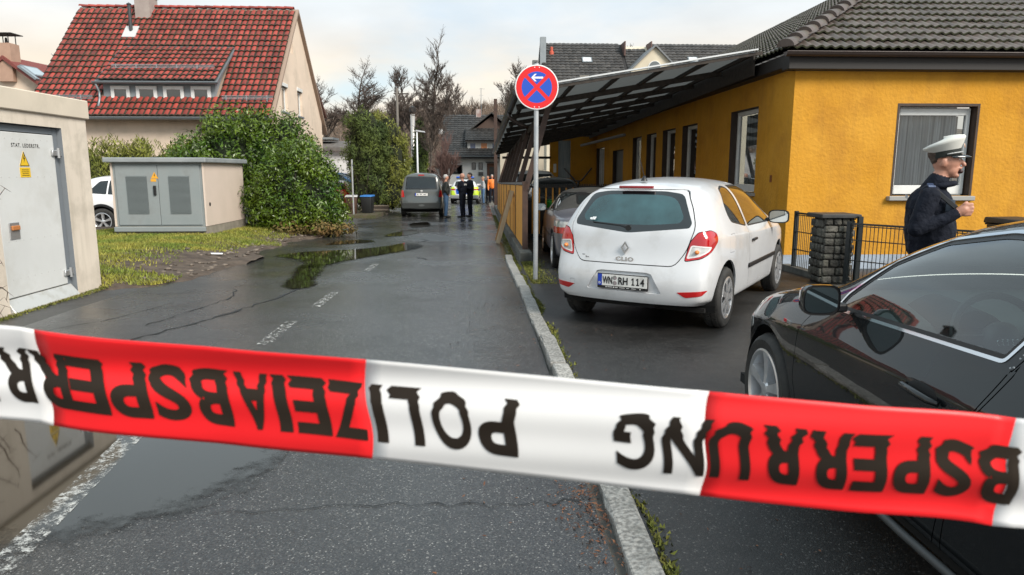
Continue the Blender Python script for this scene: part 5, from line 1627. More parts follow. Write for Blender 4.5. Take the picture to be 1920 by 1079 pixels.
# wide brown gable above the dormer
B = MB(); B.prism([(-.55, 4.85), (2.5, 4.85), (.97, 6.0)], (0, .3, 0), (0, 58.3, 0)); B.build('upper_gable', mat('brown_cladding', (.07, .042, .032), .7), wh)
B = MB()
for (xa, za, xb, zb) in ((-.85, 4.92, .97, 6.32), (.97, 6.32, 2.8, 4.92)):
    B.hexa([(xa, 57.9, za - .1), (xb, 57.9, zb - .1), (xb, 61.5, zb - .1), (xa, 61.5, za - .1), (xa, 57.9, za), (xb, 57.9, zb), (xb, 61.5, zb), (xa, 61.5, za)])
B.build('gable_roof', TILEK, wh)
for x in (-.30, 3.0):
    B = MB(); B.box(x, x + .42, 60.5, 61, 5.6, 6.75); B.build('chimney', mat('brick_chimney', (.22, .09, .07), .85, (.45, .42, .40), 2), wh)
B = MB(); B.tube([(.14, 60.6, 6.1), (.14, 60.6, 8.5)], .025, 6); B.bar((.0, 60.6, 8.42), (.45, 60.6, 8.42), .02, .02); B.bar((-.05, 60.6, 7.9), (.35, 60.6, 7.9), .015, .015); B.build('aerial_mast', ZINC, wh)
B = MB(); B.lathe([(0, -.04), (.1, -.03), (.19, 0), (.22, .02)], 18, 'y', (-3.05, 55.3, 4.6)); B.build('satellite_dish', mat('dish_white', (.6, .6, .6), .5), wh, smooth=True)
# white boundary wall and dark carport left of it
cpt = thing('carport', 'small pale carport with a dark car-height opening left of the white house', 'carport', (0, 0, 0))
B = MB(); B.box(-7.4, -5.2, 57, 60, -.6, 1.85); B.build('wall', mat('pale_wall', (.52, .46, .42), .8), cpt)
B = MB(); B.box(-7.7, -2.9, 56.6, 60.3, 1.86, 2.0); B.build('roof', mat('carport_roof', (.16, .09, .06), .8), cpt)
B = MB(); B.box(-3.6, -3.0, 57, 60, -.6, 1.85); B.build('wall', WHPL, cpt)
pv = thing('parked_van', 'dark van under the carport beyond the grey van', 'van', (0, 0, 0))
B = MB(); B.hexa([(-5.15, 57.3, -.2), (-3.65, 57.3, -.2), (-3.65, 59.9, -.2), (-5.15, 59.9, -.2), (-5.0, 57.5, 1.70), (-3.8, 57.5, 1.70), (-3.8, 59.9, 1.70), (-5.0, 59.9, 1.70)]); B.bevel(.15, 3); B.build('body', DARKP if 'dark_none' in _M else mat('anthracite_paint', (.02, .022, .026), .25, coat=.9), pv, auto=40)
B = MB(); B.hexa([(-4.98, 57.36, 1.0), (-3.82, 57.36, 1.0), (-3.82, 57.40, 1.0), (-4.98, 57.40, 1.0), (-4.9, 57.46, 1.5), (-3.9, 57.46, 1.5), (-3.9, 57.50, 1.5), (-4.9, 57.50, 1.5)]); B.build('rear_window', mat('van_glass', (.03, .035, .04), .1), pv)

# ---- wooded hill behind
HILLM = mat('winter_wood', (.060, .045, .036), .95, (.12, .085, .06), .5, ndetail=10, bump=.9, bscale=1.2, dirt=(.035, .045, .02), dscale=.12)
def hill_z(x, y):
    t = max(0, min(1, (y - 75) / 70))
    return -1.6 + (12.2 + 1.4 * math.sin(x * .03 + 1) + .9 * math.sin(x * .09)) * (t * t * (3 - 2 * t)) + max(0, y - 145) * .012
B = MB()
B.grid([[(x, y, hill_z(x, y)) for x in range(-260, 261, 10)] for y in range(72, 420, 8)])
o = B.build('wooded_hill', HILLM, smooth=True); structure(o)
# mass of bare branches on the hill
r2 = np.random.default_rng(21)
n = 60000
x = r2.uniform(-75, 45, n); y = 78 + 75 * r2.beta(1.3, 1.2, n)
base = np.array([hill_z(a, b) for a, b in zip(x, y)])
h = r2.uniform(0, 1, n) ** .9 * (1.3 + 1.7 * (np.sin(x * .7 + y * .3) * .5 + .5))
P = np.stack([x, y, base + h], 1)
def twig_mass(name, P, ln, w, m):
    n = len(P); d = r2.normal(size=(n, 3)); d[:, 2] = np.abs(d[:, 2]) * 1.3 + .2; d /= np.linalg.norm(d, axis=1, keepdims=True)
    s = np.cross(d, np.array((0, 1., 0))); s /= np.linalg.norm(s, axis=1, keepdims=True) + 1e-9
    L = ln * r2.uniform(.4, 1.4, n)[:, None]
    V = np.stack([P - s * w, P + s * w, P + d * L], 1).reshape(-1, 3)
    me = bpy.data.meshes.new(name); me.vertices.add(3 * n); me.vertices.foreach_set('co', V.astype('f4').ravel()); me.loops.add(3 * n); me.loops.foreach_set('vertex_index', np.arange(3 * n, dtype='i4'))
    me.polygons.add(n); me.polygons.foreach_set('loop_start', np.arange(0, 3 * n, 3, dtype='i4')); me.polygons.foreach_set('loop_total', np.full(n, 3, dtype='i4')); me.update(calc_edges=True)
    return link(name, me, m)
TWIGF = mat('far_twigs', (.12, .092, .076), .95, (.19, .14, .105), .15, island=.4)
o = stuff(twig_mass('woodland', P, 1.6, .06, TWIGF)); tag(o, 'mass of bare brown trees covering the hill beyond the houses', 'wood')
# ------------------------------------------------------------------ trees and shrubs
BARK = mat('dark_bark', (.045, .036, .030), .9, (.085, .07, .058), 8, bump=.1, bscale=20)
TWIG = mat('twigs', (.060, .046, .040), .9, (.10, .074, .06), 3)
def bare_tree(name, label, loc, h, spread, seed, trunk_r=.16, levels=5, up=.55, first=.28, group=None, barkm=None, twigm=None, nb=(3, 4), droop=0., wmin=.009, grow=.70, lead=.42, n0=0, l0=1.):
    r = random.Random(seed)
    root = thing(name, label, 'tree', loc, 0, group)
    T, K = MB(), MB()
    def limb(p, d, L, rad, lev):
        pts = [p.copy()]; q = p.copy(); dd = d.copy()
        ns = 4 if lev < 3 else 3
        for k in range(ns):
            j = .13 if lev else .05; dd = (dd + Vector((r.gauss(0, j), r.gauss(0, j), r.gauss(.03, .10) - droop * lev * .06))).normalized()
            q = q + dd * (L / ns); pts.append(q.copy())
        tip = max(wmin * .6, rad * .55)
        (T if lev < 2 else K).tube(pts, [rad + (tip - rad) * k / ns for k in range(ns + 1)], 6 if lev < 2 else 3, lev < 2)
        if lev >= levels: return
        n = (n0 or r.randint(*nb) + 1) if lev == 0 else r.randint(*nb)
        for i in range(n):
            t = (first if lev == 0 else .25) + (1 - (first if lev == 0 else .25)) * (i + r.random() * .8) / n
            k = min(ns - 1, int(t * ns)); pp = pts[k].lerp(pts[k + 1], t * ns - k)
            a = r.uniform(0, 2 * PI); side = Vector((math.cos(a), math.sin(a), 0))
            nd = (dd * (1 - spread) + side * spread + Vector((0, 0, up * .35))).normalized()
            limb(pp, nd, L * r.uniform(grow - .16, grow + .08) * ((l0 * (1.25 - .75 * t)) if lev == 0 else 1), max(wmin, rad * r.uniform(.42, .6) * (.5 if lead > .6 and lev == 0 else 1)), lev + 1)
        limb(pts[-1], dd, L * (r.uniform(.5, .65) if lead < .6 or lev else .22), tip, lev + 1)
    limb(Vector((0, 0, -.2)), Vector((0, 0, 1)), h * lead, trunk_r, 0)
    T.build('trunk', barkm or BARK, root, smooth=True)
    stuff(K.build('crown', twigm or TWIG, root, recalc=False))
    return root
TG = 'bare trees beyond the houses'
bare_tree('bare_tree', 'broad round bare tree between the red roofed house and the tall conifer hedge', (-12.0, 70, 2.0), 11.8, .62, 4, .26, 5, .5, .30, TG, nb=(3, 4), wmin=.019, grow=.68)
bare_tree('bare_tree', 'slimmer bare tree rising over the hill right of the broad round one', (-8.4, 74, 3.5), 9.6, .5, 9, .18, 5, .6, .2, TG, nb=(3, 4), wmin=.019, grow=.64)
bare_tree('bare_tree', 'bare tree with dense twigs just left of the birch', (-6.2, 68, 3.0), 9.4, .5, 12, .18, 5, .6, .2, TG, nb=(3, 4), wmin=.019, grow=.64)
bare_tree('bare_tree', 'bare tree right of the birch above the white house eaves', (-3.0, 66, 3.0), 9.0, .55, 77, .17, 5, .55, .22, TG, nb=(3, 4), wmin=.019, grow=.64)
bare_tree('bare_tree', 'wide bare tree partly behind the gable of the red roofed house', (-15.2, 72, 2.5), 9.6, .6, 81, .2, 5, .5, .25, TG, nb=(3, 4), wmin=.019, grow=.66)
bare_tree('bare_tree', 'low bare tree behind the ridge of the white house', (-2.0, 72, 3.2), 8.6, .5, 15, .18, 5, .6, .2, TG, nb=(3, 4), wmin=.019, grow=.64)
bare_tree('birch_tree', 'tall slender birch with hanging twigs above the grey van', (-3.75, 50, -.5), 10.0, .42, 23, .10, 4, .8, .34, None, nb=(5, 7), droop=.45, wmin=.008, grow=.48, lead=.84, n0=34, l0=.48)
bare_tree('bare_tree', 'bare tree left of the round traffic sign, beyond the roofs', (3.6, 75, 4.), 11.0, .5, 31, .18, 5, .6, .2, TG, nb=(3, 4), wmin=.019, grow=.64)
bare_tree('bare_tree', 'bare treetops showing over the notch in the dark roof', (14.6, 68, 6.), 8.4, .6, 37, .2, 5, .5, .2, TG, nb=(3, 4), wmin=.019, grow=.62)
bare_tree('bare_tree', 'bare treetop right of the notch in the dark roof', (18.6, 70, 6.), 8.0, .6, 41, .2, 5, .5, .2, TG, nb=(3, 4), wmin=.019, grow=.62)
bare_tree('young_tree', 'small leafless young tree in front of the white house wall', (-1.95, 41, -.42), 4.8, .28, 52, .06, 4, .9, .15, None, nb=(4, 6), wmin=.010, twigm=mat('reddish_twigs', (.12, .07, .06), .9))
# ivy column on the birch's neighbour
def leafy(name, label, cat, loc, blobs, n, size, m, seed, asp=.45, group=None, droop=0., wood=None, core=None, up=0., part='foliage', shell=.55, clump=0):
    """blobs: (x, y, z, rx, ry, rz); leaves thrown through the outer part of each blob"""
    g = np.random.default_rng(seed)
    root = thing(name, label, cat, loc, 0, group)
    if clump:
        extra_ = []
        for b in blobs:
            for _ in range(int(clump * (b[3] * b[5] + b[4] * b[5]))):
                v = g.normal(size=3); v /= np.linalg.norm(v); q = g.uniform(.16, .34)
                if v[1] > .6: continue
                extra_.append((b[0] + v[0] * b[3], b[1] + v[1] * b[4], max(.1, b[2] + v[2] * b[5]), q, q, q * 1.25))
        blobs0, blobs = blobs, list(blobs) + extra_
    else: blobs0 = blobs
    vol = np.array([b[3] * b[4] + b[4] * b[5] + b[3] * b[5] for b in blobs]); cnt = np.maximum(10, (n * vol / vol.sum()).astype(int))
    cs, ns_ = [], []
    for b, k in zip(blobs, cnt):
        v = g.normal(size=(k, 3)); v /= np.linalg.norm(v, axis=1, keepdims=True)
        rad = (g.uniform(shell ** 3, 1, k) ** (1 / 3))[:, None] * (1 + .16 * np.sin(v[:, :1] * 5 + b[0] * 3) * np.sin(v[:, 1:2] * 6 + b[2] * 2) + .14 * np.sin(v[:, 2:3] * 9 + v[:, :1] * 7))
        cs.append(v * rad * np.array(b[3:]) + np.array(b[:3])); q = v / np.array(b[3:]); q += g.normal(0, .35 / max(b[3:]), size=(k, 3)); q[:, 2] += up / max(b[3:]); ns_.append(q)
    c = np.concatenate(cs); nn = np.concatenate(ns_)
    keep = c[:, 2] > .02
    stuff(link(part, cloud_mesh(part, c[keep], nn[keep], size, asp, g, droop), m, root))
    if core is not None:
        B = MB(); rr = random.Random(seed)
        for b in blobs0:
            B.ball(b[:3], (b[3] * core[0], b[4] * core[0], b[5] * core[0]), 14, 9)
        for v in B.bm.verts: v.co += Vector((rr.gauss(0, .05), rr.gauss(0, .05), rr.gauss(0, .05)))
        B.build('shade_core', core[1], root, smooth=True)  # near-black balls standing in for the shade inside the bush
    if wood:
        B = MB(); rr = random.Random(seed + 1)
        for (x, y, h, k) in wood:
            for _ in range(k):
                a = rr.uniform(0, 2 * PI); s = rr.uniform(.1, .4) * h
                B.tube([(x, y, 0), (x + .3 * s * math.cos(a), y + .3 * s * math.sin(a), h * .5), (x + s * math.cos(a), y + s * math.sin(a), h)], [.03, .022, .01], 5)
        B.build('stems', BARK, root)
    return root
LAUREL = mat('laurel_leaf', (.024, .070, .005), .36, (.105, .155, .010), 1.1, island=.5, spec=.45, lo=.3, hi=.7)
LAURD = mat('laurel_shade_core', (.012, .02, .006), .9)
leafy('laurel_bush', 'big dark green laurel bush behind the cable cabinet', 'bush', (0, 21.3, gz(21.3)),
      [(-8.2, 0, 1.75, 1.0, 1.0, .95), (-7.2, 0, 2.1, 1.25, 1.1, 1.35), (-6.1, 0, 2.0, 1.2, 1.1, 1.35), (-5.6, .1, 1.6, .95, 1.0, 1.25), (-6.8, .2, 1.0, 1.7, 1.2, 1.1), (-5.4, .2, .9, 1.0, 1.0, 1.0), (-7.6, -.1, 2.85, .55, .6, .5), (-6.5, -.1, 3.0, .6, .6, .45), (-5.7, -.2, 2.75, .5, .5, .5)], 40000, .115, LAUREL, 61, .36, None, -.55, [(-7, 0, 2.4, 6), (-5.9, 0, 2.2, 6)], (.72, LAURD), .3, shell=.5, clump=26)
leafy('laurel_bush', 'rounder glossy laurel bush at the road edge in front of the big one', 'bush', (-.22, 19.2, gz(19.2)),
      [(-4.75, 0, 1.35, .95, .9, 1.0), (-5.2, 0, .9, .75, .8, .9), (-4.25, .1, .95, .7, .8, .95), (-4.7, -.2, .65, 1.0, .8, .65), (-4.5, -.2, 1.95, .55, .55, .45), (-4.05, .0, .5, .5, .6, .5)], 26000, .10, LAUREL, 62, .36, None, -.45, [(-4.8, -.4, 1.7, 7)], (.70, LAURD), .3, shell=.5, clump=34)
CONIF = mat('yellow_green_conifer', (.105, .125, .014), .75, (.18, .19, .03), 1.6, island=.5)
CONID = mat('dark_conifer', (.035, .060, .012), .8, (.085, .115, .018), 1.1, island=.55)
CORED = mat('conifer_shade_core', (.012, .016, .005), .95)
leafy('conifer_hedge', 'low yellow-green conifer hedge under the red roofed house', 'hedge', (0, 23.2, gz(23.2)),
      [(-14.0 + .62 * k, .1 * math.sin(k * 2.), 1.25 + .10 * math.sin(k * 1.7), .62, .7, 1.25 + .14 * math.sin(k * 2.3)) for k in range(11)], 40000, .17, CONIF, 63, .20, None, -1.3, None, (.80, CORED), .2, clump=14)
leafy('tall_conifer', 'tall dark thuja column at the street, the left half of the pair, coloured as if in shade', 'hedge', (-5.2, 32.6, gz(32.6)),  # shaded half of the block, put into the darker leaf colour
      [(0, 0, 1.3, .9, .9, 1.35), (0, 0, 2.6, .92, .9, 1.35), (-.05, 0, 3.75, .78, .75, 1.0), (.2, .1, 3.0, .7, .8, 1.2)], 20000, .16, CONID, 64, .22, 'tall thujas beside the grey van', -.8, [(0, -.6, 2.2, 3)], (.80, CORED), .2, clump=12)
leafy('tall_conifer', 'tall thuja touching the grey van, coloured yellow-green as if sunlit, right half of the pair', 'hedge', (-4.25, 33.6, gz(33.9)),  # lit half of the block, put into the brighter leaf colour
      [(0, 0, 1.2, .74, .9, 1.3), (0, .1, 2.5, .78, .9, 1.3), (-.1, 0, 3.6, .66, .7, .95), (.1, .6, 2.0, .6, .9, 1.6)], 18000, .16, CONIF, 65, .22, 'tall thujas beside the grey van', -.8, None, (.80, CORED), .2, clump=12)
leafy('ivy_tree', 'dark tree stem wrapped in ivy behind the lamp post', 'tree', (-4.3, 51.5, -.5), [(0, 0, 1.5, .55, .6, 1.6), (0, 0, 3.3, .62, .6, 1.6), (0, 0, 4.9, .4, .4, 1.1), (-.9, 0, 1.6, .7, .6, 1.3)], 5200, .22, CONID, 66, .5, None, .1, None, (.75, CORED))
leafy('forsythia_bush', 'bright yellow-green bush under the lamp post beyond the grey van', 'bush', (-5.6, 52.5, -.5), [(0, 0, 1.9, 1.2, .8, 1.2), (1.0, 0, 2.4, .8, .7, .9)], 2600, .20, mat('lime_leaf', (.22, .24, .02), .8, island=.4), 67, .4, None, 0, None, (.7, CORED))
leafy('ground_ivy', 'scrubby brown-tinged undergrowth at the foot of the front laurel', 'undergrowth', (-4.2, 18.4, gz(18.4)), [(0, 0, .22, .55, .4, .26), (.45, .5, .18, .4, .4, .2), (-.8, .0, .2, .5, .4, .24)], 1500, .10, mat('scrub_leaf', (.10, .09, .02), .8, (.16, .09, .03), 3, island=.4), 68)
# thorny leafless shrub at the left edge
th = thing('thorny_shrub', 'leafless thorny twigs poking in at the left edge before the station wall', 'shrub', (-4.85, 6.33, 0))
r = random.Random(8); K = MB()
for s in range(46):
    y = r.uniform(-1.5, .55); z = r.uniform(.0, 1.5)
    p = Vector((r.uniform(-.15, .25), y, z)); d = Vector((r.uniform(-.2, .5), r.uniform(-.2, .9), r.uniform(.1, .8))).normalized()
    pts = [p]
    for k in range(4):
        d = (d + Vector((r.gauss(0, .25), r.gauss(0, .25), r.gauss(0, .25)))).normalized(); p = p + d * r.uniform(.07, .13); pts.append(p)
        t = (d.cross(Vector((r.gauss(0, 1), r.gauss(0, 1), r.gauss(0, 1)))).normalized())
        K.tube([p, p + t * r.uniform(.04, .09)], [.003, .001], 3); K.tube([p, p - t * r.uniform(.03, .08)], [.003, .001], 3)
    K.tube(pts, [.008, .007, .006, .004, .002], 4)
for s in range(9):
    K.tube([(r.uniform(-.1, .1), r.uniform(-1.4, .2), 0), (r.uniform(-.1, .15), r.uniform(-1.4, .3), .8), (r.uniform(-.1, .2), r.uniform(-1.4, .4), 1.55)], [.014, .010, .005], 5)
stuff(K.build('twigs', mat('thorn_twigs', (.055, .035, .025), .85, (.09, .055, .04), 9), th))
# ---- white hatchback, seen from behind
WHITE = mat('white_car_paint', (.66, .67, .69), .28, (.60, .61, .63), 1.2, coat=.8, coatr=.06, dirt=(.38, .37, .35), dscale=2.2)
GLASS_R = glassmat('tinted_rear_glass', (.16, .20, .20), 1.25, .45, (.10, .22, .25))  # teal veil paints the sky's reflection into the pane, along with dirt
GLASS_S = glassmat('side_glass', (.42, .46, .42), 1.1, .03)
def white_hatchback():
    sp = dict(
        top=[(0, 1.36), (.26, 1.385), (.33, 1.42), (.6, 1.462), (1.1, 1.49), (1.7, 1.49), (2.2, 1.45), (2.45, 1.39), (3.2, 1.00), (3.6, .92), (3.9, .80), (4.05, .68)],
        plan=[(0, .765), (.10, .815), (.35, .845), (.75, .852), (1.3, .855), (2.5, .852), (3.2, .845), (3.6, .82), (3.92, .72), (4.05, .56)],
        belt=[(0, .99), (.6, .985), (1, .965), (2, .93), (3.1, .90), (3.6, .85), (3.9, .74), (4.05, .62)],
        rail=[(0, .52), (.28, .545), (.6, .575), (1.2, .60), (2.2, .595), (2.45, .58), (3.2, .70), (3.6, .64), (4.05, .42)],
        rear=[(.2, .14), (.30, .05), (.42, .0), (.58, .0), (.66, .03), (.70, .085), (.80, .095), (.95, .12), (1.02, .145), (1.2, .23), (1.36, .31), (1.42, .30)],
        sill=[(0, .29), (.3, .27), (.8, .21), (3.3, .20), (4.05, .24)],
        stations=[(0, 1, 0), (.09, .95, 0), (.32, .8, 0), (.62, .6, 0), (.95, .35, 0), (1.4, .08, 0), (1.9, 0, 0), (2.2, 0, 0), (2.47, 0, 0), (2.82, 0, 0), (3.2, 0, 0), (3.5, 0, 0), (3.8, 0, 0), (3.97, 0, 0), (4.05, 0, 0)],
        bulge=(.055, .075), tumble=.40)
    bm, pid = car_shell(sp)
    C = lambda poly, az, new, **k: cut(bm, pid, poly, az, new, **k)
    # wheel arches
    for s in (90, -90):
        for ya in (.66, 3.235):
            sg = 1 if s > 0 else -1
            C([(sg * p[0], p[1]) for p in circle_poly(ya, .315, .365)], s, 99)
    # rear screen: black edge band, then the glass
    rs = rounded([(-.60, 1.015), (0, .955), (.60, 1.015), (.615, 1.06), (.485, 1.325), (.30, 1.352), (-.30, 1.352), (-.485, 1.325), (-.615, 1.06)], .05, 3)
    C(rs, 0, 1, minn=.05)
    rg = rounded([(-.50, 1.06), (-.2, 1.035), (.2, 1.035), (.50, 1.06), (.53, 1.11), (.43, 1.285), (.28, 1.318), (-.28, 1.318), (-.43, 1.285), (-.53, 1.11)], .07, 3)
    C(rg, 0, 2, allow=(1,), minn=.02)
    # tailgate with its gap, bumper below
    tg = rounded([(-.50, .655), (.50, .655), (.60, .80), (.66, 1.02), (.60, 1.20), (.50, 1.372), (-.50, 1.372), (-.60, 1.20), (-.66, 1.02), (-.60, .80)], .06, 3)
    # lamps straddling the corner
    for s in (1, -1):
        q = lambda P: [(s * a, b) for a, b in P]
        az = s * 40
        c40 = math.cos(math.radians(40)); s40 = math.sin(math.radians(40))
        def L(x, y, z): return (s * (x * c40 + y * s40), z)
        lamp = [L(.535, .10, .705), L(.72, .11, .735), L(.80, .22, .80), L(.825, .34, .885), L(.80, .36, .965), L(.745, .28, 1.0), L(.665, .16, .985), L(.60, .12, .90)]
        lo = rounded(lamp, .03, 3)
        pl = [Vector(p) for p in lo]
        if s < 0: pl = pl[::-1]
        C(pl, az, 10, minn=.02)
        C(inset(pl, .007), az, 11, allow=(10,), minn=-1)
        cl = rounded([L(.567, .10, .735), L(.70, .115, .758), L(.755, .20, .805), L(.765, .25, .845), L(.612, .12, .862)], .02, 3)
        cl = [Vector(p) for p in cl]
        if s < 0: cl = cl[::-1]
        C(cl, az, 13, allow=(11,), minn=-1)
        C(inset(cl, .012), az, 12, allow=(13,), minn=-1)
    C(tg, 0, 20, minn=.05)
    tg2 = inset([Vector(p) for p in tg], .009)
    C(tg2, 0, 21, allow=(20,), minn=-1)
    # plate recess, reflectors, tow-eye cover
    C(rounded([(-.40, .395), (.40, .395), (.36, .46), (.30, .575), (.24, .59), (-.24, .59), (-.30, .575), (-.36, .46)], .03, 3), 0, 22)
    for s in (1, -1):
        R_ = rounded([(s * .62, .375), (s * .54, .425), (s * .80, .445), (s * .76, .395)], .015, 2)
        C(R_, 0, 23, minn=.02)
    tow = rounded([(-.60, .415), (-.535, .415), (-.535, .475), (-.60, .475)], .015, 2)
    C(tow, 0, 24); C(inset([Vector(p) for p in tow], .003), 0, 25, allow=(24,))
    # side windows, door, rub strips
    for s in (1, -1):
        az = 90 * s
        F = lambda P: [(s * a, b) for a, b in P]
        def CC(P, new, allow=(0,), minn=.05):
            C([(s * a, b) for a, b in P], az, new, allow=allow, minn=minn)
        qw = rounded([(.93, 1.03), (1.40, .965), (1.50, .96), (1.40, 1.38), (1.25, 1.395), (1.06, 1.36), (.90, 1.20), (.88, 1.10)], .05, 3)
        CC(qw, 30); CC(inset([Vector(p) for p in qw], .016), 31, (30,))
        dw = rounded([(1.555, .955), (2.86, .935), (2.80, 1.02), (2.35, 1.31), (2.05, 1.395), (1.47, 1.395)], .03, 3)
        CC(dw, 30); CC(inset([Vector(p) for p in dw], .016), 31, (30,))
        dr = rounded([(1.52, .30), (2.88, .30), (2.97, .55), (2.90, .93), (2.88, .95), (2.40, 1.335), (2.08, 1.42), (1.44, 1.42), (1.50, .95), (1.46, .62)], .04, 3)
        CC(dr, 33); CC(inset([Vector(p) for p in dr], .008), 34, (33,))
        fl = rounded([(.70, .74), (.92, .74), (.94, .92), (.74, .925)], .05, 3)
        CC(fl, 35); CC(inset([Vector(p) for p in fl], .004), 36, (35,))
    # windscreen, bonnet
    ws = rounded([(-.66, 1.02), (.66, 1.02), (.56, 1.345), (0, 1.385), (-.56, 1.345)], .05, 3)
    C([(-a, b) for a, b in ws], 180, 41, minn=.1, lim=lambda c: c.y > 2.3)
    # roof joint line
    root = thing('hatchback_car', 'white three-door hatchback parked at an angle with its plate WN RH 114 towards us', 'car')
    carve(bm, pid, (0,), 'body', WHITE, root, .02, 0, INNER)
    carve(bm, pid, (1,), 'rear_window_band', mat('black_glass_band', (.008, .012, .014), .12, coat=1.), root, .004, -.002)
    rwin = carve(bm, pid, (2,), 'rear_window', GLASS_R, root, 0, -.002)
    carve(bm, pid, (21,), 'tailgate', WHITE, root, .02, 0, INNER)
    carve(bm, pid, (20, 33, 10, 24, 35), 'panel_gap', GAPM, root, 0, -.012)
    carve(bm, pid, (22,), 'plate_recess', WHITE, root, .012, -.022)
    carve(bm, pid, (25,), 'tow_cover', WHITE, root, .01, -.001)
    carve(bm, pid, (36,), 'fuel_flap', WHITE, root, .01, -.0005)
    for s in (1, -1):
        sub = lambda ids, n, m, th=.0, pu=0., par=root: carve_side(bm, pid, ids, n, m, par, s, th, pu)
        lamp = sub((11,), 'tail_lamp', REDLENS, .02, .004)
        sub((13,), 'lamp_rim', mat('lamp_rim_white', (.75, .72, .72), .2, coat=1.), .02, .004, lamp)
        cln = sub((12,), 'clear_lens', CLEARLENS, .02, .001, lamp)
        B = MB(); B.ball((s * .695, .085, .80), (.022, .03, .02)); B.build('indicator_bulb', ORANGELENS, lamp, smooth=True)
        sub((23,), 'reflector', REDLENS, .01, .003)
        dr = sub((34,), 'door', WHITE, .02, 0.)
        B = MB(); B.bar((s * .866, 1.62, .80), (s * .866, 1.80, .805), .03, .028); B.bevel(.01, 2)
        B.build('door_handle', TRIM, dr, auto=40)
        B = MB(); B.bar((s * .862, 1.50, .53), (s * .866, 2.86, .535), .016, .05); B.bevel(.007, 2)
        B.build('rub_strip', TRIM, dr, auto=40)
        sub((30,), 'window_seal', TRIM, .006, -.001)
        sub((31,), 'side_window', GLASS_S, 0., -.003)
        mirror_pod(root, s * .80, 2.66, .99, TRIM, s, MIRRORG, 1.08)
        for ya in (.66, 3.235):
            wheel(root, (s * .765, ya, .30), .30, .18, 'cover', s, .68, 7)
            liner(root, s * .835, ya, .315, .365, .30)
    carve(bm, pid, (41,), 'windscreen', GLASS_S, root, 0, -.002)
    bm.free()
    # details on the tailgate
    B = MB(); B.box(-.18, .18, .235, .275, 1.375, 1.402); B.bevel(.006, 2); B.build('brake_light', mat('dark_red_lamp', (.30, .01, .015), .15, coat=1.), root, auto=30)
    B = MB()
    B.tube([(0.0, .083, 1.0), (-.08, .09, 1.018), (-.40, .105, 1.045)], [.017, .013, .006], 8)
    B.lathe([(0, -.02), (.028, -.02), (.03, .0), (.03, .03)], 16, 'y', (0, .085, 1.0))
    B.build('wiper', TRIM, root, auto=40)
    B = MB()                                                    # roof aerial
    B.lathe([(.035, 0), (.03, .012), (.012, .05), (.0, .055)], 14, 'z', (0, .46, 1.446)); B.tube([(0, .46, 1.49), (0, .33, 1.66), (0, .29, 1.72)], [.005, .003, .002], 6)
    B.build('aerial', TRIM, root, smooth=True)
    # diamond emblem of the maker
    em = MB()
    y0 = -.003
    for s in (1, -1):
        em.prism([(0, .062), (s * .044, 0), (s * .024, 0), (0, .034)], (0, .02, 0), (0, y0, .815))
        em.prism([(0, -.062), (s * .044, 0), (s * .024, 0), (0, -.034)], (0, .02, 0), (0, y0, .815))
    em.build('emblem', CHROME, root)
    place_text('CLIO', .052, root, CHROME, (0, .0, .705), (1, 0, 0), (0, 0, 1), .003, .19, 'badge_lettering', 1.15, .006)
    print_bars(root, mat('badge_grey', (.10, .10, .11), .4), (-.435, .012, .712), (1, 0, -.02), (0, 0, 1), [(-.02, .012, .03, .008), (.01, -.008, .012, .014), (.03, -.010, .016, .008)], 'badge_lettering')
    place_text('elf', .036, root, mat('sticker_white', (.8, .82, .84), .5), (-.40, .125, 1.075), (1, 0, 0), (0, .35, .94), .003, .07, 'window_sticker', 1., .02)
    p = plate(root, (0, -.045, .495), 0, '')
    plate_text(p, [('WN', -.155, .105), ('RH', .012, .10), ('114', .165, .145)])
    B = MB()
    for z, in ((.026,), (-.026,)):
        B.lathe([(0, -.0105), (.022, -.0105), (.022, -.0085)], 14, 'y', (-.077, 0, z))
    B.build('plate_seal', mat('plate_seal_grey', (.33, .24, .27), .5, (.2, .24, .22), 60), p)
    print_bars(p, PLATEW, (0, -.0048, -.068), (1, 0, 0), (0, 0, 1), [(-.17, 0, .012, .012), (-.13, 0, .05, .007), (-.09, 0, .014, .013), (-.06, 0, .03, .008), (.0, 0, .06, .006), (.06, 0, .03, .006), (.12, 0, .05, .006), (.19, 0, .014, .013)], 'dealer_lettering')
    # underside, seats, dashboard
    B = MB(); B.box(-.74, .74, .25, 3.9, .20, .24); B.box(-.25, .3, .06, .3, .24, .30); B.build('underbody', GAPM, root)
    B = MB()
    for x in (-.36, .36):
        B.box(x - .25, x + .25, 1.95, 2.4, .32, .48); B.hexa([(x - .24, 1.85, .48), (x + .24, 1.85, .48), (x + .24, 2.0, .48), (x - .24, 2.0, .48), (x - .20, 1.68, 1.02), (x + .20, 1.68, 1.02), (x + .20, 1.78, 1.02), (x - .20, 1.78, 1.02)])
        B.box(x - .13, x + .13, 1.66, 1.75, 1.06, 1.24)
    B.box(-.6, .6, 1.0, 1.4, .32, .5); B.hexa([(-.6, .82, .5), (.6, .82, .5), (.6, .98, .5), (-.6, .98, .5), (-.56, .72, .98), (.56, .72, .98), (.56, .82, .98), (-.56, .82, .98)])
    for x in (-.36, .36): B.box(x - .12, x + .12, .70, .78, 1.0, 1.12)
    B.bevel(.03, 2); B.build('seats', SEATM, root, auto=40)
    B = MB(); B.box(-.68, .68, 2.6, 3.1, .7, .93); B.bevel(.05, 2); B.build('dashboard', INNER, root)
    B = MB(); B.tube([(-.36 + .18 * math.cos(a), 2.52 + .05 * math.sin(a), .90 + .17 * math.sin(a)) for a in [2 * PI * k / 20 for k in range(21)]], .014, 6, False); B.build('steering_wheel', TRIM, root, smooth=True)
    return root

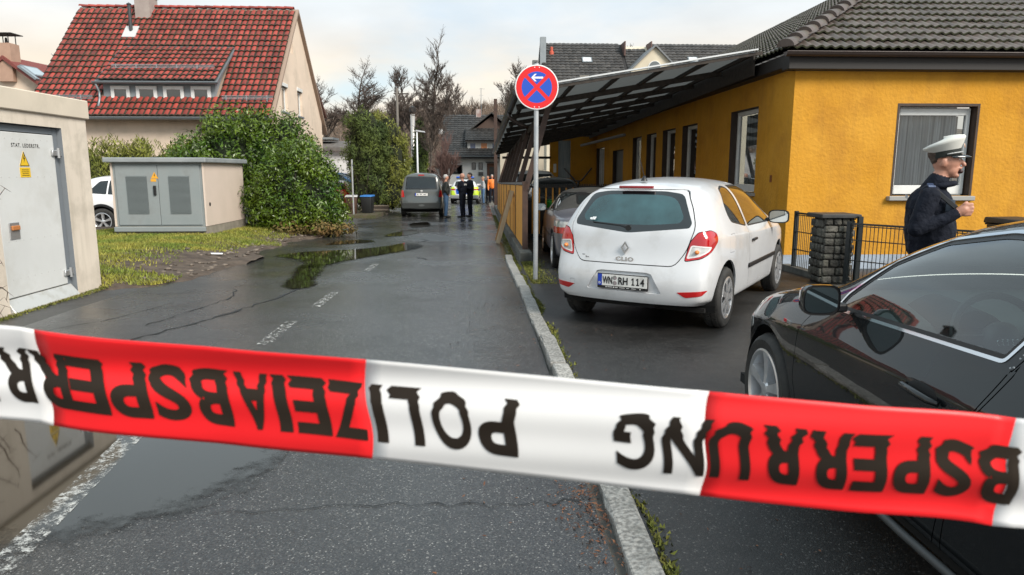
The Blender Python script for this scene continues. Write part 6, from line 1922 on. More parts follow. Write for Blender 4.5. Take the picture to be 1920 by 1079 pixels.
def carve_side(bm, pid, ids, name, m, parent, s, th=0., pu=0.):
    """like carve, but only the faces of one side of the car"""
    tmp = {}
    for f in bm.faces:
        if f[pid] in ids and f.calc_center_median().x * s < 0:
            tmp[f] = f[pid]; f[pid] = -1
    o = carve(bm, pid, ids, name, m, parent, th, pu, INNER if th > .015 else None)
    for f, i in tmp.items(): f[pid] = i
    return o
clio = white_hatchback()
CL_A = math.radians(34)
clio.scale = (.975, 1, 1)
clio.rotation_euler = (0, 0, -CL_A)
clio.location = (2.38 - .746 * math.cos(CL_A) - .66 * math.sin(CL_A), 6.74 + .746 * math.sin(CL_A) - .66 * math.cos(CL_A), 0)
# ---- black car in the right foreground, its driver's side towards us
BLACKP = mat('black_car_paint', (.005, .006, .007), .5, coat=1., coatr=.015, spec=.1)
GLASS_N = glassmat('near_side_glass', (.70, .82, .81), 1.35)
def black_car():
    sp = dict(
        top=[(0, .98), (.15, 1.15), (.36, 1.34), (.8, 1.405), (1.4, 1.43), (2.0, 1.43), (2.35, 1.395), (2.65, 1.275), (2.9, 1.12), (3.12, .985), (3.5, .94), (3.9, .86), (4.15, .74), (4.29, .58)],
        plan=[(0, .72), (.2, .82), (.6, .87), (1, .882), (3.0, .882), (3.5, .885), (3.85, .85), (4.12, .72), (4.29, .52)],
        belt=[(0, .97), (1, .965), (1.8, .945), (2.7, .905), (3.1, .885), (3.6, .85), (4.0, .74), (4.29, .52)],
        rail=[(0, .50), (.36, .53), (.8, .57), (1.5, .60), (2.0, .60), (2.35, .59), (2.7, .65), (3.1, .73), (3.5, .66), (4.29, .42)],
        rear=[(.2, .08), (.5, 0), (.8, .03), (1., .1), (1.3, .3)],
        sill=[(0, .28), (.6, .20), (3.4, .19), (4.29, .2)],
        stations=[(0, 1, 0), (.15, .8, 0), (.5, .5, 0), (.9, .2, 0), (1.4, 0, 0), (1.9, 0, 0), (2.35, 0, 0), (2.65, 0, 0), (2.9, 0, 0), (3.12, 0, 0), (3.35, 0, 0), (3.7, 0, 0), (3.98, 0, 0), (4.17, 0, 0), (4.29, 0, 0)],
        bulge=(.06, .09), tumble=.36, crease=.9, crown=.085, shoulder=(.80, .995, .902))
    bm, pid = car_shell(sp)
    C = lambda poly, az, new, **k: cut(bm, pid, poly, az, new, **k)
    FA, RA = 3.44, .86
    for s in (1, -1):
        def CC(P, new, allow=(0,), minn=.05):
            C([(s * a, b) for a, b in P], 90 * s, new, allow=allow, minn=minn)
        for ya in (RA, FA):
            CC(circle_poly(ya, .325, .362, 36), 99)
        fw = rounded([(1.72, .948), (2.84, .898), (2.80, .985), (2.60, 1.165), (2.37, 1.28), (2.08, 1.335), (1.78, 1.347), (1.50, 1.347)], .02, 3)
        CC(fw, 30); CC(inset(fw, .012), 31, (30,)); CC(inset(fw, .028), 32, (31,))
        rw = rounded([(1.60, .955), (1.38, 1.345), (1.2, 1.34), (.85, 1.26), (.70, 1.15), (.80, .99)], .03, 3)
        CC(rw, 30); CC(inset(rw, .016), 31, (30,)); CC(inset(rw, .032), 32, (31,))
        lo = rounded([(1.90, .235), (2.98, .235), (3.07, .50), (3.04, .80), (2.98, .89), (1.675, .957), (1.73, .75)], .02, 3)
        up = [(1.675, .935), (3.0, .875), (2.88, .925), (2.64, 1.185), (2.40, 1.305), (2.10, 1.36), (1.78, 1.372), (1.445, 1.372)]
        CC(lo, 33); CC(up, 33)
        CC(inset(lo, .005), 34, (33,)); CC(inset(up, .005), 34, (33,)); CC([(1.684, .925), (2.95, .872), (2.95, .90), (1.682, .968)], 34, (33,))
        lo = rounded([(.95, .40), (1.2, .235), (1.893, .235), (1.723, .75), (1.668, .958), (.72, .97)], .02, 3)
        up = [(1.668, .94), (1.438, 1.372), (1.1, 1.365), (.74, 1.23), (.70, .95)]
        CC(lo, 33); CC(up, 33)
        CC(inset(lo, .005), 37, (33,)); CC(inset(up, .005), 37, (33,)); CC([(1.66, .93), (.75, .945), (.75, .985), (1.655, .97)], 37, (33,))
        fl = rounded([(FA + .3, .62), (FA + .72, .50), (FA + .70, .70), (FA + .42, .78)], .03, 3)
        CC(fl, 38)
    hood = rounded([(-.70, 3.02), (.70, 3.02), (.745, 3.5), (.66, 4.0), (.4, 4.12), (-.4, 4.12), (-.66, 4.0), (-.745, 3.5)], .06, 3)
    C(hood, 'top', 50, minn=.3, lim=lambda c: c.z > .6); C(inset(hood, .006), 'top', 51, allow=(50,), minn=.2)
    ws = rounded([(-.70, 1.0), (.70, 1.0), (.56, 1.30), (0, 1.345), (-.56, 1.30)], .05, 3)
    C([(-a, b) for a, b in ws], 180, 41, minn=.1, lim=lambda c: 2.1 < c.y < 3.1)
    C(rounded([(-.55, 1.0), (.55, 1.0), (.46, 1.30), (-.46, 1.30)], .05, 3), 0, 42, minn=.1, lim=lambda c: c.y < .6)
    root = thing('parked_car', 'black car at the right edge, driver side and front wheel partly behind the tape', 'car')
    carve(bm, pid, (0,), 'body', BLACKP, root, .018, 0, INNER)
    carve(bm, pid, (51,), 'bonnet', BLACKP, root, .018, 0, INNER)
    carve(bm, pid, (33, 50), 'panel_gap', GAPM, root, 0, -.012)
    carve(bm, pid, (41,), 'windscreen', GLASS_S, root, 0, -.002)
    carve(bm, pid, (42,), 'rear_window', GLASS_S, root, 0, -.002)
    lin = mat('dark_plastic', (.05, .052, .053), .5)
    for s in (1, -1):
        sub = lambda ids, n, m, th=.0, pu=0., par=root: carve_side(bm, pid, ids, n, m, par, s, th, pu)
        dr = sub((34,), 'door', BLACKP, .018)
        sub((37,), 'door', BLACKP, .018)
        sub((30,), 'window_chrome', CHROME, .016, .003)
        sub((31,), 'window_seal', TRIM, .008, -.002)
        sub((32,), 'side_window', GLASS_N, 0., -.004)
        sub((38,), 'headlamp', CLEARLENS, .02, .002)
        B = MB()                                            # handle: cup and bar
        B.tube([(s * .888, 1.88, .762), (s * .905, 1.91, .766), (s * .907, 2.00, .77), (s * .905, 2.07, .772), (s * .888, 2.10, .772)], [.010, .013, .014, .013, .010], 8)
        B.build('door_handle', BLACKP, dr, smooth=True)
        B = MB(); B.ball((s * .872, 1.99, .768), (.016, .10, .035)); B.build('handle_cup', GAPM, dr, smooth=True)
        B = MB(); B.tube([(s * .885, .96 if False else 1.25, .235), (s * .892, 2.0, .225), (s * .888, 2.95, .235)], .016, 8); B.build('sill_trim', lin, root, smooth=True)
        mirror_pod(root, s * .86, 2.66, .965, BLACKP, s, mat('mirror_glass_dark', (.20, .25, .26), .03, metal=1.), .92, .80)
        B = MB(); B.box(s * .90, s * .905, 3.12, 3.155, .775, .79); B.build('side_badge', mat('badge_red', (.5, .02, .03), .3), root)
        B = MB(); B.box(s * .90, s * .905, 3.065, 3.118, .775, .79); B.build('side_badge', CHROME, root)
        for ya in (RA, FA):
            wheel(root, (s * .775, ya, .315), .315, .225, 'alloy', s, .715, 5)
            liner(root, s * .865, ya, .325, .362, .30)
    bm.free()
    B = MB(); B.box(-.78, .78, .25, 4.1, .16, .22); B.build('underbody', GAPM, root)
    # cabin
    B = MB()
    B.hexa([(-.74, 2.45, .55), (.74, 2.45, .55), (.74, 3.05, .55), (-.74, 3.05, .55), (-.72, 2.52, .88), (.72, 2.52, .88), (.70, 3.05, .97), (-.70, 3.05, .97)])
    B.bevel(.05, 3); B.build('dashboard', mat('dash_plastic', (.16, .18, .17), .6), root, smooth=True)
    B = MB(); B.prism([(-.15 + .30 * k / 8, .08 * math.sin(PI * k / 8)) for k in range(9)], (0, .3, .02), (-.36, 2.5, .88)); B.build('instrument_hood', INNER, root)
    B = MB()
    cx, cy, cz = -.37, 2.33, .875
    til = math.radians(25)
    ring = [(cx + .185 * math.cos(a), cy - .185 * math.sin(a) * -math.sin(til), cz + .185 * math.sin(a) * math.cos(til)) for a in [2 * PI * k / 32 for k in range(33)]]
    B.tube(ring, .016, 8, False)
    for a in (0, PI, 1.5 * PI):
        B.bar((cx, cy, cz), (cx + .18 * math.cos(a), cy + .18 * math.sin(a) * math.sin(til), cz + .18 * math.sin(a) * math.cos(til)), .04, .02, (0, 1, 0))
    sw = B.build('steering_wheel', lin, root, auto=40)
    B = MB(); B.lathe([(.0, -.03), (.06, -.028), (.075, .0), (.07, .03), (0, .03)], 20, 'y', (cx, cy - .01, cz)); B.build('airbag_cover', lin, sw, smooth=True)
    for k in range(4):
        B = MB(); x0 = cx - .03 + .02 * k
        B.tube([(x0 + .013 * math.cos(a), cy - .044, cz + .013 * math.sin(a)) for a in [2 * PI * i / 12 for i in range(13)]], .0022, 5, False)
        B.build('emblem_ring', CHROME, sw, smooth=True)
    B = MB()
    for x in (-.38, .38):
        B.box(x - .26, x + .26, 1.55, 2.1, .30, .50)
        B.hexa([(x - .25, 1.42, .5), (x + .25, 1.42, .5), (x + .25, 1.60, .5), (x - .25, 1.60, .5), (x - .21, 1.22, 1.08), (x + .21, 1.22, 1.08), (x + .21, 1.34, 1.08), (x - .21, 1.34, 1.08)])
        B.box(x - .13, x + .13, 1.20, 1.30, 1.09, 1.27)
    B.box(-.65, .65, .6, 1.1, .3, .5); B.hexa([(-.65, .5, .5), (.65, .5, .5), (.65, .66, .5), (-.65, .66, .5), (-.6, .42, 1.0), (.6, .42, 1.0), (.6, .54, 1.0), (-.6, .54, 1.0)])
    B.bevel(.03, 2); B.build('seats', SEATM, root, auto=40)
    # water drops on the pillar and door edge
    rng = random.Random(4)
    D = MB()
    for k in range(26):
        y = rng.uniform(1.60, 1.74); z = .97 + (1.74 - y) * 1.3 + rng.uniform(-.05, .12)
        x = -.84 + max(0, z - .945) * .55
        D.ball((x - .002, y - .08, z), (.004, .0035, .004), 6, 4)
    stuff(D.build('water_drops', mat('water_drop', (.3, .32, .34), .05, coat=1.), root, smooth=True))
    return root
audi = black_car()
AUDI_A = math.radians(2.0)
audi.rotation_euler = (0, 0, -AUDI_A)
_ax = Vector((1.60, 3.74)) + .885 * Vector((math.cos(AUDI_A), -math.sin(AUDI_A))) - 3.44 * Vector((math.sin(AUDI_A), math.cos(AUDI_A)))
audi.location = (_ax.x, _ax.y, 0)
# ---- the other vehicles: one builder, several bodies
CARGLASS = glassmat('car_glass', (.10, .13, .14), 1.2, .10, (.06, .09, .10))
def simple_car(name, label, paint, sp, axles, wr, track, rearwin=None, sidewins=(), lamps=(), front=None, platetxt=None, platez=.8, platey=-.02,
               spokes=5, sub=2, extra=None, wwid=.2, bulge=None, windscreen=None, group=None, cat='car', rearlamp_mats=None, mirrors=None, rimr=.66):
    sp = dict(sp); sp['sub'] = sub
    bm, pid = car_shell(sp)
    for s in (1, -1):
        def CC(P, new, allow=(0,), minn=.05):
            cut(bm, pid, [(s * a, b) for a, b in P], 90 * s, new, allow=allow, minn=minn)
        for ya in axles:
            CC(circle_poly(ya, wr + .01, wr + .055), 99)
        for w in sidewins:
            P = rounded(w, .03, 3); CC(P, 30); CC(inset(P, .018), 31, (30,))
        for k, l in enumerate(lamps):
            cut(bm, pid, rounded([(s * a, b) for a, b in l], .02, 2), 0, 60 + k, minn=-.2, lim=lambda c: c.y < .5 and c.x * s > 0)
    if rearwin:
        P = rounded(rearwin, .05, 3); cut(bm, pid, P, 0, 1, minn=.05); cut(bm, pid, inset(P, .035), 0, 2, allow=(1,), minn=0)
    if windscreen:
        cut(bm, pid, rounded([(-a, b) for a, b in windscreen[0]], .05, 3), 180, 41, minn=.1, lim=windscreen[1])
    root = thing(name, label, cat, group=group)
    if extra: extra(bm, pid, root)
    carve(bm, pid, (0,), 'body', paint, root, .02, 0, INNER)
    carve(bm, pid, (1,), 'rear_window_seal', TRIM, root, .006, -.001)
    carve(bm, pid, (2,), 'rear_window', CARGLASS, root, 0, -.002)
    carve(bm, pid, (41,), 'windscreen', CARGLASS, root, 0, -.002)
    ms = rearlamp_mats or [REDLENS] * 6
    for s in (1, -1):
        carve_side(bm, pid, (30,), 'window_seal', TRIM, root, s, .006, -.001)
        carve_side(bm, pid, (31,), 'side_window', CARGLASS, root, s, 0, -.003)
        for k in range(len(lamps)):
            carve_side(bm, pid, (60 + k,), 'tail_lamp', ms[k], root, s, .02, .006)
        for ya in axles:
            wheel(root, (s * (track - wwid / 2), ya, wr), wr, wwid, 'alloy', s, rimr, spokes)
            liner(root, s * (track + .01), ya, wr + .01, wr + .055, .30)
        if mirrors:
            mirror_pod(root, s * mirrors[0], mirrors[1], mirrors[2], mirrors[3] if len(mirrors) > 3 else paint, s, MIRRORG)
    bm.free()
    L = sp['plan'][-1][0]
    B = MB(); B.box(-track + .1, track - .1, .2, L - .2, .2, .26); B.build('underbody', GAPM, root)
    B = MB()
    y0 = axles[0] + .5
    B.box(-.55, .55, y0, y0 + .5, .3, .55); B.box(-.55, .55, y0 - .12, y0 + .02, .5, 1.0)
    B.box(-.6, -.1, y0 + .9, y0 + 1.4, .3, .55); B.box(-.58, -.12, y0 + .78, y0 + .9, .5, 1.1); B.box(.1, .6, y0 + .9, y0 + 1.4, .3, .55); B.box(.12, .58, y0 + .78, y0 + .9, .5, 1.1)
    B.build('seats', SEATM, root)
    if platetxt is not None:
        p = plate(root, (0, platey, platez), 0, '', frame=False)
        if platetxt: place_text(platetxt, .10, p, PRINTBLACK, (.02, -.0095, 0), (1, 0, 0), (0, 0, 1), .002, .40, 'plate_lettering')
    return root

# dusty grey convertible with its soft top up
GREYB = mat('dusty_grey_paint', (.10, .10, .125), .32, (.14, .14, .165), 2.5, coat=.6, coatr=.15, dirt=(.17, .16, .15), dscale=2)
SOFTTOP = mat('soft_top_fabric', (.030, .029, .028), .9, (.05, .05, .045), 5, bump=.02, bscale=300)
def conv_extra(bm, pid, root):
    cut(bm, pid, [(1.0, .955), (2.7, .98), (2.62, 1.40), (1.0, 1.40)], 90, 70, minn=-2)
    carve(bm, pid, (70,), 'soft_top', SOFTTOP, root, .02, .004)
    for s in (1, -1):
        B = MB(); B.box(s * .845, s * .86, 1.2, 3.1, .52, .56); B.build('rub_strip', TRIM, root)
    B = MB(); B.box(-.72, .72, -.03, .0, .48, .52); B.build('bumper_strip', TRIM, root)
conv = simple_car('convertible_car', 'dusty grey convertible with a dark soft top, nose in under the shelter roof', GREYB, dict(
    top=[(0, .90), (.10, .945), (.5, .97), (.95, .985), (1.15, 1.08), (1.55, 1.26), (1.9, 1.345), (2.3, 1.355), (2.6, 1.33), (3.2, .99), (3.6, .94), (4.2, .78), (4.43, .62)],
    plan=[(0, .70), (.12, .78), (.4, .835), (.9, .855), (3.2, .855), (3.8, .83), (4.2, .74), (4.43, .55)],
    belt=[(0, .86), (.5, .90), (1, .92), (2, .90), (3.2, .88), (4.2, .72), (4.43, .56)],
    rail=[(0, .55), (.5, .60), (.95, .66), (1.2, .63), (1.6, .56), (2.3, .56), (2.6, .56), (3.2, .68), (4.43, .4)],
    rear=[(.2, .1), (.35, .02), (.5, 0), (.58, .05), (.86, .05), (.95, .09)],
    sill=[(0, .25), (.5, .20), (4.43, .2)],
    stations=[(0, 1, 0), (.10, .8, 0), (.4, .2, 0), (.95, 0, 0), (1.2, 0, 0), (1.6, 0, 0), (2.0, 0, 0), (2.35, 0, 0), (2.62, 0, 0), (2.9, 0, 0), (3.2, 0, 0), (3.7, 0, 0), (4.2, 0, 0), (4.43, 0, 0)],
    bulge=(.04, .06), crown=.07), (.80, 3.50), .305, .845,
    rearwin=[(-.40, 1.05), (.40, 1.05), (.36, 1.245), (-.36, 1.245)],
    sidewins=([(1.28, .935), (2.95, .915), (2.62, 1.24), (1.62, 1.26)],),
    lamps=([(.42, .63), (.86, .63), (.86, .73), (.42, .73)], [(.42, .73), (.86, .73), (.85, .82), (.42, .82)]),
    rearlamp_mats=[REDLENS, CLEARLENS], platetxt='', platez=.66, platey=.0, spokes=8, sub=3, extra=conv_extra, mirrors=(.82, 2.72, .95, mat('teal_mirror', (.02, .18, .22), .2, coat=1.)), rimr=.74,
    windscreen=([(-.66, 1.0), (.66, 1.0), (.55, 1.31), (-.55, 1.31)], lambda c: c.y > 2.6))
conv.location = (2.02, 11.69 - .86, gz(12))
conv.rotation_euler = (-.014, 0, math.radians(-2))

# grey delivery car on the left of the street
GREYV = mat('grey_van_paint', (.075, .085, .085), .3, coat=.9, coatr=.08, dirt=(.10, .10, .095), dscale=2)
van = simple_car('grey_van', 'dark grey compact van parked at the hedge, rear towards us', GREYV, dict(
    top=[(0, 1.72), (.1, 1.77), (.5, 1.82), (2.4, 1.83), (2.75, 1.76), (3.5, 1.12), (4.2, .92), (4.4, .7)],
    plan=[(0, .80), (.12, .86), (.4, .895), (3.5, .895), (4.0, .83), (4.4, .6)],
    belt=[(0, 1.12), (3.4, 1.06), (4.2, .86), (4.4, .66)],
    rail=[(0, .66), (.4, .69), (2.5, .68), (3.5, .74), (4.4, .5)],
    rear=[(.2, .08), (.4, 0), (.62, 0), (.68, .05), (1.1, .08), (1.7, .20), (1.85, .22)],
    sill=[(0, .34), (.4, .26), (4.4, .25)],
    stations=[(0, 1, 0), (.1, .9, 0), (.4, .5, 0), (.9, .1, 0), (1.7, 0, 0), (2.4, 0, 0), (2.8, 0, 0), (3.15, 0, 0), (3.5, 0, 0), (3.9, 0, 0), (4.2, 0, 0), (4.4, 0, 0)],
    bulge=(.03, .045), crown=.10), (.72, 3.40), .315, .885,
    rearwin=[(-.66, 1.13), (.66, 1.13), (.60, 1.66), (-.60, 1.66)],
    sidewins=([(.35, 1.14), (1.35, 1.13), (1.35, 1.62), (.45, 1.62)], [(1.45, 1.13), (2.35, 1.12), (2.35, 1.64), (1.45, 1.63)], [(2.45, 1.12), (3.3, 1.10), (2.75, 1.62), (2.45, 1.64)]),
    lamps=([(.70, .82), (.91, .82), (.90, 1.10), (.74, 1.10)],), platetxt='', platez=.93, platey=-.0, mirrors=(.87, 3.0, 1.12),
    windscreen=([(-.70, 1.15), (.70, 1.15), (.62, 1.70), (-.62, 1.70)], lambda c: c.y > 2.6), cat='van')
B = MB(); B.box(-.80, .80, -.035, .03, .36, .60); B.bevel(.02, 2); B.build('bumper', mat('van_bumper', (.03, .033, .033), .5), van)
B = MB(); B.box(-.12, .12, .17, .2, 1.70, 1.735); B.build('brake_light', REDLENS, van)
B = MB(); B.lathe([(0, -.01), (.055, -.008), (.06, .01), (0, .012)], 20, 'y', (0, .02, 1.055)); B.build('emblem', CHROME, van)
print_bars(van, mat('plate_print_grey', (.25, .25, .27), .6), (0, -.0102, .93), (1, 0, 0), (0, 0, 1), [(-.15, 0, .07, .05), (-.02, .01, .09, .04), (.13, 0, .10, .04)], 'plate_print')
van.location = (-2.42, 28.95, gz(29))
van.rotation_euler = (0, 0, math.radians(1.5))

# police estate car further down, in silver, blue and lime
SILVER = mat('silver_police_paint', (.60, .62, .64), .25, coat=.8)
LIME = mat('lime_reflective_foil', (.55, .75, .04), .35)
POLBLUE = mat('police_blue_foil', (.01, .08, .42), .35)
def police_extra(bm, pid, root):
    for s in (1, -1):
        cut(bm, pid, [(s * .52, .52), (s * .86, .52), (s * .86, .80), (s * .62, .80)], 0, 71, minn=.1)
        cut(bm, pid, [(s * .60, .90), (s * .86, .90), (s * .84, 1.02), (s * .60, 1.02)], 0, 71, minn=.05)
        cut(bm, pid, [(s * .3, .44), (s * 4.2, .44), (s * 4.2, .75), (s * .3, .75)], 90 * s, 71, minn=.3)
        cut(bm, pid, [(s * .3, .76), (s * 4.2, .76), (s * 4.2, .86), (s * .3, .86)], 90 * s, 72, minn=.3)
    cut(bm, pid, [(-.48, .58), (.48, .58), (.52, .90), (-.52, .90)], 0, 72, minn=.1)
    carve(bm, pid, (71,), 'lime_marking', LIME, root, .004, .002)
    carve(bm, pid, (72,), 'blue_marking', POLBLUE, root, .004, .002)
police = simple_car('police_car', 'police estate car with blue roof lights and lime and blue markings', SILVER, dict(
    top=[(0, 1.30), (.25, 1.40), (.6, 1.47), (1.6, 1.49), (2.3, 1.44), (2.7, 1.33), (3.4, 1.0), (4.2, .86), (4.6, .62)],
    plan=[(0, .76), (.12, .84), (.4, .895), (3.4, .90), (4.1, .84), (4.6, .58)],
    belt=[(0, 1.0), (3.4, .93), (4.3, .78), (4.6, .56)],
    rail=[(0, .54), (.6, .60), (2.4, .60), (3.4, .72), (4.6, .45)],
    rear=[(.2, .1), (.4, 0), (.6, 0), (.68, .06), (.95, .10), (1.38, .42), (1.48, .45)],
    sill=[(0, .30), (.4, .24), (4.6, .22)],
    stations=[(0, 1, 0), (.1, .9, 0), (.4, .6, 0), (.9, .2, 0), (1.7, 0, 0), (2.4, 0, 0), (2.75, 0, 0), (3.1, 0, 0), (3.45, 0, 0), (4.0, 0, 0), (4.4, 0, 0), (4.6, 0, 0)],
    bulge=(.05, .08)), (.9, 3.6), .32, .885,
    rearwin=[(-.60, 1.05), (.60, 1.05), (.52, 1.36), (-.52, 1.36)],
    sidewins=([(.8, 1.03), (1.7, 1.01), (1.7, 1.38), (1.0, 1.36)], [(1.8, 1.0), (3.05, .97), (2.5, 1.33), (1.8, 1.39)]),
    lamps=([(.54, .82), (.89, .82), (.88, .90), (.54, .90)],), platetxt='', platez=.50, platey=-.06, extra=police_extra, mirrors=(.86, 2.95, 1.0),
    windscreen=([(-.66, 1.03), (.66, 1.03), (.56, 1.38), (-.56, 1.38)], lambda c: c.y > 2.3))
BLUEL = mat('blue_beacon', (.01, .10, .55), .15, coat=1.)
lb = empty_part('light_bar', police, (0, 1.35, 1.50))
B = MB(); B.box(-.55, .55, -.12, .12, 0, .05); B.build('bar_base', TRIM, lb)
for x in (-.40, .40):
    B = MB(); B.box(x - .16, x + .16, -.12, .12, .05, .14); B.bevel(.03, 2); B.build('beacon', BLUEL, lb)
B = MB(); B.box(-.86, .86, -.05, .02, .34, .52); B.bevel(.02, 2); B.build('bumper', mat('grey_bumper', (.22, .24, .25), .45), police)
police.location = (-.98, 43.0, gz(43.5))
police.rotation_euler = (0, 0, math.radians(-2))

SUVSPEC = dict(
    top=[(0, 1.30), (.25, 1.52), (.6, 1.62), (1.6, 1.66), (2.4, 1.62), (2.8, 1.50), (3.5, 1.10), (4.2, .98), (4.5, .7)],
    plan=[(0, .76), (.12, .86), (.4, .91), (3.4, .92), (4.0, .86), (4.5, .6)],
    belt=[(0, 1.06), (3.4, 1.02), (4.2, .88), (4.5, .62)],
    rail=[(0, .56), (.6, .62), (2.4, .62), (3.4, .74), (4.5, .5)],
    rear=[(.2, .1), (.45, 0), (.7, 0), (.78, .05), (1.05, .10), (1.5, .34), (1.66, .40)],
    sill=[(0, .36), (.5, .28), (4.5, .26)],
    stations=[(0, 1, 0), (.1, .9, 0), (.4, .6, 0), (.9, .2, 0), (1.7, 0, 0), (2.4, 0, 0), (2.8, 0, 0), (3.15, 0, 0), (3.5, 0, 0), (4.0, 0, 0), (4.3, 0, 0), (4.5, 0, 0)])
SUVWIN = ([(.45, 1.14), (.98, 1.10), (.98, 1.48), (.75, 1.46)], [(1.02, 1.10), (1.95, 1.08), (1.95, 1.53), (1.02, 1.49)], [(2.02, 1.08), (3.2, 1.06), (2.6, 1.48), (2.02, 1.54)])
WHITE2 = mat('white_suv_paint', (.74, .75, .77), .25, coat=.9)
suv = simple_car('white_suv', 'white off-roader half hidden behind the grey-doored cabinet', WHITE2, SUVSPEC, (.85, 3.5), .36, .91,
    rearwin=[(-.58, 1.12), (.58, 1.12), (.50, 1.50), (-.50, 1.50)], sidewins=SUVWIN, lamps=([(.5, .88), (.93, .88), (.92, 1.02), (.5, 1.02)],), mirrors=(.88, 3.05, 1.12), spokes=5)
for s in (1, -1):
    B = MB()
    for ya in (.85, 3.5):
        B.grid([[(s * (.918 + o), ya + rr * math.cos(a), .37 + rr * math.sin(a)) for a in [PI * k / 16 for k in range(17)]] for o, rr in ((.0, .41), (.012, .415), (.012, .475), (-.02, .48))])
    stuff(B.build('arch_cladding', TRIM, suv))
    B = MB(); B.bar((s * .93, 1.25, 1.0), (s * .93, 1.42, 1.005), .025, .025); B.bevel(.008, 2); B.build('door_handle', TRIM, suv)
suv.location = (-10.4 - .85, 20.55, gz(19.6) - .0)
suv.rotation_euler = (0, 0, math.radians(-90))

REDP = mat('red_car_paint', (.55, .02, .03), .25, coat=.9)
BLUEP = mat('blue_car_paint', (.03, .10, .24), .25, coat=.9)
SMALL = dict(
    top=[(0, 1.30), (.2, 1.40), (.5, 1.47), (1.5, 1.50), (2.1, 1.44), (2.35, 1.36), (3.0, 1.0), (3.5, .88), (3.75, .65)],
    plan=[(0, .74), (.1, .80), (.35, .825), (2.8, .83), (3.3, .78), (3.75, .55)],
    belt=[(0, 1.0), (3.0, .93), (3.5, .78), (3.75, .58)],
    rail=[(0, .52), (.5, .57), (2.1, .57), (3.0, .68), (3.75, .42)],
    rear=[(.2, .1), (.4, 0), (.62, .0), (.7, .05), (1.0, .10), (1.36, .26), (1.48, .28)],
    sill=[(0, .28), (.4, .22), (3.75, .22)],
    stations=[(0, 1, 0), (.1, .9, 0), (.35, .6, 0), (.8, .2, 0), (1.5, 0, 0), (2.1, 0, 0), (2.4, 0, 0), (2.7, 0, 0), (3.0, 0, 0), (3.4, 0, 0), (3.6, 0, 0), (3.75, 0, 0)])
SMALLWIN = ([(.75, 1.02), (1.45, .98), (1.4, 1.38), (.95, 1.36)], [(1.52, .98), (2.7, .95), (2.2, 1.32), (1.5, 1.40)])
def red_extra(bm, pid, root):
    cut(bm, pid, [(-.6, 1.38), (.6, 1.38), (.6, 1.6), (-.6, 1.6)], 0, 73, minn=-2)
    carve(bm, pid, (73,), 'roof', WHITE2, root, .015, .002)
redcar = simple_car('red_car', 'small red car with a pale roof parked beside the tall conifer hedge', REDP, SMALL, (.6, 3.0), .29, .815,
    rearwin=[(-.62, 1.04), (.62, 1.04), (.54, 1.36), (-.54, 1.36)], sidewins=SMALLWIN, lamps=([(.66, .84), (.83, .84), (.80, 1.12), (.68, 1.12)],), platetxt='', platez=.55, platey=-.05, extra=red_extra, mirrors=(.8, 2.5, 1.0))
redcar.location = (-7.0, 33.5, gz(33))
redcar.rotation_euler = (0, 0, math.radians(5))
bluecar = simple_car('blue_car', 'blue car with a pale windscreen behind the red car', BLUEP, SMALL, (.6, 3.0), .29, .815,
    rearwin=[(-.62, 1.04), (.62, 1.04), (.54, 1.36), (-.54, 1.36)], sidewins=SMALLWIN, mirrors=(.8, 2.5, 1.0),
    windscreen=([(-.62, 1.03), (.62, 1.03), (.54, 1.38), (-.54, 1.38)], lambda c: c.y > 2.0))
bluecar.location = (-9.4, 38.4, gz(38) + .25)
bluecar.rotation_euler = (0, 0, math.radians(-105))
bluecar.scale = (1.1, 1.1, 1.12)
# cars standing behind the board fence
VANW = mat('white_van_paint', (.72, .74, .75), .3, coat=.7)
wv = simple_car('white_van', 'white van standing behind the orange board fence', VANW, dict(
    top=[(0, 1.72), (.1, 1.80), (.5, 1.90), (2.4, 1.92), (2.85, 1.82), (3.6, 1.15), (4.3, .98), (4.6, .7)],
    plan=[(0, .84), (.12, .90), (.4, .94), (3.5, .94), (4.1, .86), (4.6, .6)],
    belt=[(0, 1.15), (3.4, 1.10), (4.3, .9), (4.6, .66)],
    rail=[(0, .70), (.4, .73), (2.5, .72), (3.6, .78), (4.6, .5)],
    rear=[(.2, .08), (.4, 0), (1.1, .06), (1.9, .16)],
    sill=[(0, .34), (.4, .26), (4.6, .25)],
    stations=[(0, 1, 0), (.1, .9, 0), (.4, .5, 0), (.9, .1, 0), (1.7, 0, 0), (2.4, 0, 0), (2.85, 0, 0), (3.2, 0, 0), (3.6, 0, 0), (4.0, 0, 0), (4.4, 0, 0), (4.6, 0, 0)], crown=.1),
    (.8, 3.6), .32, .92, rearwin=[(-.70, 1.22), (.70, 1.22), (.64, 1.74), (-.64, 1.74)], lamps=([(.78, .9), (.95, .9), (.94, 1.3), (.82, 1.3)],), platetxt='', platez=.7, platey=-.02,
    sidewins=([(2.5, 1.15), (3.4, 1.12), (2.85, 1.68), (2.5, 1.70)],), cat='van', mirrors=(.9, 3.1, 1.2))
wv.location = (2.05, 26.2, gz(26)); wv.rotation_euler = (0, 0, math.radians(-2))
DARKP = mat('anthracite_paint', (.02, .022, .026), .25, coat=.9)
dk = simple_car('dark_car', 'dark car standing behind the gate under the shelter roof', DARKP, SUVSPEC, (.85, 3.5), .34, .90,
    rearwin=[(-.58, 1.12), (.58, 1.12), (.50, 1.50), (-.50, 1.50)], sidewins=SUVWIN, lamps=([(.5, .88), (.93, .88), (.92, 1.02), (.5, 1.02)],), platetxt='', platez=.6, platey=-.04, mirrors=(.88, 3.05, 1.12))
dk.location = (2.25, 20.4, gz(20.5) - .05); dk.rotation_euler = (0, 0, math.radians(-1))
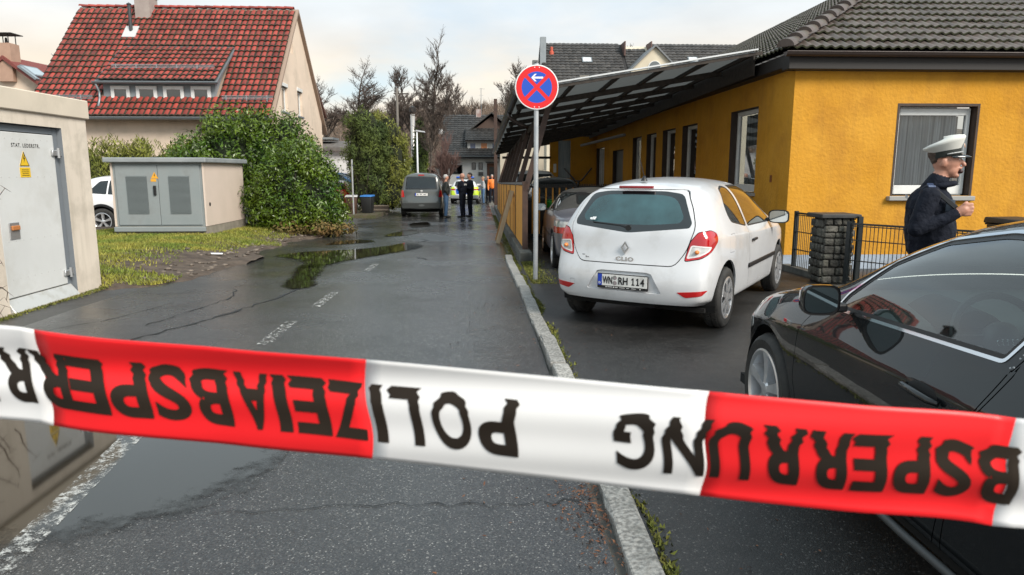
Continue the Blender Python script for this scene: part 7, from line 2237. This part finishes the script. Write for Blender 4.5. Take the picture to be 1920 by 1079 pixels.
# ------------------------------------------------------------------ street furniture
GALV = mat('galvanised_post', (.40, .43, .46), .4, (.48, .50, .52), 8, metal=.5)
ns_ = thing('traffic_sign', 'round red and blue no-stopping sign with a white left arrow on a grey post', 'sign', (.80, 10.02, gz(10)))
B = MB(); B.tube([(0, 0, -.1), (0, 0, 3.06)], .034, 16); B.build('post', GALV, ns_, auto=40)
B = MB(); B.lathe([(.034, 3.06), (.03, 3.075), (0, 3.08)], 16); B.build('post_cap', TRIM, ns_)
zc = 2.73
B = MB(); B.lathe([(0, .0), (.300, .0), (.305, -.006), (.30, -.012), (.290, -.012)], 64, 'y', (0, -.040, zc)); plt = B.build('sign_plate', mat('sign_white', (.78, .78, .78), .4), ns_, auto=40)
SRED = mat('sign_red', (.66, .012, .015), .35); SBLUE = mat('sign_blue', (.012, .075, .48), .35)
B = MB(); B.lathe([(0, -.0125), (.288, -.0125)], 64, 'y', (0, -.040, zc)); B.build('red_disc', SRED, plt)
R_ = .212; hwid = .0255
for q in range(4):
    a0 = q * PI / 2 + PI / 4
    # a blue sector between two bars of the cross
    da = math.asin(hwid / R_)
    pts = [(hwid * math.sqrt(2) * math.cos(a0 + PI / 4), hwid * math.sqrt(2) * math.sin(a0 + PI / 4))]
    n = 16
    for k in range(n + 1):
        a = a0 + da + (PI / 2 - 2 * da) * k / n
        pts.append((R_ * math.cos(a), R_ * math.sin(a)))
    B = MB(); B.bm.faces.new([B.bm.verts.new((p[0], -.0535, zc + p[1])) for p in pts]); B.build('blue_field', SBLUE, plt)
B = MB()
for P in ([(-.03, -.013), (.088, -.013), (.088, .013), (-.03, .013)],):
    B.bm.faces.new([B.bm.verts.new((x, -.0545, zc + .130 + z)) for x, z in P])
for s in (1, -1):
    P = [(-.078, 0), (-.058, 0), (-.005, s * .046), (-.030, s * .050)]
    P = [(-.078, 0), (-.052, 0), (-.002, s * .050), (-.030, s * .050)]
    B.bm.faces.new([B.bm.verts.new((x, -.0545, zc + .130 + z)) for x, z in P])
P = [(-.066, -.0125), (-.03, -.0125), (-.03, .0125), (-.066, .0125)]
B.bm.faces.new([B.bm.verts.new((x, -.0547, zc + .130 + z)) for x, z in P])
B.build('white_arrow', mat('sign_white', (.78, .78, .78), .4), plt)
for s in (1, -1):
    for x in (-.032, .032):
        B = MB(); B.lathe([(0, -.004), (.007, -.003), (.008, 0)], 8, 'y', (x, -.0535, zc + s * .268)); B.build('rivet', mat('sign_white', (.78, .78, .78), .4), plt)
for z in (-.18, .18):
    B = MB(); B.lathe([(.038, -.02), (.042, -.02), (.042, .02), (.038, .02)], 16, 'z', (0, 0, zc + z)); B.box(-.05, .05, -.040, -.034, zc + z - .02, zc + z + .02); B.build('clamp', GALV, ns_)

lp = thing('street_lamp', 'slim white street lamp beyond the tall conifers', 'lamp', (-4.05, 46.0, gz(46)))
B = MB(); B.tube([(0, 0, -.1), (0, 0, 2.2), (0, 0, 4.55)], [.075, .06, .045], 10); B.build('mast', mat('lamp_white', (.66, .68, .70), .4), lp, smooth=True)
B = MB(); B.hexa([(-.08, -.08, 4.52), (.55, -.08, 4.45), (.55, .08, 4.45), (-.08, .08, 4.52), (-.06, -.06, 4.62), (.5, -.05, 4.53), (.5, .05, 4.53), (-.06, .06, 4.62)]); B.build('lamp_head', mat('lamp_head', (.35, .36, .37), .4), lp)
B = MB(); B.box(-.40, .30, -.03, .0, 1.45, 1.60); B.build('street_name_plate', mat('sign_white', (.78, .78, .78), .4), lp)
st = thing('traffic_sign', 'back of a grey triangular traffic sign on a white post beside the lamp', 'sign', (-4.85, 45.5, gz(45.5)))
B = MB(); B.tube([(0, 0, -.1), (0, 0, 3.0)], .05, 10); B.build('post', mat('lamp_white', (.66, .68, .70), .4), st)
B = MB(); B.prism(rounded([(-.42, 1.92), (.42, 1.92), (.42, 2.35), (0, 2.78), (-.42, 2.35)], .08, 3), (0, .02, 0), (.02, .06, 0)); B.build('sign_back', mat('sign_back_grey', (.10, .105, .11), .5), st)
po = thing('wooden_mast', 'telephone mast with a cross arm behind the conifers', 'mast', (-6.3, 55, -.5))
B = MB(); B.tube([(0, 0, 0), (0, 0, 8.3)], [.12, .09], 10); B.build('pole', mat('mast_wood', (.20, .18, .16), .8), po)
B = MB(); B.bar((-.25, 0, 7.9), (.9, 0, 7.9), .08, .08); B.build('cross_arm', BARK, po)
po = thing('chimney_flue', 'short steel flue with a cowl standing behind the conifers', 'flue', (-5.05, 54, -.5))
B = MB(); B.tube([(0, 0, 0), (0, 0, 6.3)], .17, 12); B.build('pipe', mat('steel_flue', (.5, .48, .45), .4, metal=.5), po, smooth=True)
B = MB(); B.lathe([(.24, 6.45), (.24, 6.8), (0, 6.9)], 12); B.build('cowl', TRIM, po)
gp = thing('marker_post', 'thin grey post with a small cross piece beside the bins on the left', 'post', (-5.22, 29.0, gz(29)))
B = MB(); B.tube([(0, 0, -.1), (0, 0, 2.35)], .033, 8); B.build('post', GALV, gp)
B = MB(); B.bar((-.2, 0, 2.12), (.12, 0, 2.12), .05, .05); B.build('cross_piece', TRIM, gp)
# bins and timber by the driveway
b1 = thing('wheelie_bin', 'brown wheelie bin beside the thin grey post', 'bin', (-5.40, 29.6, gz(29.6)), .1)
make_bin(b1, mat('brown_bin', (.06, .03, .018), .6), mat('grey_lid', (.45, .45, .45), .5), .85)
b2 = thing('wheelie_bin', 'dark wheelie bin with a blue lid left of the thuja', 'bin', (-4.78, 29.9, gz(29.9)), -.1)
make_bin(b2, BINB, mat('blue_lid', (.03, .16, .45), .45), .85)
b3 = thing('wheelie_bin', 'black wheelie bin half hidden by the front laurel', 'bin', (-6.05, 29.8, gz(29.8)), .05)
make_bin(b3, BINB, BINB, .9)
ws_ = thing('timber_steps', 'weathered timber steps at the foot of the tall conifers', 'steps', (-4.55, 30.6, gz(30.6)))
for k in range(3):
    B = MB(); B.box(-.7, .5, .22 * k, .22 * k + .24, .17 * k, .17 * k + .06); B.bevel(.01, 1); B.build('tread', mat('old_timber', (.20, .16, .12), .85, (.12, .10, .08), 6, stretch=(1, 6, 6)), ws_)
    B = MB(); B.box(-.7, .5, .22 * k + .03, .22 * k + .06, .17 * k - .16, .17 * k - .001); B.build('riser', mat('old_timber_dark', (.07, .055, .045), .9), ws_)
eb = thing('bed_edging', 'mossy low edging round the bed with the bins', 'edging', (0, 0, 0))
B = MB()
B.hexa([(-7.2, 28.0, -.5), (-4.2, 28.3, -.5), (-4.0, 31.8, -.5), (-7.2, 31.8, -.5), (-7.2, 28.05, -.2), (-4.25, 28.35, -.2), (-4.1, 31.8, -.2), (-7.2, 31.8, -.2)]); B.build('edging', mat('mossy_earth', (.05, .055, .02), .95, (.08, .06, .04), 4, bump=.3, bscale=12), eb)
# timber pallet leaning on the board fence
pl = thing('wooden_pallet', 'narrow timber frame leaning on the orange board fence', 'pallet', (0, 0, 0))
WOODL = mat('pale_timber', (.58, .48, .34), .75, (.46, .36, .24), 4, stretch=(4, 4, .6)); WOODO = mat('warm_timber', (.50, .25, .08), .7, (.36, .18, .06), 5, stretch=(4, 4, .6))
def lean(y, t, dy=0): return Vector((.40 + .34 * t, y + dy, gz(y) + 1.22 * t + .01))
for y, m_ in ((16.15, WOODL), (17.0, WOODO)):
    B = MB(); B.bar(lean(y, 0), lean(y, 1), .10, .045, (0, 1, 0)); B.bevel(.008, 1); B.build('plank', m_, pl)
for k in range(7):
    t = .06 + .145 * k
    B = MB(); a, b = lean(16.2, t), lean(16.95, t); o_ = Vector((.035, 0, -.01)); B.bar(a + o_, b + o_, .02, .07, (.34, 0, 1.22)); B.build('slat', WOODO, pl)

# ------------------------------------------------------------------ barrier tape across the street
tp = thing('barrier_tape', 'red and white police barrier tape stretched across the street close to us', 'tape', (0, 0, 0))
TAPER = mat('tape_red', (.85, .022, .025), .38, (.80, .015, .02), 3, spec=.4)
TAPEW = mat('tape_white', (.80, .80, .80), .38, (.74, .74, .75), 3, spec=.4)
TAPEK = mat('tape_print', (.008, .006, .005), .6, (.03, .021, .014), 2.2, spec=.25)
TW = .080
# the tape's run: top edge points (x, y, z) read off the place it hangs
TOPP = [(-3.3, 1.02, 1.57), (-2.2, .84, 1.52), (-1.35, .70, 1.478), (-.80, .615, 1.447), (-.355, .541, 1.4235), (-.20, .517, 1.4117), (-.082, .4925, 1.4066), (.037, .4690, 1.3998), (.158, .4465, 1.3929), (.25, .4325, 1.3872), (.35, .4185, 1.3812), (.70, .37, 1.362), (1.0, .33, 1.345), (1.46, .27, 1.32)]
def tape_top(x):
    i = 0
    while i < len(TOPP) - 2 and x > TOPP[i + 1][0]: i += 1
    p0, p1, p2, p3 = TOPP[max(0, i - 1)], TOPP[i], TOPP[i + 1], TOPP[min(len(TOPP) - 1, i + 2)]
    t = (x - p1[0]) / (p2[0] - p1[0])
    f = lambda k: .5 * (2 * p1[k] + (-p0[k] + p2[k]) * t + (2 * p0[k] - 5 * p1[k] + 4 * p2[k] - p3[k]) * t * t + (-p0[k] + 3 * p1[k] - 3 * p2[k] + p3[k]) * t ** 3)
    return f(1), f(2)
def tape_pt(s, t, lift=0.):
    """s = metres along x, t = 0 at the top edge, 1 at the bottom edge"""
    y, z = tape_top(s)
    rip = .0028 * math.sin(2 * PI * (1.05 * t + .12) + 1.1 * math.sin(s * 5)) + .0012 * math.sin(2 * PI * 2.1 * t + s * 9)
    curl = .0015 * (abs(t - .5) * 2) ** 3
    return Vector((s + .004 * math.sin(2 * PI * t + 3) * .6, y + rip - curl - lift + .010 * (t - .5), z - TW * t))
def band(s0, s1, m_, name):
    n = max(4, int((s1 - s0) / .012)); B = MB()
    B.grid([[tape_pt(s0 + (s1 - s0) * k / n, j / 22) for j in range(23)] for k in range(n + 1)])
    o = B.build(name, m_, tp, smooth=True, recalc=False)
    md = o.modifiers.new('t', 'SOLIDIFY'); md.thickness = .0003
    return o

edges = [-3.26, -2.98, -2.7, -2.45, -2.2, -1.92, -1.65, -1.35, -.98, -.60, -.339, -.083, .1535, .347, .585, .84, 1.1, 1.42]
for k, (a, b) in enumerate(zip(edges, edges[1:])):
    red = (k % 2 == 0)
    band(a, b, TAPER if red else TAPEW, 'red_band' if red else 'white_band')
def tape_letter(ch, s0, s1):
    """one printed letter, upside down as the tape hangs, between s0 and s1 along the tape"""
    me = textmesh(ch, 1., .030, 1.0, 0, 8)
    bm = bmesh.new(); bm.from_mesh(me); bpy.data.meshes.remove(me)
    x0 = min(v.co.x for v in bm.verts); x1 = max(v.co.x for v in bm.verts); y1 = max(v.co.y for v in bm.verts); y0 = min(v.co.y for v in bm.verts)
    for i in range(1, 14):
        bmesh.ops.bisect_plane(bm, geom=bm.verts[:] + bm.edges[:] + bm.faces[:], plane_co=(0, y0 + (y1 - y0) * i / 14, 0), plane_no=(0, 1, 0))
    for i in range(1, 5):
        bmesh.ops.bisect_plane(bm, geom=bm.verts[:] + bm.edges[:] + bm.faces[:], plane_co=(x0 + (x1 - x0) * i / 5, 0, 0), plane_no=(1, 0, 0))
    for v in bm.verts:
        t = .235 + (v.co.y - y0) / (y1 - y0) * .56
        q = s1 - .0012 - (v.co.x - x0) / (x1 - x0) * (s1 - s0 - .0024)
        sm = (s0 + s1) / 2
        # the print is pulled sideways along a stretch fold near the upper edge
        if t < .45: q += .040 * (.45 - t) * max(0., math.sin(sm * 9 + .6)) + .0018 * math.sin(t * 70 + sm * 40) * (.45 - t) / .2
        v.co = tape_pt(q, t + .006 * math.sin(q * 60), .0007)
    me = bpy.data.meshes.new('lettering'); bm.to_mesh(me); bm.free()
    return link('lettering', me, TAPEK, tp)
for ch, a, b in [('P', -0.0049, 0.0249), ('O', -0.0369, -0.0068), ('L', -0.0671, -0.0427), ('I', -0.0806, -0.0698), ('Z', -0.1126, -0.0833), ('E', -0.1419, -0.1126), ('I', -0.1557, -0.1431), ('A', -0.1858, -0.1565), ('B', -0.2214, -0.19), ('S', -0.254, -0.2223), ('P', -0.2876, -0.254), ('E', -0.3202, -0.2876), ('R', -0.3509, -0.3171), ('R', -0.3802, -0.3498), ('U', -0.4084, -0.3817), ('N', -0.4376, -0.4102), ('G', -0.4669, -0.4395), ('G', 0.0908, 0.1205), ('N', 0.1234, 0.1531), ('U', 0.1545, 0.1835), ('R', 0.1856, 0.2158), ('R', 0.2173, 0.2468), ('E', 0.2482, 0.273), ('P', 0.2747, 0.3012), ('S', 0.3025, 0.3276), ('B', 0.3296, 0.3554), ('A', 0.3568, 0.3831), ('I', 0.3852, 0.3953), ('E', 0.398, 0.4217), ('Z', 0.4237, 0.4474), ('I', 0.4501, 0.4596), ('L', 0.4616, 0.4833)]:
    tape_letter(ch, a, b)
# the far tape behind the police car
ft = thing('barrier_tape', 'thin red and white tape far down the street between the far people', 'tape', (0, 0, 0))
for k in range(10):
    x0 = -2.2 + k * .5; x1 = x0 + .5
    B = MB(); zf = lambda x: .72 + .03 * math.sin(x); B.quad((x0, 44.6, zf(x0) - .05), (x1, 44.6, zf(x1) - .05), (x1, 44.6, zf(x1) + .05), (x0, 44.6, zf(x0) + .05)); B.build('red_band' if k % 2 else 'white_band', TAPER if k % 2 else TAPEW, ft)
# ------------------------------------------------------------------ people
SKIN = mat('skin', (.43, .205, .14), .5, (.50, .25, .175), 12)
NAVY = mat('navy_uniform', (.006, .008, .015), .85, (.012, .015, .025), 10, bump=.2, bscale=14, spec=.2)
DARKG = mat('dark_jacket', (.012, .016, .014), .75, (.022, .026, .024), 9, bump=.1, bscale=18)
JEANS = mat('blue_jeans', (.045, .10, .20), .85, (.08, .15, .26), 8)
BLACKS = mat('black_shoes', (.01, .01, .01), .5)
HAIRG = mat('grey_hair', (.32, .31, .30), .8, (.45, .44, .43), 40)
HAIRD = mat('dark_hair', (.015, .012, .010), .7)
def capsule(B, a, b, ra, rb, n=12):
    a, b = Vector(a), Vector(b)
    d = b - a; L = d.length
    if L < 1e-5: B.ball(a, ra, n, 8); return
    d /= L
    pts, rad = [], []
    for k in range(4): 
        t = (1 - math.cos(PI / 2 * (k + .4) / 4.4)); q = math.sqrt(max(.02, 1 - (1 - t) ** 2)); pts.append(a - d * ra * (1 - t)); rad.append(ra * q)
    for k in range(1, 5): pts.append(a + d * L * k / 5); rad.append(ra + (rb - ra) * k / 5)
    for k in range(3, -1, -1):
        t = (1 - math.cos(PI / 2 * (k + .4) / 4.4)); q = math.sqrt(max(.02, 1 - (1 - t) ** 2)); pts.append(b + d * rb * (1 - t)); rad.append(rb * q)
    B.tube(pts, rad, n)
def person_mesh(shapes, voxel, smooth_it=4):
    """shapes: list of (kind, args, region); fuse them into one skin and colour each face by its nearest shape"""
    B = MB()
    for kind, a, reg in shapes:
        if kind == 'c': capsule(B, *a)
        elif kind == 'b': B.ball(a[0], a[1], 14, 10)
    me = B.mesh('body')
    o = bpy.data.objects.new('tmp', me); COL.objects.link(o)
    md = o.modifiers.new('r', 'REMESH'); md.mode = 'VOXEL'; md.voxel_size = voxel
    sm = o.modifiers.new('s', 'SMOOTH'); sm.factor = .5; sm.iterations = smooth_it
    bpy.context.view_layer.update()
    m2 = bpy.data.meshes.new_from_object(o.evaluated_get(bpy.context.evaluated_depsgraph_get()))
    bpy.data.objects.remove(o); bpy.data.meshes.remove(me)
    m2.materials.clear()
    nf = len(m2.polygons)
    cen = np.empty(nf * 3, 'f4'); m2.polygons.foreach_get('center', cen); cen = cen.reshape(-1, 3)
    best = np.full(nf, 1e9); idx = np.zeros(nf, 'i4')
    for kind, a, reg in shapes:
        if kind == 'c':
            p, q = np.array(a[0]), np.array(a[1]); ba = q - p; L2 = (ba * ba).sum() + 1e-9
            h = np.clip(((cen - p) @ ba) / L2, 0, 1); d = np.linalg.norm(cen - p - h[:, None] * ba, axis=1) - (a[2] + (a[3] - a[2]) * h)
        else:
            c = np.array(a[0]); r = np.array(a[1] if isinstance(a[1], (tuple, list)) else (a[1],) * 3)
            d = (np.linalg.norm((cen - c) / r, axis=1) - 1) * r.min()
        w = d < best; best[w] = d[w]; idx[w] = reg
    m2.polygons.foreach_set('material_index', idx)
    m2.shade_smooth()
    return m2
def standing(hgt, top, legs, shoes, hair, skin=SKIN, arms='cross', turn=0., stance=.10, bulk=1., step=0.):
    """a standing adult facing +y; regions 0 skin 1 top 2 legs 3 shoes 4 hair"""
    k = hgt / 1.8; v = lambda *p: (p[0] * k, p[1] * k, p[2] * k)
    S_ = []
    c = lambda a, b, ra, rb, g: S_.append(('c', (v(*a), v(*b), ra * k, rb * k), g))
    b = lambda p, r, g: S_.append(('b', (v(*p), tuple(q * k for q in r)), g))
    bl = bulk
    for s in (1, -1):
        c((s * .09, 0, .93), (s * stance, .01 + s * step * .5, .50), .098 * bl, .066, 2); c((s * stance, .01 + s * step * .5, .50), (s * stance * 1.05, -.02 + s * step, .09), .064, .05, 2)
        c((s * stance * 1.05, -.03 + s * step, .05), (s * stance * 1.25, .15 + s * step, .04), .045, .038, 3)
    b((0, -.01, .98), (.172 * bl, .125 * bl, .13), 2)
    c((0, 0, 1.02), (0, .0, 1.22), .150 * bl, .160 * bl, 1)
    b((0, 0, 1.12), (.178 * bl, .135 * bl, .20), 1); b((0, .0, 1.30), (.195 * bl, .128 * bl, .17), 1)
    c((-.15, 0, 1.42), (.15, 0, 1.42), .075, .075, 1)
    c((0, -.01, 1.45), (0, .01, 1.56), .06, .055, 0)
    b((0, .02, 1.665), (.075, .095, .118), 0); b((0, .03, 1.60), (.058, .075, .06), 0); c((0, .11, 1.665), (0, .122, 1.64), .012, .017, 0)
    for s in (1, -1): b((s * .077, .0, 1.66), (.012, .02, .03), 0)
    b((0, .0, 1.715), (.079, .098, .078), 4); b((0, -.03, 1.68), (.077, .075, .09), 4)
    for s in (1, -1):
        sh = (s * .205 * bl, 0, 1.41)
        if arms == 'cross':
            el = (s * .25, .05, 1.14); wr = (-s * .03, .19, 1.20 + .03 * s)
        elif arms == 'pockets':
            el = (s * .275, -.07, 1.14); wr = (s * .19, .06, .97)
        else:
            el = (s * .25, -.02, 1.13); wr = (s * .24, .06, .88)
        c(sh, el, .066 * bl, .054, 1); c(el, wr, .054, .042, 1)
        d = Vector(wr) - Vector(el); d.normalize(); hp = Vector(wr) + d * .06
        c(wr, tuple(hp), .036, .036, 0)
    return person_mesh(S_, .016 * k, 3), [skin, top, legs, shoes, hair]
def add_person(label, loc, rot, group=None, extra=None, **kw):
    root = thing('person', label, 'person', loc, rot, group)
    me, ms = standing(**kw)
    link('body', me, ms, root)
    return root
gp_ = 'people standing on the street'
p1 = add_person('grey-haired man in a dark jacket and blue jeans beside the grey van', (-1.40, 28.7, gz(28.7)), math.radians(-78), None, hgt=1.76, top=DARKG, legs=JEANS, shoes=BLACKS, hair=HAIRG, arms='pockets', bulk=1.15)
p2 = add_person('policeman in dark uniform with folded arms, nearer of the pair before the police car', (-.72, 28.6, gz(28.6)), math.radians(62), None, hgt=1.80, top=NAVY, legs=NAVY, shoes=BLACKS, hair=mat('bald_skin', (.48, .25, .18), .5), arms='cross', bulk=1.12)
p3 = add_person('dark-haired policeman with a yellow badge, farther right of the pair', (-.42, 29.0, gz(29)), math.radians(110), None, hgt=1.84, top=NAVY, legs=NAVY, shoes=BLACKS, hair=HAIRD, arms='cross', bulk=1.08)
B = MB(); B.box(-.05, .05, -.004, .004, -.05, .05); B.bevel(.003, 1); o = B.build('sleeve_badge', mat('badge_gold', (.7, .45, .05), .5), p3); o.location = (.0, -.139, 1.30)
B = MB(); B.box(-.10, .10, -.003, .003, -.035, .035); o = B.build('back_print', mat('print_white', (.7, .7, .7), .6), p2); o.location = (0, -.136, 1.34)
p4 = add_person('person in a pale grey jacket and jeans near the far tape', (.18, 42.2, gz(42)), math.radians(100), None, hgt=1.66, top=mat('pale_jacket', (.40, .42, .43), .8, (.30, .31, .33), 9), legs=JEANS, shoes=BLACKS, hair=mat('light_hair', (.30, .20, .12), .8), arms='cross')
p5 = add_person('person in dark clothes behind the pale jacket at the far tape', (.50, 44.2, gz(44)), math.radians(150), None, hgt=1.74, top=DARKG, legs=NAVY, shoes=BLACKS, hair=HAIRD, arms='down')
p6 = add_person('person in an orange vest next to the brown column far down the street', (.74, 43.6, gz(43.6)), math.radians(185), None, hgt=1.78, top=mat('orange_vest', (.75, .18, .02), .6), legs=NAVY, shoes=BLACKS, hair=HAIRG, arms='down')

# ---- policeman walking past behind the black car, seen in profile (faces +x)
root = thing('person', 'policeman in navy jacket and white cap shouting while walking right past the window', 'person', (3.57, 5.32, gz(5.3) + .0), math.radians(-32))
S_ = []
c = lambda a, b, ra, rb, g: S_.append(('c', (a, b, ra, rb), g))
b = lambda p, r, g: S_.append(('b', (p, r), g))
# legs in mid stride (x forward, y to his left; his right side, -y, is towards us)
c((0, -.09, .88), (.17, -.10, .47), .10, .068, 2); c((.17, -.10, .47), (.10, -.11, .10), .066, .052, 2); c((.08, -.11, .05), (.26, -.11, .04), .045, .04, 3)
c((0, .09, .88), (-.10, .09, .48), .10, .068, 2); c((-.10, .09, .48), (-.36, .10, .16), .066, .052, 2); c((-.38, .10, .09), (-.24, .10, .03), .045, .04, 3)
b((0, 0, .94), (.135, .175, .14), 2)
c((-.02, 0, .98), (-.03, 0, 1.22), .168, .180, 1); b((-.02, 0, 1.08), (.185, .20, .22), 1); b((-.04, 0, 1.26), (.170, .21, .18), 1)
c((-.045, -.14, 1.365), (-.045, .14, 1.365), .078, .078, 1)
c((-.04, 0, 1.37), (.0, 0, 1.46), .095, .080, 1)                      # raised collar
c((-.01, 0, 1.44), (.025, 0, 1.53), .062, .058, 0)
# head, chin down, mouth open
b((.045, 0, 1.625), (.098, .076, .110), 0); b((.068, 0, 1.555), (.066, .056, .055), 0); c((.045, 0, 1.55), (.112, 0, 1.512), .045, .026, 0)
c((.138, 0, 1.628), (.163, 0, 1.592), .011, .017, 0)
b((.135, 0, 1.565), (.020, .028, .010), 0); b((.118, 0, 1.508), (.022, .026, .014), 0)
b((.125, 0, 1.655), (.020, .055, .012), 0)
for s in (1, -1): b((.025, s * .080, 1.605), (.024, .014, .036), 0)
b((-.005, 0, 1.672), (.084, .0765, .060), 4); b((-.030, 0, 1.635), (.036, .066, .045), 4)
# his right arm bent, fist at the chest
c((-.05, -.225, 1.345), (-.12, -.285, 1.11), .078, .064, 1); c((-.12, -.285, 1.11), (.07, -.245, 1.19), .062, .047, 1); c((.07, -.245, 1.19), (.125, -.235, 1.225), .046, .042, 1)
# his left arm swung back
c((-.05, .225, 1.345), (-.06, .27, 1.10), .078, .06, 1); c((-.06, .27, 1.10), (.04, .28, .88), .058, .044, 1); c((.04, .28, .87), (.06, .28, .80), .04, .035, 0)
# right hand: palm, thumb and four curled fingers round the strap
c((.125, -.235, 1.225), (.172, -.228, 1.255), .032, .042, 0)
for k in range(4):
    zz = 1.296 - .025 * k; L = (.040, .046, .043, .034)[k]
    c((.185, -.238, zz), (.185 + L, -.228, zz + .004), .0145, .0135, 0); c((.185 + L, -.228, zz + .004), (.185 + L * .8, -.196, zz + .002), .0135, .0125, 0)
c((.165, -.222, 1.285), (.192, -.196, 1.315), .014, .011, 0)
me = person_mesh(S_, .0075, 3)
body = link('body', me, [SKIN, NAVY, NAVY, BLACKS, mat('short_brown_hair', (.045, .030, .022), .8, (.09, .06, .045), 60)], root)
# face details
B = MB(); B.ball((.142, 0, 1.540), (.020, .024, .017), 12, 8); B.build('mouth', mat('open_mouth', (.03, .006, .006), .5), root, smooth=True)
for s in (1, -1):
    B = MB(); B.ball((.128, s * .033, 1.634), (.010, .013, .008), 10, 8); e_ = B.build('eye', mat('eye_white', (.65, .62, .58), .2), root, smooth=True)
    B = MB(); B.ball((.136, s * .034, 1.634), (.004, .006, .006), 8, 6); B.build('iris', HAIRD, e_, smooth=True)
    B = MB(); B.tube([(.134, s * .018, 1.652), (.131, s * .036, 1.655), (.112, s * .054, 1.650)], [.005, .005, .003], 6); B.build('eyebrow', HAIRD, root, smooth=True)
# white peaked cap
cap = empty_part('peaked_cap', root, (.035, 0, 1.662)); cap.rotation_euler = (0, math.radians(-11), 0)
CAPW = mat('cap_white', (.66, .66, .62), .7, (.58, .58, .54), 10)
B = MB()
rows = []
for (r_, z_, lift) in ((.098, .035, 0), (.110, .055, .004), (.130, .083, .018), (.136, .096, .022), (.129, .108, .024), (.095, .120, .022), (.05, .127, .02), (.001, .128, .018)):
    rows.append([(r_ * 1.08 * math.cos(a), r_ * .92 * math.sin(a), z_ + lift * math.cos(a)) for a in [2 * PI * k / 32 for k in range(33)]])
B.grid(rows); bmesh.ops.remove_doubles(B.bm, verts=B.bm.verts[:], dist=.0005); B.build('crown', CAPW, cap, smooth=True)
B = MB(); B.grid([[(r_ * 1.08 * math.cos(a), r_ * .90 * math.sin(a), z_) for a in [2 * PI * k / 32 for k in range(33)]] for r_, z_ in ((.097, -.012), (.099, .037))]); B.build('cap_band', mat('cap_band', (.012, .016, .014), .8), cap, smooth=True)
B = MB(); B.tube([(.104 * 1.08 * math.cos(a), .104 * .9 * math.sin(a), .006) for a in [-1.5 + 3.0 * k / 16 for k in range(17)]], .006, 6); B.build('silver_cord', mat('silver_cord', (.5, .52, .52), .4, (.2, .2, .2), 90), cap, smooth=True)
B = MB()
rows = []
for t in (0, .5, 1.):
    rows.append([((.100 + .055 * t * math.cos(a)) * 1.08 * math.cos(a), (.100 + .01 * t) * .9 * math.sin(a), -.008 - .035 * t * math.cos(a) ** .5) for a in [-1.25 + 2.5 * k / 16 for k in range(17)]])
B.grid(rows); pk = B.build('peak', mat('patent_black', (.008, .01, .01), .15, coat=1.), cap, smooth=True)
md = pk.modifiers.new('s', 'SOLIDIFY'); md.thickness = .003
B = MB(); B.lathe([(0, .006), (.015, .005), (.018, 0)], 12, 'x', (.128, 0, .05)); B.build('cap_badge', mat('badge_star', (.65, .25, .08), .4, (.6, .55, .5), 120), cap, smooth=True)
# shoulder strap, epaulette, sling strap, radio, back print
B = MB(); B.bar((-.055, -.150, 1.448), (-.04, -.225, 1.42), .045, .012); B.bevel(.004, 1); ep = B.build('epaulette', mat('epaulette_blue', (.02, .035, .08), .6), root)
B = MB(); B.bar((-.042, -.205, 1.432), (-.038, -.218, 1.427), .046, .004); B.build('rank_bar', mat('rank_bar', (.2, .25, .38), .5), ep)
B = MB(); B.bar((-.055, -.175, 1.435), (.13, -.205, 1.27), .035, .012, (0, -1, .3)); B.bevel(.004, 1); B.build('strap', mat('strap_black', (.009, .010, .012), .6), root)
B = MB(); B.box(.06, .12, -.20, -.165, 1.24, 1.33); B.bevel(.008, 2); B.build('radio', mat('radio_blue_grey', (.035, .05, .07), .5), root, auto=40)
B = MB(); B.grid([[(-.212 + 1.1 * y * y, y, z - .4 * y * y) for y in (-.13, -.09, -.05, .0, .05, .09, .13)] for z in (1.335, 1.36)]); bpn = B.build('back_print', mat('print_silver', (.40, .42, .44), .5), root)
B = MB(); B.tube([(.035 * math.cos(0) - .02 + .098 * math.cos(a), .098 * math.sin(a), 1.43 + .02 * math.cos(a)) for a in [2 * PI * k / 24 for k in range(25)]], .022, 8, False); B.build('collar', NAVY, root, smooth=True)
